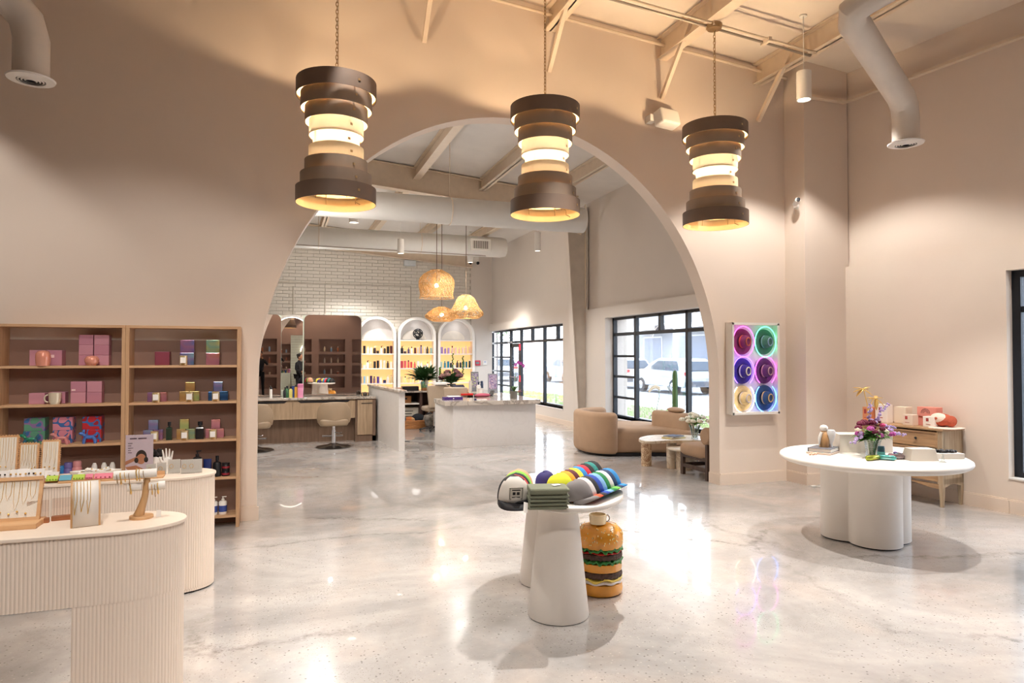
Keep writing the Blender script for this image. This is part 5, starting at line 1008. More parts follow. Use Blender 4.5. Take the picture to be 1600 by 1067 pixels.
for k, z in enumerate((.265, .445, .62)):
    dr = MB().bb(.004, .02, .05, DL-.05, z, z+.165).build('drawer', dwy, t, bevel=.003); m = MB(); m.bb(-.003, .006, .05, .075, z+.012, z+.153); m.bb(-.003, .006, DL-.075, DL-.05, z+.012, z+.153); m.bb(-.003, .006, .05, DL-.05, z, z+.018); m.bb(-.003, .006, .05, DL-.05, z+.147, z+.165); m.build('drawer_moulding', dwy, dr, bevel=.002)
    for y in (.28, DL-.28): MB().ball((-.012, y, z+.083), (.012, .014, .014), 12, 8).build('knob', 'black', dr, smooth=60)
m = MB(); P = [(.045, .24)]+[(.045+(DL-.09)*q/12, .24-.05*abs(cos(pi*q/12))**2) for q in range(13)]+[(DL-.045, .24)]; m.slab([(a, b) for a, b in P], 'x', .004, .02); m.build('curved_apron', dwy, t)
m = MB(); P = [(.04, .24)]+[(.04+.29*q/8, .24-.03*abs(cos(pi*q/8))**2) for q in range(9)]+[(.33, .24)]; m.slab(P, 'y', .002, .014); m.build('curved_apron', dwm, t)
for x, y in ((.022, .022), (.022, DL-.022), (.34, .022), (.34, DL-.022)): MB().prism([(x-.014, y-.014), (x+.014, y-.014), (x+.014, y+.014), (x-.014, y+.014)], 0, .22, [(x-.022, y-.022), (x+.022, y-.022), (x+.022, y+.022), (x-.022, y+.022)]).build('leg', dwm, t, bevel=.002)
def DR(x, y): v = Matrix.Rotation(TH, 2) @ Vector((x, y)); return (dc[0]+v.x, dc[1]+v.y)
ZD = .822
def dbox(label, x, y, w_, d, h, c, z=ZD, mark=None, grp='boxes on the dresser', name='gift_box'):
    p = DR(x, y); t = T(name, label, 'box', (p[0], p[1], z), TH, grp); MB().bb(0, d, -w_/2, w_/2, 0, h).build('base', pm('dbox_'+c[1:], c, .5, var=.02), t, bevel=.003)
    if mark: mark(t, w_, h)
    return t
bmk = pm('box_print_red', '#a8403c', .5); bmd = pm('box_print_dark', '#4a3038', .5)
def m_small(t, w_, h): m = MB(); m.bb(-.0015, 0, .0, .028, h*.55, h*.85); m.bb(-.0015, 0, -.02, .03, h*.25, h*.29); m.build('printed_mark', bmk, t)
def m_arch(t, w_, h):
    m = MB()
    for r0 in (.022, .036, .05): m.tube([(-.001, .01+r0*cos(a), h*.35+r0*sin(a)) for a in [pi*j/12 for j in range(13)]], .0022, 4)
    m.build('printed_mark', bmd, t)
dbox('coral box lying under the rainbow printed box', .22, .30, .20, .12, .10, '#dd9184'); dbox('coral box with a dark rainbow print, upper of two', .21, .30, .21, .12, .105, '#de8f80', ZD+.101, m_arch)
dbox('white candle box with a red mark, right of two', .09, .20, .125, .10, .115, '#efe6dc', mark=m_small); dbox('cream candle box with a red mark, left of two', .08, .43, .115, .10, .12, '#e6d3c2', mark=m_small)
dbox('tall cream box at the far end of the dresser', .2, .60, .14, .12, .19, '#e6d6c2'); dbox('orange box at the far left end of the dresser', .06, .92, .10, .10, .17, '#d98e63', mark=m_small)
dbox('white box with red print behind the flowers', .10, .76, .15, .1, .21, '#f0e4dc', mark=m_small)
p = DR(.20, .06); t = T('folded_blanket', 'rolled rust and cream heart blanket on the dresser', 'blanket', (p[0], p[1], ZD+.012), TH); rust = pm('rust_fleece', '#b9593f', .95, var=.15, bump=.5, bscale=60); crm = pm('cream_fleece', '#ecd6c6', .95, var=.05, bump=.4, bscale=60)
MB().ball((0, .07, .07), (.09, .12, .07), 20, 12).build('rolled_body', rust, t, smooth=80); MB().ball((-.035, .075, .085), (.065, .09, .06), 20, 12).build('cream_fold', crm, t, smooth=80); MB().ball((-.098, .07, .09), (.006, .018, .015), 10, 6).build('heart', rust, t, smooth=60); MB().ball((.02, -.02, .06), (.07, .05, .06), 16, 10).build('fluffy_edge', rust, t, smooth=80)
p = DR(.16, .05); t = T('cream_cloth', 'thin pale pink cloth draped under the rolled blanket', 'cloth', (p[0], p[1], ZD), TH); MB().prism(ell(0, .0, .17, .14, 28, 0, 3), 0, .01).build('cloth_sheet', crm, t, bevel=.004)
p = DR(.18, 1.0)
t = T('pink_lipstick_pile', 'rosy hair clips on the round table beyond the goblet', 'hair clips', (4.80, 4.93, ZR)); m = MB()
for k in range(6): m.ball((-.07+.028*k, .01*(k % 2), .014), (.022, .016, .012), 8, 5)
m.build('clip', pm('rosy_plastic', '#c58a78', .3), t, smooth=60)
t = T('cable_end', 'small white cable end lying at the foot of the corner column', 'cable', (6.17, 6.60, 0)); MB().tube([(0, 0, .008), (.06, -.03, .008), (.16, -.02, .008), (.3, -.06, .008), (.42, -.03, .008)], .005, 6).build('cord', 'white', t, smooth=60); MB().bb(-.04, .02, -.015, .015, 0, .02).build('plug', 'white', t, bevel=.003)
# ================================================================ LOUNGE
t = T('curved_sofa', 'tan boucle curved sofa with wraparound arm by the lounge window', 'sofa', (0, 0, 0))
def puff(m, P, z0, z1, r=.06):   # rounded slab
    n = len(P); cx = sum(p[0] for p in P)/n; cy = sum(p[1] for p in P)/n; rings = []
    def inset(d):
        out = []
        for i, p in enumerate(P):
            a, b = Vector(P[i-1]), Vector(P[(i+1) % n]); tn = (b-a).normalized(); nn = Vector((tn.y, -tn.x)); q = Vector(p)-nn*d; out.append(q)
        return out
    lv = [(r*.5, z0), (r*.1, z0+r*.5), (0, z0+r)]+[(0, z1-r)]+[(r*(1-cos(a)), z1-r+r*sin(a)) for a in (pi/6, pi/3, pi/2)]
    vs = []; fs = []
    for d, z in lv: vs += [(p.x, p.y, z) for p in inset(d)]
    for k in range(len(lv)-1): fs += [(k*n+i, k*n+(i+1) % n, (k+1)*n+(i+1) % n, (k+1)*n+i) for i in range(n)]
    fs += [tuple(reversed(range(n))), tuple(range((len(lv)-1)*n, len(lv)*n))]; return m.add(vs, fs)
def spline(pts, k=8, closed=True):
    out = []; n = len(pts)
    for i in range(n if closed else n-1):
        p0, p1, p2, p3 = [Vector(pts[(i+j-1) % n]) if closed else Vector(pts[max(0, min(n-1, i+j-1))]) for j in range(4)]
        for q in range(k): u = q/k; out.append(tuple(.5*((2*p1)+(-p0+p2)*u+(2*p0-5*p1+4*p2-p3)*u*u+(-p0+3*p1-3*p2+p3)*u**3)))
    if not closed: out.append(tuple(pts[-1]))
    return out
seat = spline([(4.78, 10.2), (4.86, 9.78), (5.12, 9.58), (5.55, 9.46), (5.85, 9.30), (6.0, 9.02), (6.17, 9.1), (6.19, 9.8), (6.18, 10.5), (5.8, 10.75), (5.2, 10.75), (4.86, 10.6)])
puff(MB(), seat, .05, .44, .07).build('seat_base', 'fabric', t, smooth=60); MB().prism([(x*.985+.08, y*.985+.15) for x, y in seat], 0, .05).build('plinth', 'black', t)
def wall_puff(path, th, z0, z1, r=.07):
    L_ = []; R_ = []; n = len(path)
    for i, p in enumerate(path):
        a, b = Vector(path[max(i-1, 0)]), Vector(path[min(i+1, n-1)]); tn = (b-a).normalized(); nn = Vector((tn.y, -tn.x)); f = 1
        e = min(i, n-1-i); f = (.55, .85, 1)[min(e, 2)]; L_.append(tuple(Vector(p)+nn*th/2*f)); R_.append(tuple(Vector(p)-nn*th/2*f))
    return puff(MB(), L_+R_[::-1], z0, z1, r)
wall_puff(spline([(5.10, 9.62), (4.88, 9.74), (4.77, 10.05), (4.84, 10.5), (5.10, 10.72), (5.45, 10.74)], 5, False), .19, .04, .69).build('wraparound_arm', 'fabric', t, smooth=60)
wall_puff(spline([(5.95, 9.93), (6.02, 9.7), (6.07, 9.4), (6.09, 9.05)], 5, False), .2, .04, .69).build('backrest', 'fabric', t, smooth=60)
t = T('round_cushion', 'tan cushion peeking over the sofa backrest', 'cushion', (6.07, 9.45, .69)); MB().ball((0, 0, .0+.03), (.10, .22, .045), 20, 10).build('cushion_body', 'fabric', t, smooth=80)
t = T('coffee_table', 'pale travertine kidney coffee table on veined cylinder legs', 'coffee table', (0, 0, 0), 0, 'nested travertine coffee tables')
kid = spline([(4.93, 8.62), (4.98, 8.42), (5.3, 8.42), (5.7, 8.30), (6.02, 8.34), (6.08, 8.65), (5.85, 8.98), (5.45, 9.08), (5.12, 8.92)])
MB().prism(kid, .345, .385).build('table_top', 'trav', t, bevel=.01, seg=3, smooth=50)
for x, y in ((5.06, 8.66), (5.62, 8.88), (5.92, 8.50)): MB().cyl((x, y, 0), .075, .345, 28).build('leg', 'travleg' if x < 5.1 else 'trav', t, smooth=40)
t = T('coffee_table', 'lower round travertine side table tucked under the kidney top', 'coffee table', (5.46, 8.24, 0), 0, 'nested travertine coffee tables'); MB().lathe([(0, .27), (.27, .27), (.28, .285), (.27, .30), (0, .30)], seg=40).build('table_top', 'trav', t, smooth=40)
MB().cyl((-.02, -.02, 0), .14, .27, 32).build('drum_leg', 'trav', t, smooth=40); MB().cyl((-.19, .10, 0), .06, .27, 24).build('leg', 'trav', t, smooth=40)
for k, (c, nm, w_, h, z) in enumerate((('#e8d24a', 'yellow edged book under the navy one', .30, .012, 0), ('#e9e7e2', 'white paged book in the middle of the coffee table stack', .28, .014, .0125), ('#2c3350', 'navy book on top of the coffee table stack', .25, .012, .027))):
    t = T('book', nm, 'book', (5.50, 8.63, .386+z), R(12+6*k), 'books on the coffee table'); MB().bb(-w_/2, w_/2, -.1, .1, 0, h*.2).build('cover', pm('bk'+c[1:], c, .5), t); MB().bb(-w_/2+.004, w_/2-.004, -.096, .096, h*.2, h*.8).build('pages', 'paper', t); MB().bb(-w_/2, w_/2, -.1, .1, h*.8, h).build('cover', pm('bk'+c[1:], c, .5), t)
def bouquet(t, z, n, cols, R_, H_, leafn, lm='leaf', seed=1, size=.03, lsize=.12, flat=1):
    r_ = random.Random(seed)
    for k in range(n):
        a = r_.uniform(0, 2*pi); b = R_*sqrt(r_.uniform(0, 1)); h = z+H_*(1-.6*(b/R_)**2)*r_.uniform(.75, 1.05); rose((b*cos(a), b*sin(a)*flat, h), size*r_.uniform(.8, 1.2), cols[k % len(cols)], t, 'flower', k)
    m = MB()
    for k in range(leafn): a = r_.uniform(0, 2*pi); u = r_.uniform(0, 1); m.leaf((R_*.3*cos(a)*u, R_*.3*sin(a)*u, z+H_*.2*u), (cos(a), sin(a)*flat, r_.uniform(.3, 2.4)), lsize*r_.uniform(.7, 1.6), lsize*.28, .3)
    m.build('foliage', lm, t)['kind'] = 'stuff'
t = T('flower_vase', 'fluted glass vase of white lilies on the travertine table', 'flower vase', (5.72, 8.42, .386)); MB().lathe([(0, 0), (.05, 0), (.045, .05), (.06, .14), (.085, .2), (.081, .2), (.055, .14), (.04, .05), (.04, .01), (0, .01)], seg=20).build('vase_body', 'clear', t, smooth=40)
m = MB()
for k in range(10): a = 2*pi*k/10; m.tube([(.02*cos(a), .02*sin(a), .02), (.1*cos(a), .1*sin(a), .27)], .003, 5)
m.build('stem', 'leaf2', t); bouquet(t, .2, 16, [pm('lily_white', '#f2efdf', .5)], .2, .17, 60, 'leaf2', 3, .038, .13)
# lounge chair beside the pier
t = T('lounge_chair', 'tan boucle lounge chair with dark wooden frame beside the arch pier', 'chair', (5.185, 7.38, 0)); dk = wood('dark_walnut', '#5a463c', '#443229', 'z')
puff(MB(), ell(.28, .28, .34, .36, 40, 0, 4), .27, .42, .06).build('seat_cushion', 'fabric', t, smooth=60)
MB().tube([(-.03, -.0, .56), (.62, -.0, .56)], .115, 24).build('backrest_roll', 'fabric', t, smooth=60, bevel=.03)
for x in (0.0, .56):
    MB().bb(x-.022, x+.022, -.05, .0, 0, .50).build('leg', dk, t, bevel=.004); MB().bb(x-.022, x+.022, .50, .56, 0, .30).build('leg', dk, t, bevel=.004); MB().bb(x-.02, x+.02, .0, .5, .10, .15).build('side_rail', dk, t, bevel=.004); MB().bb(x-.02, x+.02, .0, .5, .235, .285).build('side_rail', dk, t, bevel=.004)
MB().bb(0, .56, .51, .55, .10, .15).build('front_rail', dk, t, bevel=.004)
# window sill plants
t = T('potted_orchid', 'white orchid in a white pot on the lounge window sill', 'potted plant', (6.36, 10.55, .376)); MB().lathe([(0, 0), (.05, 0), (.062, .13), (.066, .15), (.058, .15), (.055, .12), (0, .12)], seg=24).build('pot', 'white', t, smooth=40)
MB().tube([(0, 0, .13), (.0, -.04, .3), (.0, -.12, .5), (0, -.1, .62), (0, .02, .68), (0, .14, .66)], .005, 6).build('stem', 'leaf', t, smooth=60); m = MB()
for k in range(6): a = 2*pi*k/6; m.leaf((0, 0, .14), (cos(a)*.5, sin(a), .5), .17, .05, .6)
m.build('leaf', 'leaf', t)
for k in range(9): u = k/8; c = Vector((0, -.12+.34*u, .64+.05*sin(pi*u)-.06*u)); m = MB(); [m.ball(c+Vector((0, .02*cos(a), .02*sin(a))), (.006, .016, .016), 8, 5) for a in [2*pi*j/5 for j in range(5)]]; m.build('flower', pm('lily_white', '#f2efdf', .5), t, smooth=60)
t = T('cactus', 'tall slim ribbed green cactus standing in the lounge window', 'cactus', (6.36, 9.93, .376)); pr = []
m = MB(); n = 28; vs = []; fs = []; lv = [(0, .055), (.3, .06), (.6, .056), (.62, .05), (.64, .056), (.86, .055), (.91, .04), (.93, .015)]; lv = [(a, b*.72) for a, b in lv]
for z, r in lv:
    for k in range(n): a = 2*pi*k/n; q = r*(1+.13*cos(7*a)); vs.append((q*cos(a), q*sin(a), z+.04))
for i in range(len(lv)-1): fs += [(i*n+k, i*n+(k+1) % n, (i+1)*n+(k+1) % n, (i+1)*n+k) for k in range(n)]
fs += [tuple(reversed(range(n))), tuple(range((len(lv)-1)*n, len(lv)*n))]; m.add(vs, fs).build('cactus_body', pm('cactus_green', '#5b7a4c', .7, var=.2), t, smooth=60); MB().lathe([(0, 0), (.06, 0), (.07, .07), (0, .07)], seg=20).build('pot', 'white', t, smooth=40)
# ================================================================ SALON
# ducts and ceiling fittings
t = T('air_duct', 'thick white duct crossing behind the top of the arch, nearer of two', 'duct', (-3.6, 11, 4.02), 0, 'horizontal salon ducts'); MB().tube([(0, 0, 0), (8.75, 0, 0)], .225, 32).build('duct_tube', pm('salon_duct_paint', '#d9d6d0', .55, var=.02), t, smooth=50)
t2 = T('air_duct', 'white duct with a square grille, further of two', 'duct', (-3.6, 17, 4.46), 0, 'horizontal salon ducts'); MB().tube([(0, 0, 0), (9.15, 0, 0), (9.28, 0, 0)], [.265, .265, .235], 32).build('duct_tube', pm('salon_duct_paint', '#d9d6d0', .55), t2, smooth=50)
for tt_, L_, r in ((t, (1.6, 3.9, 6.3), .225), (t2, (2.0, 4.5, 7.0), .265)):
    for x in L_:
        m = MB(); m.tube([(x, (r+.004)*cos(a), (r+.004)*sin(a)) for a in [2*pi*j/24 for j in range(24)]], .008, 6, closed=True); m.rod((x, 0, r), (x, 0, IC(x-3.6)-(4.02 if r < .25 else 4.46)), .006, 6); m.build('hanger_strap', 'steel', tt_, smooth=50)
gx = XY(751, 16.72)+3.6; g = MB().bb(gx-.27, gx+.27, -.29, -.23, -.15, .15).build('vent_grille', 'white', t2); m = MB(); m.bb(gx-.21, gx+.21, -.294, -.285, -.10, .10); m.build('grille_opening', pm('grille_grey', '#77746e', .7), g)
m = MB()
for k in range(9): m.bb(gx-.20+k*.048, gx-.185+k*.048, -.30, -.292, -.10, .10)
m.build('louvre', 'mattewhite', g)
S(MB().tube([(-1, 16.2, 4.15), (4.9, 16.2, 4.10)], .012, 6).build('ceiling_conduit', pm('grey_conduit', '#a0958a', .4, .5)), 'thin grey conduit under the further duct')
S(MB().tube([(-1, 15.0, IC(-1)-.26), (5.9, 15.0, IC(5.9)-.26)], .012, 6).build('ceiling_conduit', pm('grey_conduit', '#a0958a', .4, .5)))
for px, py_, Y, r, lab in ((840, 392, 12.2, .06, 'white cylinder downlight near the window wall'), (735, 410, 18.0, .085, 'white cylinder downlight left of the twin emergency lamp'), (626, 396, 16.0, .08, 'white cylinder downlight under the further duct'), (553, 348, 15.0, .11, 'white cylinder downlight seen just below the left ring pendant'), ):
    x, z = at_y(px, py_, Y); can(lab, x, Y, z, r, .36 if Y < 13 else .34, IC(x)-z-.375 if Y < 13 else max(.02, IC(x)-z-.36), 'salon cylinder downlights', glow=12)
x, z = at_y(748, 409, 19.6); t = T('emergency_lamp', 'white twin head emergency lamp at the end of the brick wall', 'emergency light', (x, 20.2, z+.05)); MB().bb(-.16, .16, -.06, .03, .02, .2).build('lamp_case', 'white', t, bevel=.01)
for s_ in (-1, 1): MB().ball((s_*.12, -.1, -.02), .05, 12, 8).build('lamp_head', 'black', t, smooth=60)
x, z = at_y(640, 412, 20.2); t = T('wall_speaker', 'pale blue grey speaker box high on the brick wall', 'speaker', (x, 20.26, z)); MB().bb(-.18, .18, -.14, 0, -.07, .10).build('cabinet', pm('pale_grey_plastic', '#cfd4d6', .5), t, bevel=.02)
for (p0, p1, p2) in (((410, 440), (508, 443), (508, 490)), ((508, 443), (600, 446), (642, 447)), ((642, 447), (642, 470), (642, 492)), ((458, 447), (458, 470), (458, 491))):
    P = [at_y(a, b, 20.24) for a, b in (p0, p1, p2)]; S(MB().tube([(q[0], 20.25, q[1]) for q in P], .013, 6).build('wall_conduit', pm('brick_conduit', '#c2b8aa', .6)))
x, z = at_y(746, 567, 20.2); t = T('fire_alarm', 'red fire alarm strobe on the white end wall', 'alarm', (x, 20.24, z)); MB().bb(-.1, .1, -.05, 0, -.08, .08).build('alarm_body', pm('alarm_red', '#c4384a', .4), t, bevel=.015); MB().bb(-.05, .05, -.062, -.045, -.03, .03).build('strobe_lens', pm('lens_dark', '#6f8a8c', .2), t)
x, z = at_y(758, 567, 20.2); t = T('thermostat', 'small white thermostat right of the fire alarm', 'thermostat', (x, 20.24, z)); MB().bb(-.07, .07, -.03, 0, -.07, .07).build('case', 'white', t, bevel=.01); MB().bb(-.03, .03, -.034, -.028, .02, .045).build('display', pm('thermostat_display', '#7f8fc0', .3), t)
# rattan pendants
def rattan(label, px, Y, zb, prof, seed, sx=1.0):
    x = XY(px, Y); t = T('rattan_pendant', label, 'pendant lamp', (x, Y, zb), 0, 'rattan pendants over the salon'); r_ = random.Random(seed); H_ = prof[-1][1]
    def rad(z):
        for (r0, z0), (r1, z1) in zip(prof[:-1], prof[1:]):
            if z <= z1: u = (z-z0)/(z1-z0+1e-9); return r0+(r1-r0)*u
        return prof[-1][0]
    m = MB()
    for k in range(230):
        a = r_.uniform(0, 2*pi); z = r_.uniform(0, H_); da = r_.uniform(-1, 1)*.14; dz = r_.uniform(-1, 1)*H_*.12; pts = []
        for q in range(12):
            a += da; z += dz
            if z < 0 or z > H_: dz = -dz; z += 2*dz
            rr_ = rad(max(0, min(H_, z)))+r_.uniform(-.006, .006); pts.append((rr_*cos(a)*sx, rr_*sin(a), z))
        m.tube(pts, .0045, 3, cap=False)
    for z in (0, H_*.5, H_*.99): m.tube([(rad(z)*cos(a)*sx, rad(z)*sin(a), z) for a in [2*pi*j/32 for j in range(32)]], .007, 4, closed=True)
    m.build('woven_shade', 'rattan', t); MB().ball((0, 0, H_*.45), .045, 12, 8).build('bulb', emis('rattan_bulb', '#ffe2b0', 25), t, smooth=60)
    MB().rod((0, 0, H_*.5), (0, 0, IC(x)-zb-.01), .007, 6).build('cord', pm('brown_cord', '#6b5a4a', .7), t); MB().cyl((0, 0, IC(x)-zb-.04), .07, .04, 16).build('ceiling_canopy', 'brassc', t)
    light('rattan_glow', 'POINT', (x, Y, zb+H_*.45), 26, (1, .78, .5), .05)
rattan('dome shaped rattan pendant, highest of three', 682, 14.2, 2.83, [(.37, 0), (.34, .06), (.35, .12), (.37, .2), (.38, .32), (.36, .42), (.27, .52), (.12, .6)], 1)
rattan('bell shaped rattan pendant, rightmost of three', 728, 13.6, 2.38, [(.28, 0), (.36, .06), (.355, .12), (.28, .2), (.22, .32), (.17, .42), (.08, .48)], 2)
rattan('flat lens shaped rattan pendant, lowest of three', 690, 14.6, 2.36, [(.22, 0), (.35, .07), (.37, .12), (.28, .2), (.16, .28), (.07, .31)], 3)
# arched lit shelf units on the brick wall
AC = [(2.72, 'left'), (3.915, 'middle'), (5.13, 'right')]; AF = 19.98; lit = emis('lightbox_back', '#ffcf8a', .62)
def arch_pts(hw, zs, n=24): return [(-hw, 0)]+[(-hw*cos(pi*k/n), zs+hw*sin(pi*k/n)) for k in range(n+1)]+[(hw, 0)]
for cx, nm in AC:
    t = T('arched_shelf_unit', 'white arched wall shelf full of hair products, %s of three' % nm, 'shelf unit', (cx, AF, 0), 0, 'arched product shelves'); O = arch_pts(.575, 2.17); I = arch_pts(.50, 2.17); n = len(O)
    m = MB(); vs = [(x, 0, z) for x, z in O]+[(x, 0, z) for x, z in I]+[(x, .27, z) for x, z in O]+[(x, .27, z) for x, z in I]; fs = []
    for i in range(n-1): fs += [(i, i+1, n+i+1, n+i), (n+i, n+i+1, 3*n+i+1, 3*n+i), (i+1, i, 2*n+i, 2*n+i+1)]
    m.add(vs, fs); m.build('arch_frame', 'white', t, smooth=30)
    MB().bb(-.5, .5, .262, .268, .1, 2.06).build('lit_back_panel', lit, t); m = MB(); m.slab([(-.5, 2.06)]+[(-.5*cos(pi*k/20), 2.17+.5*sin(pi*k/20)) for k in range(21)]+[(.5, 2.06)], 'y', .255, .268); m.build('upper_back_panel', pm('grey_lilac_panel', '#cfcac8', .7), t)
    m = MB(); m.slab([(-.36*cos(pi*k/16)-.05, 2.085+.27*sin(pi*k/16)) for k in range(17)], 'y', .235, .255); m.build('painted_uplight_scallop', pm('pale_uplight_scallop', '#e6dfd6', .6), t)  # pale half disc stands in for the uplight's pool of light
    for z in (2.065, 1.655, 1.225, .785, .35): MB().bb(-.5, .5, .03, .255, z-.035, z).build('shelf', 'white', t)
    light('arch_top_led', 'POINT', (cx, AF+.1, 2.45), 1.0, (1, .95, .9), .12)
pal = {('left', 0): ['#efe8e0', '#1b1b1e', '#f2efe8', '#efe8e0', '#2b1d1a', '#2a2320', '#e6e0d8', '#38302c', '#1c1b1c', '#4a1f24'], ('left', 1): ['#2b2a2c', '#efe6da', '#f0ece4', '#cdb089', '#2b2a2c', '#232124', '#f0ece4', '#e8dccb', '#2a211c', '#f0ece4'],
       ('left', 2): ['#2a2a6a', '#9cc4dc', '#f0ece4', '#3b2452', '#7a5a6a', '#4a3a86', '#f0ece4', '#26265c', '#d8d4cc', '#c9b48a'], ('middle', 0): ['#2a2a30', '#3b2a26', '#4a3f62', '#f0ece4', '#5a2a24', '#d8d0c4', '#8a7a92', '#e8dccc', '#26262a', '#8fb0a8'],
       ('middle', 1): ['#c94f5c', '#d4606a', '#d65a52', '#c9484c', '#d9625a', '#f0ece4', '#e0e6e0', '#d8d0c4', '#f0ece4', '#e8e0d4'], ('middle', 2): ['#f2e2a8', '#f4e6b4', '#f0dca0', '#f5e8bc', '#f2d99a', '#f0ece4', '#e8dccc'],
       ('right', 0): ['#a98fc9', '#9a7fc0', '#b49ad0', '#f0c8b8', '#f2d2c2', '#f0c4b0', '#f2dcc8', '#f0d4bc', '#efc9a8'], ('right', 1): ['#b8d8c8', '#3c8fa8', '#2f7f9c', '#26323c', '#dfe8dc', '#3b2f30', '#2c2a2c', '#2a6f86', '#2f7f92', '#26323c'], ('right', 2): ['#e8e0d4', '#f0ece4', '#3a2f2c', '#f0ece4', '#2a2424']}
protos = {}
def bottle_proto(kind):
    if kind in protos: return protos[kind]
    pr = {'tall bottle': [(0, 0), (.03, 0), (.031, .13), (.014, .15)], 'tube': [(0, 0), (.026, .0), (.03, .03), (.032, .19)], 'pump bottle': [(0, 0), (.034, 0), (.035, .12), (.02, .14)], 'jar': [(0, 0), (.04, 0), (.042, .06), (.04, .065)], 'can': [(0, 0), (.026, 0), (.026, .16), (.02, .175)], 'box': [(0, 0), (.04, 0), (.04, .17), (0, .17)]}[kind]
    cp = {'tall bottle': [(0, .15), (.016, .15), (.016, .19), (0, .19)], 'tube': [(0, 0), (.024, 0), (.024, .03), (0, .03)], 'pump bottle': [(0, .14), (.012, .14), (.01, .18), (0, .18)], 'jar': [(0, .065), (.043, .065), (.043, .085), (0, .085)], 'can': [(0, .175), (.022, .175), (.02, .205), (0, .21)], 'box': [(0, .17), (.03, .17), (.03, .172), (0, .172)]}[kind]
    sg = 4 if kind == 'box' else 12
    a = MB().lathe(pr, seg=sg, mat=Matrix.Rotation(pi/4, 3, 'Z')); b = MB().lathe(cp, seg=sg, mat=Matrix.Rotation(pi/4, 3, 'Z'))
    if kind == 'pump bottle': b.box((.014, 0, .18), (.045, .012, .01))
    protos[kind] = (a, b); return protos[kind]
mc = {}
def bottle(kind, col, capc, loc, label, grp, s=1.0):
    t = T('product_'+kind.replace(' ', '_'), label, 'bottle' if kind not in ('box', 'jar', 'tube', 'can') else kind, loc, 0, grp); t.scale = (s, s, s); a, b = bottle_proto(kind)
    for nm, mb_, c in (('body', a, col), ('cap', b, capc)):
        key = (kind, nm, c)
        if key not in mc: o = mb_.build(nm, pm('prod_'+c[1:], c, .35), t, smooth=None if kind == 'box' else 40); mc[key] = o
        else: o = mc[key].copy(); COL.objects.link(o); o.parent = t
    return t
cname = lambda h: (lambda r, g, b: 'black' if max(r, g, b) < 70 else ('white' if min(r, g, b) > 215 else ('red' if r > 1.7*g and r > 1.4*b else ('blue' if b > 1.25*r else ('gold' if b < .75*r else ('lilac' if b > g else 'grey green'))))))(*[int(h[i:i+2], 16) for i in (1, 3, 5)])
kinds = ['tall bottle', 'tube', 'pump bottle', 'box', 'can', 'tall bottle', 'pump bottle', 'tube', 'box', 'jar']
r_ = random.Random(21)
for cx, nm in AC:
    for row, z in enumerate((1.655, 1.225, .785)):
        cols = pal[(nm, row)]; n = len(cols)
        for k, c in enumerate(cols):
            kd = kinds[(k*3+row*2+len(nm)) % len(kinds)] if (nm, row) not in (('middle', 2), ('right', 0)) else ('tall bottle' if k % 2 else 'box'); xx = cx-.44+.88*k/(max(n, 9)-1)+r_.uniform(-.008, .008)
            bottle(kd, c, ['#1d1c1e', '#efe9e0', c][(k+row) % 3], (xx, AF+.12+r_.uniform(-.02, .02), z), '%s %s on the %s shelf of the %s arch, %s' % (cname(c), kd, ['upper lit', 'middle lit', 'lowest lit'][row], nm, ORD[k]), 'products on the %s arch' % nm, r_.uniform(.95, 1.25))
t = T('sphere_ornament', 'black openwork sphere on top of the middle arch shelf', 'ornament', (3.96, AF+.12, 2.065)); MB().lathe([(0, 0), (.07, 0), (.05, .03), (.02, .05), (0, .05)], seg=20).build('base', 'black', t, smooth=40); m = MB()
for k in range(9):
    R_ = Matrix.Rotation(pi*k/9, 3, 'Z') @ Matrix.Rotation(pi/2*(k % 3)/2, 3, 'X'); m.tube([R_ @ Vector((.14*cos(a), .14*sin(a), 0))+Vector((0, 0, .19)) for a in [2*pi*j/24 for j in range(24)]], .014, 6, closed=True)
m.build('openwork_sphere', 'black', t, smooth=60)
# arched mirror further along the brick wall
t = T('arched_mirror', 'arched wall mirror with glowing edge seen between the two flat mirrors', 'mirror', (.36, 20.22, 0)); O = arch_pts(.56, 2.19); I = arch_pts(.50, 2.19); n = len(O); m = MB(); vs = [(x, -.04, z) for x, z in O]+[(x, -.04, z) for x, z in I]+[(x, .03, z) for x, z in O]+[(x, .03, z) for x, z in I]; fs = []
for i in range(n-1): fs += [(i, i+1, n+i+1, n+i), (n+i, n+i+1, 3*n+i+1, 3*n+i), (i+1, i, 2*n+i, 2*n+i+1)]
m.add(vs, fs); m.build('mirror_frame', 'white', t, smooth=30); m = MB(); m.slab(I, 'y', .0, .02); m.build('mirror_glass', 'mirror', t); MB().tube([(x, -.03, z) for x, z in I[1:-1]], .012, 6).build('led_strip', emis('led_white', '#fff4e4', 5), t)
# freestanding mirror partition with the styling station
PA = R(1.4)
def mirror_panel(label, xa, xb, y, z0, z1, rl, rr):
    w_ = xb-xa; t = T('styling_mirror', label, 'mirror', (xa, y, z0), PA, 'flat styling mirrors'); h = z1-z0; P = [(0, 0), (w_, 0)]; r = .10
    if rr: P += [(w_, h-r)]+[(w_-r+r*cos(a), h-r+r*sin(a)) for a in [pi/2*k/6 for k in range(1, 7)]]
    else: P += [(w_, h)]
    if rl: P += [(r-r*sin(a), h-r+r*cos(a)) for a in [pi/2*k/6 for k in range(0, 7)]]
    else: P += [(0, h)]
    MB().slab(P, 'y', 0, .012).build('mirror_glass', 'mirror', t); MB().slab([(a*1.0, b) for a, b in P], 'y', .014, .05).build('backing', 'blackm', t); return t
mirror_panel('left styling mirror beside the arch edge', -1.25, .045, 13.36, .835, 2.365, True, True); mirror_panel('wide styling mirror with rounded corners', .46, 1.52, 13.38, .835, 2.37, True, True)
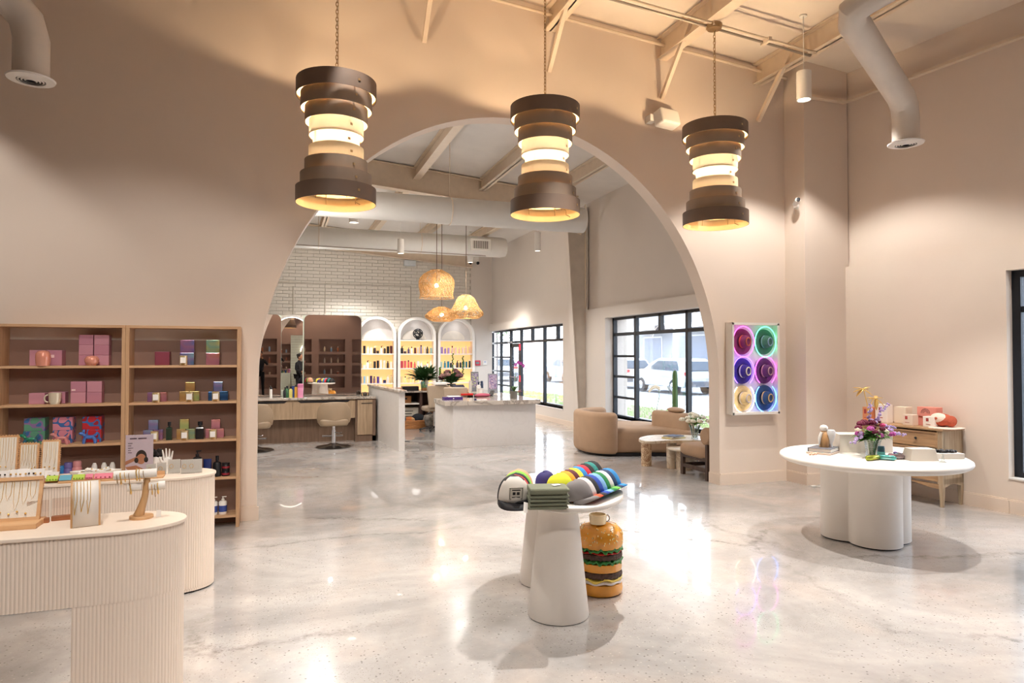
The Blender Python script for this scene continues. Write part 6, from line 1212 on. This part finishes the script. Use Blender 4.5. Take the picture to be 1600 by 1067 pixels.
pt = SE('wall_station_partition'); MB().bb(.44, 1.54, 13.48, 13.60, 0, 2.36).build('partition_panel', pm('pale_green_brick_paint', '#cfd6c4', .7), pt); MB().bb(-1.4, .05, 13.48, 13.60, 0, 2.36).build('partition_panel', pm('pale_green_brick_paint', '#cfd6c4', .7), pt)
MB().bb(.03, .46, 13.48, 13.60, 0, .94).build('low_panel', pm('pale_green_brick_paint', '#cfd6c4', .7), pt)
m = MB()
for z in [.1*k for k in range(1, 24)]: m.bb(.45, 1.53, 13.60, 13.604, z, z+.008)
m.build('joint_lines', 'mortar', pt)
t = T('lit_arch_mirror', 'arched mirror with a lit rim on the rear of the partition', 'mirror', (1.12, 13.61, 0)); MB().tube([(x, .02, z) for x, z in arch_pts(.32, 1.75)[1:-1]], .02, 6).build('led_rim', emis('led_white', '#fff4e4', 5), t); MB().slab(arch_pts(.31, 1.75), 'y', .0, .012).build('mirror_glass', 'mirror', t)
# styling cabinet
t = T('styling_cabinet', 'pale wood styling cabinet with stone counter below the mirrors', 'cabinet', (-1.3, 12.85, 0)); x1 = 1.735+1.3
MB().bb(0, x1, -.02, .50, .79, .83).build('counter_top', 'stone', t, bevel=.004); MB().bb(0, 2.66, .18, .22, .0, .46).build('kick_panel', 'cabd', t)
MB().bb(0, x1, .22, .5, .0, .79).build('carcass', 'cabd', t); MB().bb(2.66, x1, .0, .22, .0, .10).build('plinth', 'cabd', t); MB().bb(2.66, x1, .02, .22, .10, .79).build('end_unit', 'cabd', t); MB().bb(0, 2.66, .02, .22, .44, .79).build('drawer_box', 'cabw', t)
for a, b in ((.02, .40), (.42, 1.535), (1.555, 2.65)):
    d_ = MB().bb(a, b, .0, .02, .44, .755).build('drawer', 'cabw', t, bevel=.002); m = MB(); m.slab([(a+.08, .775), (b-.08, .775), (b-.13, .735), (a+.13, .735)], 'y', -.002, .004); m.build('scoop_handle', 'black', d_)
d_ = MB().bb(2.70, x1-.06, .0, .02, .12, .77).build('door', 'cabw', t, bevel=.002); MB().bb(2.77, 2.97, -.012, .0, .70, .712).build('door_handle', 'black', d_); MB().bb(x1-.06, x1+.0, .0, .02, .0, .79).build('end_panel', 'cabd', t)
# objects on the styling counter
for k, (px, c, kd, s_, nm) in enumerate(((424, '#e8e4de', 'can', .9, 'white'), (449, '#2e5f3a', 'tall bottle', 1.1, 'green'), (455, '#c9c06a', 'tall bottle', 1.05, 'yellow'), (459, '#22407f', 'box', 1.2, 'blue'), (463, '#c89a3c', 'can', 1.1, 'amber'), (446, '#1b1b1e', 'pump bottle', 1.0, 'black'))):
    bottle(kd, c, '#1d1c1e', (XY(px, 13.05), 13.05+.03*(k % 2), .83), nm+' styling product on the stone counter', 'products on the styling counter', s_)
t = T('pink_canister', 'tall pink canister on the styling counter', 'canister', (XY(470, 13.0), 13.0, .83)); MB().lathe([(0, 0), (.052, 0), (.052, .24), (.045, .25), (0, .25)], seg=20).build('body', pm('pink_can', '#dc8fb0', .3), t, smooth=40); MB().lathe([(.053, .18), (.0535, .235), (.053, .235)], seg=20, cap=False).build('lid_band', pm('pink_can_lid', '#cf7ba0', .3), t, smooth=40)
t = T('wire_basket', 'small grey wire basket with odds and ends at the right end of the styling counter', 'basket', (XY(571, 13.05), 13.08, .83)); m = MB()
for z in (0.005, .03, .06): m.tube([(.07*cos(a), .05*sin(a), z) for a in [2*pi*j/18 for j in range(18)]], .004, 5, closed=True)
for k in range(12): a = 2*pi*k/12; m.rod((.07*cos(a), .05*sin(a), 0), (.07*cos(a), .05*sin(a), .06), .003, 4)
m.build('wire_body', 'dchrome', t); MB().ball((0, 0, .04), (.05, .035, .035), 10, 7).build('contents', pm('grey_brown', '#6b6052', .8), t, smooth=60)
# salon chairs
def salon_chair(label, x, y, rz, proto=None):
    t = T('salon_chair', label, 'salon chair', (x, y, 0), rz, 'taupe styling chairs'); 
    MB().lathe([(0, 0), (.30, 0), (.305, .008), (.28, .022), (.12, .045), (.05, .075), (0, .08)], seg=40).build('base_disc', 'dchrome', t, smooth=40); MB().lathe([(.038, .06), (.038, .3), (.028, .3), (.028, .38), (0, .38)], seg=20).build('hydraulic_column', 'chrome', t, smooth=40)
    m = MB(); m.tube([(-.16, .05, .20), (.16, .05, .20)], .014, 10); m.tube([(0, 0, .22), (0, .25, .20)], .016, 8); m.tube([(-.18, .28, .17), (.18, .28, .17)], .016, 10); m.build('foot_rest', 'chrome', t, smooth=50)
    m = MB(); m.tube([(.03, -.02, .26), (.10, -.1, .25), (.12, -.14, .27)], .008, 8); m.build('pump_lever', 'chrome', t, smooth=50)
    puff(MB(), ell(0, .06, .25, .25, 36, 0, 4), .38, .50, .04).build('seat_cushion', 'leather', t, smooth=60)
    # curved shell back wrapping round to low arms
    n = 24; H0, H1 = .40, .80; m = MB(); vs = []; fs = []; Lv = 7
    for j in range(Lv):
        v = j/(Lv-1)
        for i in range(n+1):
            u = i/n*2-1; a = -pi/2+u*1.15; wd = .325*(1-.0*v); top = H1-.05*u*u-.20*max(0, abs(u)-.55)**1.3; z = H0+(top-H0)*v+.02*(1-v)*abs(u); rr_ = wd*(.93+.07*sin(pi*v)); vs.append((rr_*cos(a), rr_*sin(a)*.85+.08, z))
    for j in range(Lv-1):
        for i in range(n): a = j*(n+1)+i; fs.append((a, a+1, a+n+2, a+n+1))
    m.add(vs, fs); o = m.build('backrest', 'leather', t, smooth=60); so = o.modifiers.new('s', 'SOLIDIFY'); so.thickness = .05; so.offset = -1; bv = o.modifiers.new('b', 'BEVEL'); bv.width = .02; bv.segments = 3
    return t
salon_chair('taupe styling chair on a chrome disc base facing the wide mirror', .92, 12.18, 0); salon_chair('taupe styling chair half hidden by the arch edge', -.36, 12.14, 0)
# white high counter between styling station and desk
t = T('partition_counter', 'white waist high end counter with grey stone top beside the cabinet', 'counter', (0, 0, 0)); m = MB()
MB().prism([(1.905, 11.29), (2.01, 11.30), (1.82, 13.75), (1.71, 13.75)], 0, .985).build('panel', 'quartz', t); MB().prism([(1.885, 11.22), (2.03, 11.23), (1.84, 13.78), (1.69, 13.78)], .985, 1.02).build('stone_top', 'stone', t, bevel=.003)
# reception
t = T('reception_counter', 'white reception counter with grey marble top', 'counter', (0, 0, 0)); MB().prism([(2.85, 11.35), (4.40, 11.41), (4.34, 12.1), (2.70, 12.1)], .0, .735).build('front_block', 'quartz', t, bevel=.003)
MB().bb(2.70, 4.45, 11.30, 12.2, .735, .81).build('marble_top', 'stone', t, bevel=.004)
t = T('rear_desk', 'long stone topped desk running behind the reception counter', 'desk', (0, 0, 0)); MB().bb(1.99, 4.5, 14.95, 15.65, .77, .81).build('stone_top', 'stone', t, bevel=.003); MB().bb(3.85, 4.5, 12.22, 14.95, .77, .81).build('return_top', 'stone', t, bevel=.003); MB().bb(4.40, 4.46, 12.3, 15.5, 0, .77).build('end_panel', 'quartz', t); MB().bb(1.99, 4.4, 15.55, 15.63, 0, .77).build('back_panel', pm('dark_brown_panel', '#4a332c', .6), t); MB().bb(3.0, 3.06, 15.0, 15.55, 0, .77).build('divider', pm('dark_brown_panel', '#4a332c', .6), t)
MB().bb(1.99, 3.0, 15.05, 15.55, .50, .53).build('inner_shelf', 'mattewhite', t)
t = T('cardboard_box', 'brown open cardboard box on the shelf under the rear desk', 'box', (2.68, 15.12, .53)); MB().bb(-.15, .15, 0, .3, 0, .16).build('carton_body', 'card', t); MB().bb(-.06, .06, -.004, 0, .08, .12).build('hand_hole', 'black', t)
t = T('white_carton', 'white shipping carton with printed lines behind the woven basket', 'box', (2.78, 15.15, 0)); MB().bb(-.25, .25, 0, .3, 0, .42).build('carton_body', pm('offwhite_carton', '#cfc7b8', .7), t); m = MB()
for q in range(4): m.bb(-.1, .1-.03*(q % 2), -.004, 0, .34-q*.06, .355-q*.06)
m.build('printed_lines', 'black', t)
t = T('woven_basket', 'orange brown woven basket of laundry on the floor under the desk', 'basket', (2.80, 14.78, 0)); m = MB(); 
for z in (.0, .03, .06, .09, .12, .15): m.tube([(x, y, z+.015) for x, y in ell(0, 0, .27, .17, 40, 0, 3)], .02, 6, closed=True)
m.prism(ell(0, 0, .25, .15, 30, 0, 3), 0, .02); m.build('basket_body', 'basket', t, smooth=60)
for k, (x, z, rx_, c, nm) in enumerate(((.12, .22, (.15, .12, .10), '#22272f', 'black'), (-.08, .19, (.12, .1, .07), '#b06a3a', 'orange'), (-.2, .2, (.07, .08, .06), '#2f5a6b', 'teal'), (.0, .2, (.1, .1, .05), '#c79a6b', 'tan'))):
    tag(MB().ball((0, 0, 0), rx_, 14, 9).build('towel', pm('towel_'+c[1:], c, .95, var=.2, bump=.8, bscale=20), loc=(2.80+x, 14.78, z), smooth=80), nm+' cloth heaped in the woven basket', 'towel', 'cloths in the woven basket')
t = T('grey_tote', 'slouchy grey patterned bag on the floor beside the basket', 'bag', (3.22, 14.75, 0)); MB().ball((0, 0, .16), (.23, .18, .17), 20, 12).build('bag_body', pm('tote_grey', '#8d8781', .9, var=.5, scale=14, bump=.6, bscale=25), t, smooth=80); MB().tube([(-.12, -.02, .28), (-.02, -.05, .42), (.1, -.02, .29)], .012, 6).build('bag_handle', pm('tote_strap', '#cfc6bc', .8), t, smooth=60); MB().ball((-.05, 0, .30), (.09, .08, .05), 12, 8).build('contents', 'black', t, smooth=60)
t = T('brown_carton', 'brown cardboard carton behind the desk chair', 'box', (3.42, 15.2, 0)); MB().bb(-.2, .2, 0, .3, 0, .46).build('carton_body', 'card', t); MB().bb(-.2, .2, -.003, 0, .2, .22).build('tape_line', pm('tape', '#c9a06b', .4), t)
# desk chairs
def desk_chair(label, x, y, rz):
    t = T('desk_chair', label, 'chair', (x, y, 0), rz, 'beige desk chairs'); m = MB()
    for k in range(5): a = 2*pi*k/5+.3; m.tube([(0, 0, .08), (.15*cos(a), .15*sin(a), .07), (.30*cos(a), .30*sin(a), .03)], [.025, .02, .015], 8)
    m.build('star_base', 'dchrome', t, smooth=50); MB().lathe([(.03, .06), (.03, .40), (0, .40)], seg=16).build('gas_column', 'chrome', t, smooth=40); puff(MB(), ell(0, .05, .24, .23, 32, 0, 4), .42, .52, .04).build('seat_cushion', pm('beige_leather', '#b3a08b', .5), t, smooth=60)
    m = MB(); m.slab([(-.20, .50), (.20, .50), (.25, .93), (.22, .97), (-.22, .97), (-.25, .93)], 'y', -.24, -.17); m.build('backrest', pm('beige_leather', '#b3a08b', .5), t, bevel=.03, seg=3)
    for k in range(5): a = 2*pi*k/5+.3; MB().ball((.30*cos(a), .30*sin(a), .025), .025, 8, 6).build('castor', 'black', t, smooth=60)
desk_chair('beige desk chair with its back to the camera, beside the grey bag', 3.16, 14.2, R(8)); desk_chair('beige desk chair nearer the reception counter', 3.38, 13.25, R(-14))
tag(MB().slab([(0, 0), (.28, 0), (.26, .05), (.03, .06)], 'y', -.1, .1).build('white_towel', 'paper', loc=(3.10, 14.03, .972), bevel=.02), 'white towel draped over the beige desk chair back', 'towel')
t = T('cleaning_caster', 'small black rubber foot beside the white end counter', 'floor item', (2.12, 12.5, 0)); MB().lathe([(0, 0), (.05, 0), (.055, .03), (.03, .06), (0, .065)], seg=16).build('foot_body', 'black', t, smooth=40); MB().rod((.03, 0, .01), (.2, .02, .008), .006).build('cord', 'black', t)
# desk top things
def on(px, z, Y): return (XY(px, Y), Y, z)
t = T('flower_vase', 'big green and white arrangement in a clear vase on the rear desk', 'flower vase', on(663, .81, 15.2)); MB().lathe([(0, 0), (.07, 0), (.085, .15), (.075, .2), (.07, .2), (.075, .15), (.06, .02), (0, .02)], seg=20).build('vase_body', glassm('teal_glass', (.55, .7, .68), .08), t, smooth=40)
bouquet(t, .2, 9, [pm('hydrangea_cream', '#efe9dc', .6), pm('hydrangea_cream', '#efe9dc', .6), pm('muted_green_bloom', '#7f9a6b', .7)], .22, .30, 260, 'leaf', 4, .06, .34)
MB().lathe([(0, 0), (.035, .02), (.045, .09), (0, .16)], (.02, -.16, .12), 14).build('arum_bloom', pm('lily_white', '#f2efdf', .5), t, smooth=60)
t = T('wooden_block', 'brown wooden block under the green arrangement, right part', 'block', on(668, .81, 15.02)); MB().bb(-.13, .13, -.03, .06, 0, .06).build('block_body', 'card', t, bevel=.004)
tag(MB().bb(-.18, .18, -.1, .1, 0, .10).build('card_box', 'black', loc=on(641, .81, 15.05), bevel=.006), 'low black box at the left end of the rear desk', 'box')
tag(MB().bb(-.14, .14, -.07, .07, 0, .07).build('wooden_tray', pm('rosewood_tray', '#b98a72', .6), loc=on(626, .81, 15.1), bevel=.01), 'pinkish brown tray at the far left of the rear desk', 'tray')
t = T('flower_vase', 'burgundy hydrangea arrangement in a grey pot on the rear desk', 'flower vase', on(705, .81, 14.6)); MB().lathe([(0, 0), (.08, 0), (.11, .16), (.1, .16), (.07, .02), (0, .02)], seg=20).build('vase_body', pm('grey_pot', '#5f6468', .5), t, smooth=40)
bouquet(t, .16, 16, [pm('hydrangea_mauve', '#8a5f66', .7, var=.2), pm('hydrangea_mauve', '#8a5f66', .7), pm('hydrangea_pale', '#b08a88', .7, var=.2), pm('hydrangea_wine', '#5a2a34', .7)], .27, .33, 150, 'leaf', 8, .07, .24)
for x, h in ((-.28, .52), (.04, .82), (.30, .76)):
    m = MB(); m.rod((0, 0, .2), (x*.9, 0, .35), .006, 5)
    for q in range(14): m.ball((x*.9+.012*sin(q*2), .01*cos(q*3), .35+(h-.35)*q/13), .02, 6, 4)
    m.build('tall_spire', 'leaf2', t, smooth=60)
t = T('pink_planter', 'pink rectangular tray of jars left of the burgundy flowers', 'tray', on(693, .81, 14.35)); MB().bb(-.17, .17, -.06, .06, 0, .11).build('tray_body', pm('pink_planter_paint', '#d6a8a0', .6), t, bevel=.006); m = MB()
for k in range(7): m.ball((-.14+.045*k, 0, .12), (.022, .022, .02), 8, 6)
m.build('jar_tops', pm('pale_gold', '#e3cfa0', .4), t, smooth=60)
def screen(label, px, Y, z, w_, h, rz, tilt, face, name='tablet_sign'):
    t = T(name, label, 'sign', on(px, z, Y), rz); MB().box((0, 0, h/2+.02), (w_, .02, h), rx=tilt).build('board', pm('sign_grey', '#8d8f96', .5), t, bevel=.004); MB().box((0, -.012, h/2+.05), (w_*.82, .003, h*.72), rx=tilt).build('printed_face', face, t); MB().bb(-w_*.4, w_*.4, -.05, .07, 0, .02).build('foot', 'mattewhite', t); MB().box((0, -.013, h*.12+.02), (w_*.9, .003, h*.14), rx=tilt).build('lower_band', pm('band_rose', '#b0788a', .5) if rz < 0 else 'mattewhite', t); return t
screen('grey framed upright sign with a colourful print on the desk', 742, 13.9, .81, .17, .42, 0, -.08, blotch('sign_print_a', '#b7b0c4', '#8f7fa0', '#c9d0a8', 18)); screen('tilted violet poster board beside the windows', 770, 13.2, .81, .20, .40, R(-12), -.2, blotch('sign_print_b', '#a99bb4', '#7f6a94', '#c0a8b8', 18))
for k, (px, Y, c, kd, s_, nm) in enumerate(((735, 13.6, '#e8e2d8', 'can', 1.3, 'tall white can'), (748, 13.5, '#f0ece6', 'pump bottle', 1.3, 'white pump bottle'), (753, 13.7, '#3b4a66', 'can', 1.2, 'dark blue can'), (751, 13.3, '#efe9e2', 'jar', 1.4, 'white jar'))): bottle(kd, c, '#2b3a5a' if k in (1, 2) else c, on(px, .81, Y), nm+' among the signs on the desk', 'desk toiletries', s_)
t = T('tablet_stand', 'dark tablet on a tilted cream stand', 'tablet', on(719, .81, 13.6), R(20)); MB().box((0, 0, .12), (.26, .012, .18), rx=-.9).build('tablet_screen', pm('tablet_glass', '#3a3f52', .1), t, bevel=.004); MB().tube([(0, .0, .0), (0, .03, .11)], .02, 8).build('stand_arm', 'linen', t); MB().cyl((0, 0, 0), .07, .012).build('stand_foot', 'linen', t)
tag(MB().bb(-.12, .12, -.07, .07, 0, .035).build('red_tray', pm('bright_red', '#e0352c', .4), loc=on(729, .81, 13.0), bevel=.004), 'bright red flat tray in front of the signs', 'tray')
tag(MB().ball((0, 0, .03), (.16, .08, .04), 14, 8).build('pink_cloth', pm('rose_cloth', '#b5566a', .8, bump=.4), loc=on(754, .81, 12.35), smooth=80), 'crumpled rose pink cloth beside the card reader', 'cloth')
t = T('card_reader', 'black and white card reader on the return desk', 'card reader', on(768, .81, 12.6), R(-30)); MB().box((0, 0, .05), (.09, .2, .035), rx=.4).build('reader_body', 'black', t, bevel=.01); MB().box((0, .03, .075), (.08, .1, .01), rx=.4).build('reader_screen', 'paper', t)
t = T('purple_box', 'flat purple box with papers on top at the left of the marble counter', 'box', on(708, .81, 11.75)); MB().bb(-.18, .16, -.08, .08, 0, .05).build('box_body', pm('royal_purple', '#43246f', .5), t, bevel=.004); MB().bb(-.10, .12, -.07, .07, .051, .066).build('papers', 'paper', t); MB().ball((-.01, -.081, .025), (.012, .004, .012), 8, 6).build('clasp', 'white', t)
tag(MB().lathe([(0, 0), (.022, 0), (.02, .03), (0, .032)], seg=12).build('ink_pot', pm('navy_pot', '#23204f', .4), loc=on(743, .81, 11.5), smooth=40), 'tiny navy pot on the front of the marble counter', 'pot'); tag(MB().box((0, 0, .004), (.2, .05, .008)).build('white_pen_tray', 'paper', loc=on(752, .81, 11.55), rz=.1), 'flat white card strip right of the navy pot', 'card')
t = T('potted_orchid', 'magenta orchid in a grey pot at the right end of the marble counter', 'potted plant', on(803, .81, 11.75)); MB().lathe([(0, 0), (.06, 0), (.068, .13), (.062, .13), (.055, .02), (0, .02)], seg=20).build('pot', pm('stone_pot', '#6f6a62', .6, var=.2), t, smooth=40); m = MB()
for k in range(6): a = 2*pi*k/6+.4; m.leaf((0, 0, .12), (cos(a)*.5, sin(a)*.5, .9), .22, .05, .4)
m.build('leaf', 'leaf', t); MB().tube([(0, 0, .12), (.02, -.02, .35), (.03, -.04, .58), (.0, -.04, .66), (-.0, -.02, .64)], .004, 6).build('stem', 'leaf2', t, smooth=60); m = MB()
for dx, dz in ((.02, .62), (.07, .66), (.12, .64), (.17, .60), (.20, .55), (.23, .50)):
    for q in range(5): a = 2*pi*q/5; m.ball((dx+.018*cos(a), -.04, dz+.018*sin(a)), (.016, .006, .016) if dz > .56 else (.009, .005, .009), 7, 5)
m.tube([(0, -.03, .64), (.1, -.03, .67), (.2, -.03, .56), (.24, -.03, .48)], .003, 5)
m.build('orchid_bloom', pm('magenta_orchid', '#a8338f', .5), t, smooth=60); m = MB()
for k in range(4): m.leaf((.05, 0, .10), (.8, .1*k-.2, .3+.3*(k % 2)), .12, .04, .1)
m.build('red_bloom', pm('bromeliad_red', '#a81f3c', .5), t)
# ================================================================ PEOPLE seen only in the arched mirror, and behind the camera
def person(label, loc, rz, h=1.65, hair='#1d1715', top='#1a1a20', bottom='#17171c', skinc='#c99473', pose='stand', long=True):
    t = T('person', label, 'person', loc, rz); s = h/1.7; sk = pm('skin_'+skinc[1:], skinc, .5); lw = .47 if pose == 'sit' else 0
    if pose == 'sit': J = dict(hip=(0, 0, .50), ch=(0, -.02, .92), nk=(0, .0, 1.02), kl=(-.1, .42, .50), kr=(.1, .42, .50), fl=(-.1, .44, .06), fr=(.1, .44, .06), tl=(-.1, .54, .03), tr=(.1, .54, .03), el=(-.25, .08, .72), er=(.25, .08, .72), wl=(-.14, .30, .68), wr=(.14, .30, .68))
    elif pose == 'camera': J = dict(hip=(0, 0, .92), ch=(0, 0, 1.30), nk=(0, .02, 1.43), kl=(-.1, .03, .50), kr=(.1, .03, .50), fl=(-.12, 0, .06), fr=(.12, 0, .06), tl=(-.13, .12, .03), tr=(.13, .12, .03), el=(-.26, .14, 1.22), er=(.26, .14, 1.22), wl=(-.08, .26, 1.46), wr=(.08, .26, 1.46))
    else: J = dict(hip=(0, 0, .92), ch=(0, 0, 1.30), nk=(0, .02, 1.43), kl=(-.1, .02, .50), kr=(.1, .02, .50), fl=(-.1, 0, .06), fr=(.1, 0, .06), tl=(-.11, .12, .03), tr=(.11, .12, .03), el=(-.25, .02, 1.12), er=(.25, .02, 1.12), wl=(-.16, .22, 1.05), wr=(.16, .22, 1.05))
    def V(k): return Vector(J[k])*s
    hp, ch, nk = V('hip'), V('ch'), V('nk')
    def skin_obj(name, chains, mat, sub=2):
        vs = []; es = []; rs = []
        for ch_ in chains:
            base = len(vs)
            for i, (p, r) in enumerate(ch_):
                if i == 0 and vs:
                    d = [(Vector(p)-Vector(q)).length for q in vs]; k = min(range(len(d)), key=lambda q: d[q])
                    if d[k] < 1e-5: prev = k; continue
                    es.append((k, len(vs))) if False else None; prev = None
                vs.append(tuple(p)); rs.append(r)
                if i: es.append((prev, len(vs)-1))
                prev = len(vs)-1
        me = bpy.data.meshes.new(name); me.from_pydata(vs, es, []); o = bpy.data.objects.new(name, me); COL.objects.link(o); o.parent = t
        me.materials.append(mat); md = o.modifiers.new('skin', 'SKIN'); md.use_smooth_shade = True
        for i, v in enumerate(me.skin_vertices[0].data): v.radius = rs[i]; v.use_root = (i == 0)
        q = o.modifiers.new('sub', 'SUBSURF'); q.levels = q.render_levels = sub; return o
    a = s; sl, sr = ch+Vector((-.155, 0, .06))*s, ch+Vector((.155, 0, .06))*s; hl, hr = hp+Vector((-.09, 0, -.04))*s, hp+Vector((.09, 0, -.04))*s
    body = [[(hp, (.14*a, .10*a)), (hp.lerp(ch, .5), (.12*a, .09*a)), (ch, (.15*a, .10*a)), (nk, (.055*a, .055*a)), (nk+Vector((0, .01, .08))*s, (.05*a, .05*a))],
            [(ch, 0), (sl, (.06*a,)*2), (V('el'), (.042*a,)*2), (V('wl'), (.028*a,)*2)], [(ch, 0), (sr, (.06*a,)*2), (V('er'), (.042*a,)*2), (V('wr'), (.028*a,)*2)]]
    body2 = [[(hp, (.14*a, .10*a)), (hl, (.085*a,)*2), (V('kl'), (.058*a,)*2), (V('fl'), (.038*a,)*2), (V('tl'), (.035*a, .03*a))], [(hp, 0), (hr, (.085*a,)*2), (V('kr'), (.058*a,)*2), (V('fr'), (.038*a,)*2), (V('tr'), (.035*a, .03*a))]]
    skin_obj('top', body, pm('cloth_'+top[1:], top, .8)); skin_obj('trousers', body2, pm('cloth_'+bottom[1:], bottom, .8))
    hc = nk+Vector((0, .03, .17))*s; m = MB(); m.ball(hc, (.075*s, .092*s, .112*s), 20, 14); m.ball(hc+Vector((0, .092, -.012))*s, (.013*s, .02*s, .022*s), 8, 6); m.tube([nk, hc], .045*s, 10)
    for q in (-1, 1): m.ball(hc+Vector((q*.076, 0, -.01))*s, (.012*s, .022*s, .03*s), 8, 6)
    m.build('head', sk, t, smooth=80); m = MB(); 
    for q in (-1, 1): m.ball(hc+Vector((q*.03, .082, .012))*s, (.011*s, .007*s, .007*s), 8, 6)
    m.build('eyes', 'black', t, smooth=60); MB().ball(hc+Vector((0, .085, -.052))*s, (.022*s, .008*s, .007*s), 8, 6).build('mouth', pm('lip', '#a8564c', .5), t, smooth=60)
    m = MB(); m.ball(hc+Vector((0, -.022, .025))*s, (.088*s, .092*s, .112*s), 20, 14)
    if long: m.ball(hc+Vector((0, -.07, -.12))*s, (.075*s, .045*s, .17*s), 16, 12)
    else: m.ball(hc+Vector((0, -.09, .07))*s, (.05*s,)*3, 12, 8)
    m.build('hair', pm('hair_'+hair[1:], hair, .6, var=.3, scale=30), t, smooth=80)
    for q, k, e in ((-1, 'wl', 'el'), (1, 'wr', 'er')):
        w_ = V(k); d = (w_-V(e)).normalized(); side = d.cross(Vector((0, 0, 1))).normalized(); m = MB(); m.ball(w_+d*.05*s, (.036*s, .036*s, .022*s), 12, 8); m.tube([w_-d*.02, w_+d*.03*s], .026*s, 8)
        for j, L_ in enumerate((.055, .065, .06, .048)):
            b0 = w_+d*.075*s+side*(j-1.5)*.018*s; m.tube([b0-d*.02, b0+d*L_*.5*s+Vector((0, 0, -.004)), b0+d*L_*s*.9+Vector((0, 0, -.02))*s], [.009*s, .0085*s, .007*s], 7)
        b0 = w_+d*.03*s+side*(-q)*.03*s; m.tube([b0, b0+(d*.6-side*q*.7)*.035*s, b0+(d-side*q*.4)*.055*s], [.011*s, .010*s, .008*s], 7); m.build('hand', sk, t, smooth=80)
    return t
person('woman in black standing with her back to the arched mirror', (1.02, 14.25, 0), R(195), 1.66)
person('dark haired woman in black beside the seated girl', (.70, 14.72, 0), R(-60), 1.64, long=False)
person('girl with blond hair seated in the salon, dark top', (.86, 15.3, 0), R(10), 1.35, '#b07a45', '#20222c', '#2a2a34', '#e0a888', 'sit')
t = T('stool', 'low round stool carrying the blond girl', 'stool', (.86, 15.3, 0)); MB().lathe([(0, .30), (.18, .30), (.19, .33), (.18, .365), (0, .365)], seg=24).build('seat', 'leather', t, smooth=40); MB().lathe([(.2, 0), (.18, .02), (.03, .04), (.03, .30)], seg=20, cap=True).build('base', 'dchrome', t, smooth=40)
p = person('photographer in black behind the camera, hands raised to the face', (.02, -.42, 0), 0, 1.74, pose='camera', long=False)
# a few goods in the niches behind the camera (reflected in the mirrors)
r_ = random.Random(3)
for i, x in enumerate([.2, 1.6, 3.0]):
    for j, z in enumerate((.80, 1.28, 1.76)):
        for q in range(3):
            c = r_.choice(['#c9806a', '#e8dcd0', '#d8a8a8', '#8fb0d0', '#b06a4a', '#d8c8b0']); kd = r_.choice(['jar', 'box', 'tall bottle', 'pump bottle'])
            bottle(kd, c, '#e8dcd0', (x-.3+.28*q, -3.33, z), '%s %s in the back wall niche %s, %s row, %s' % (cname(c), kd, ['left', 'middle', 'right'][i], ['lowest', 'middle', 'top'][j], ORD[q]), 'goods in the back wall niches', 1.2)
    light('niche_fill_light', 'SPOT', (x, -2.5, 4.2), 60, WARM, .1, (x, -3.3, 1.2), cone=90)  # added spot that brightens the niche wall for its reflection
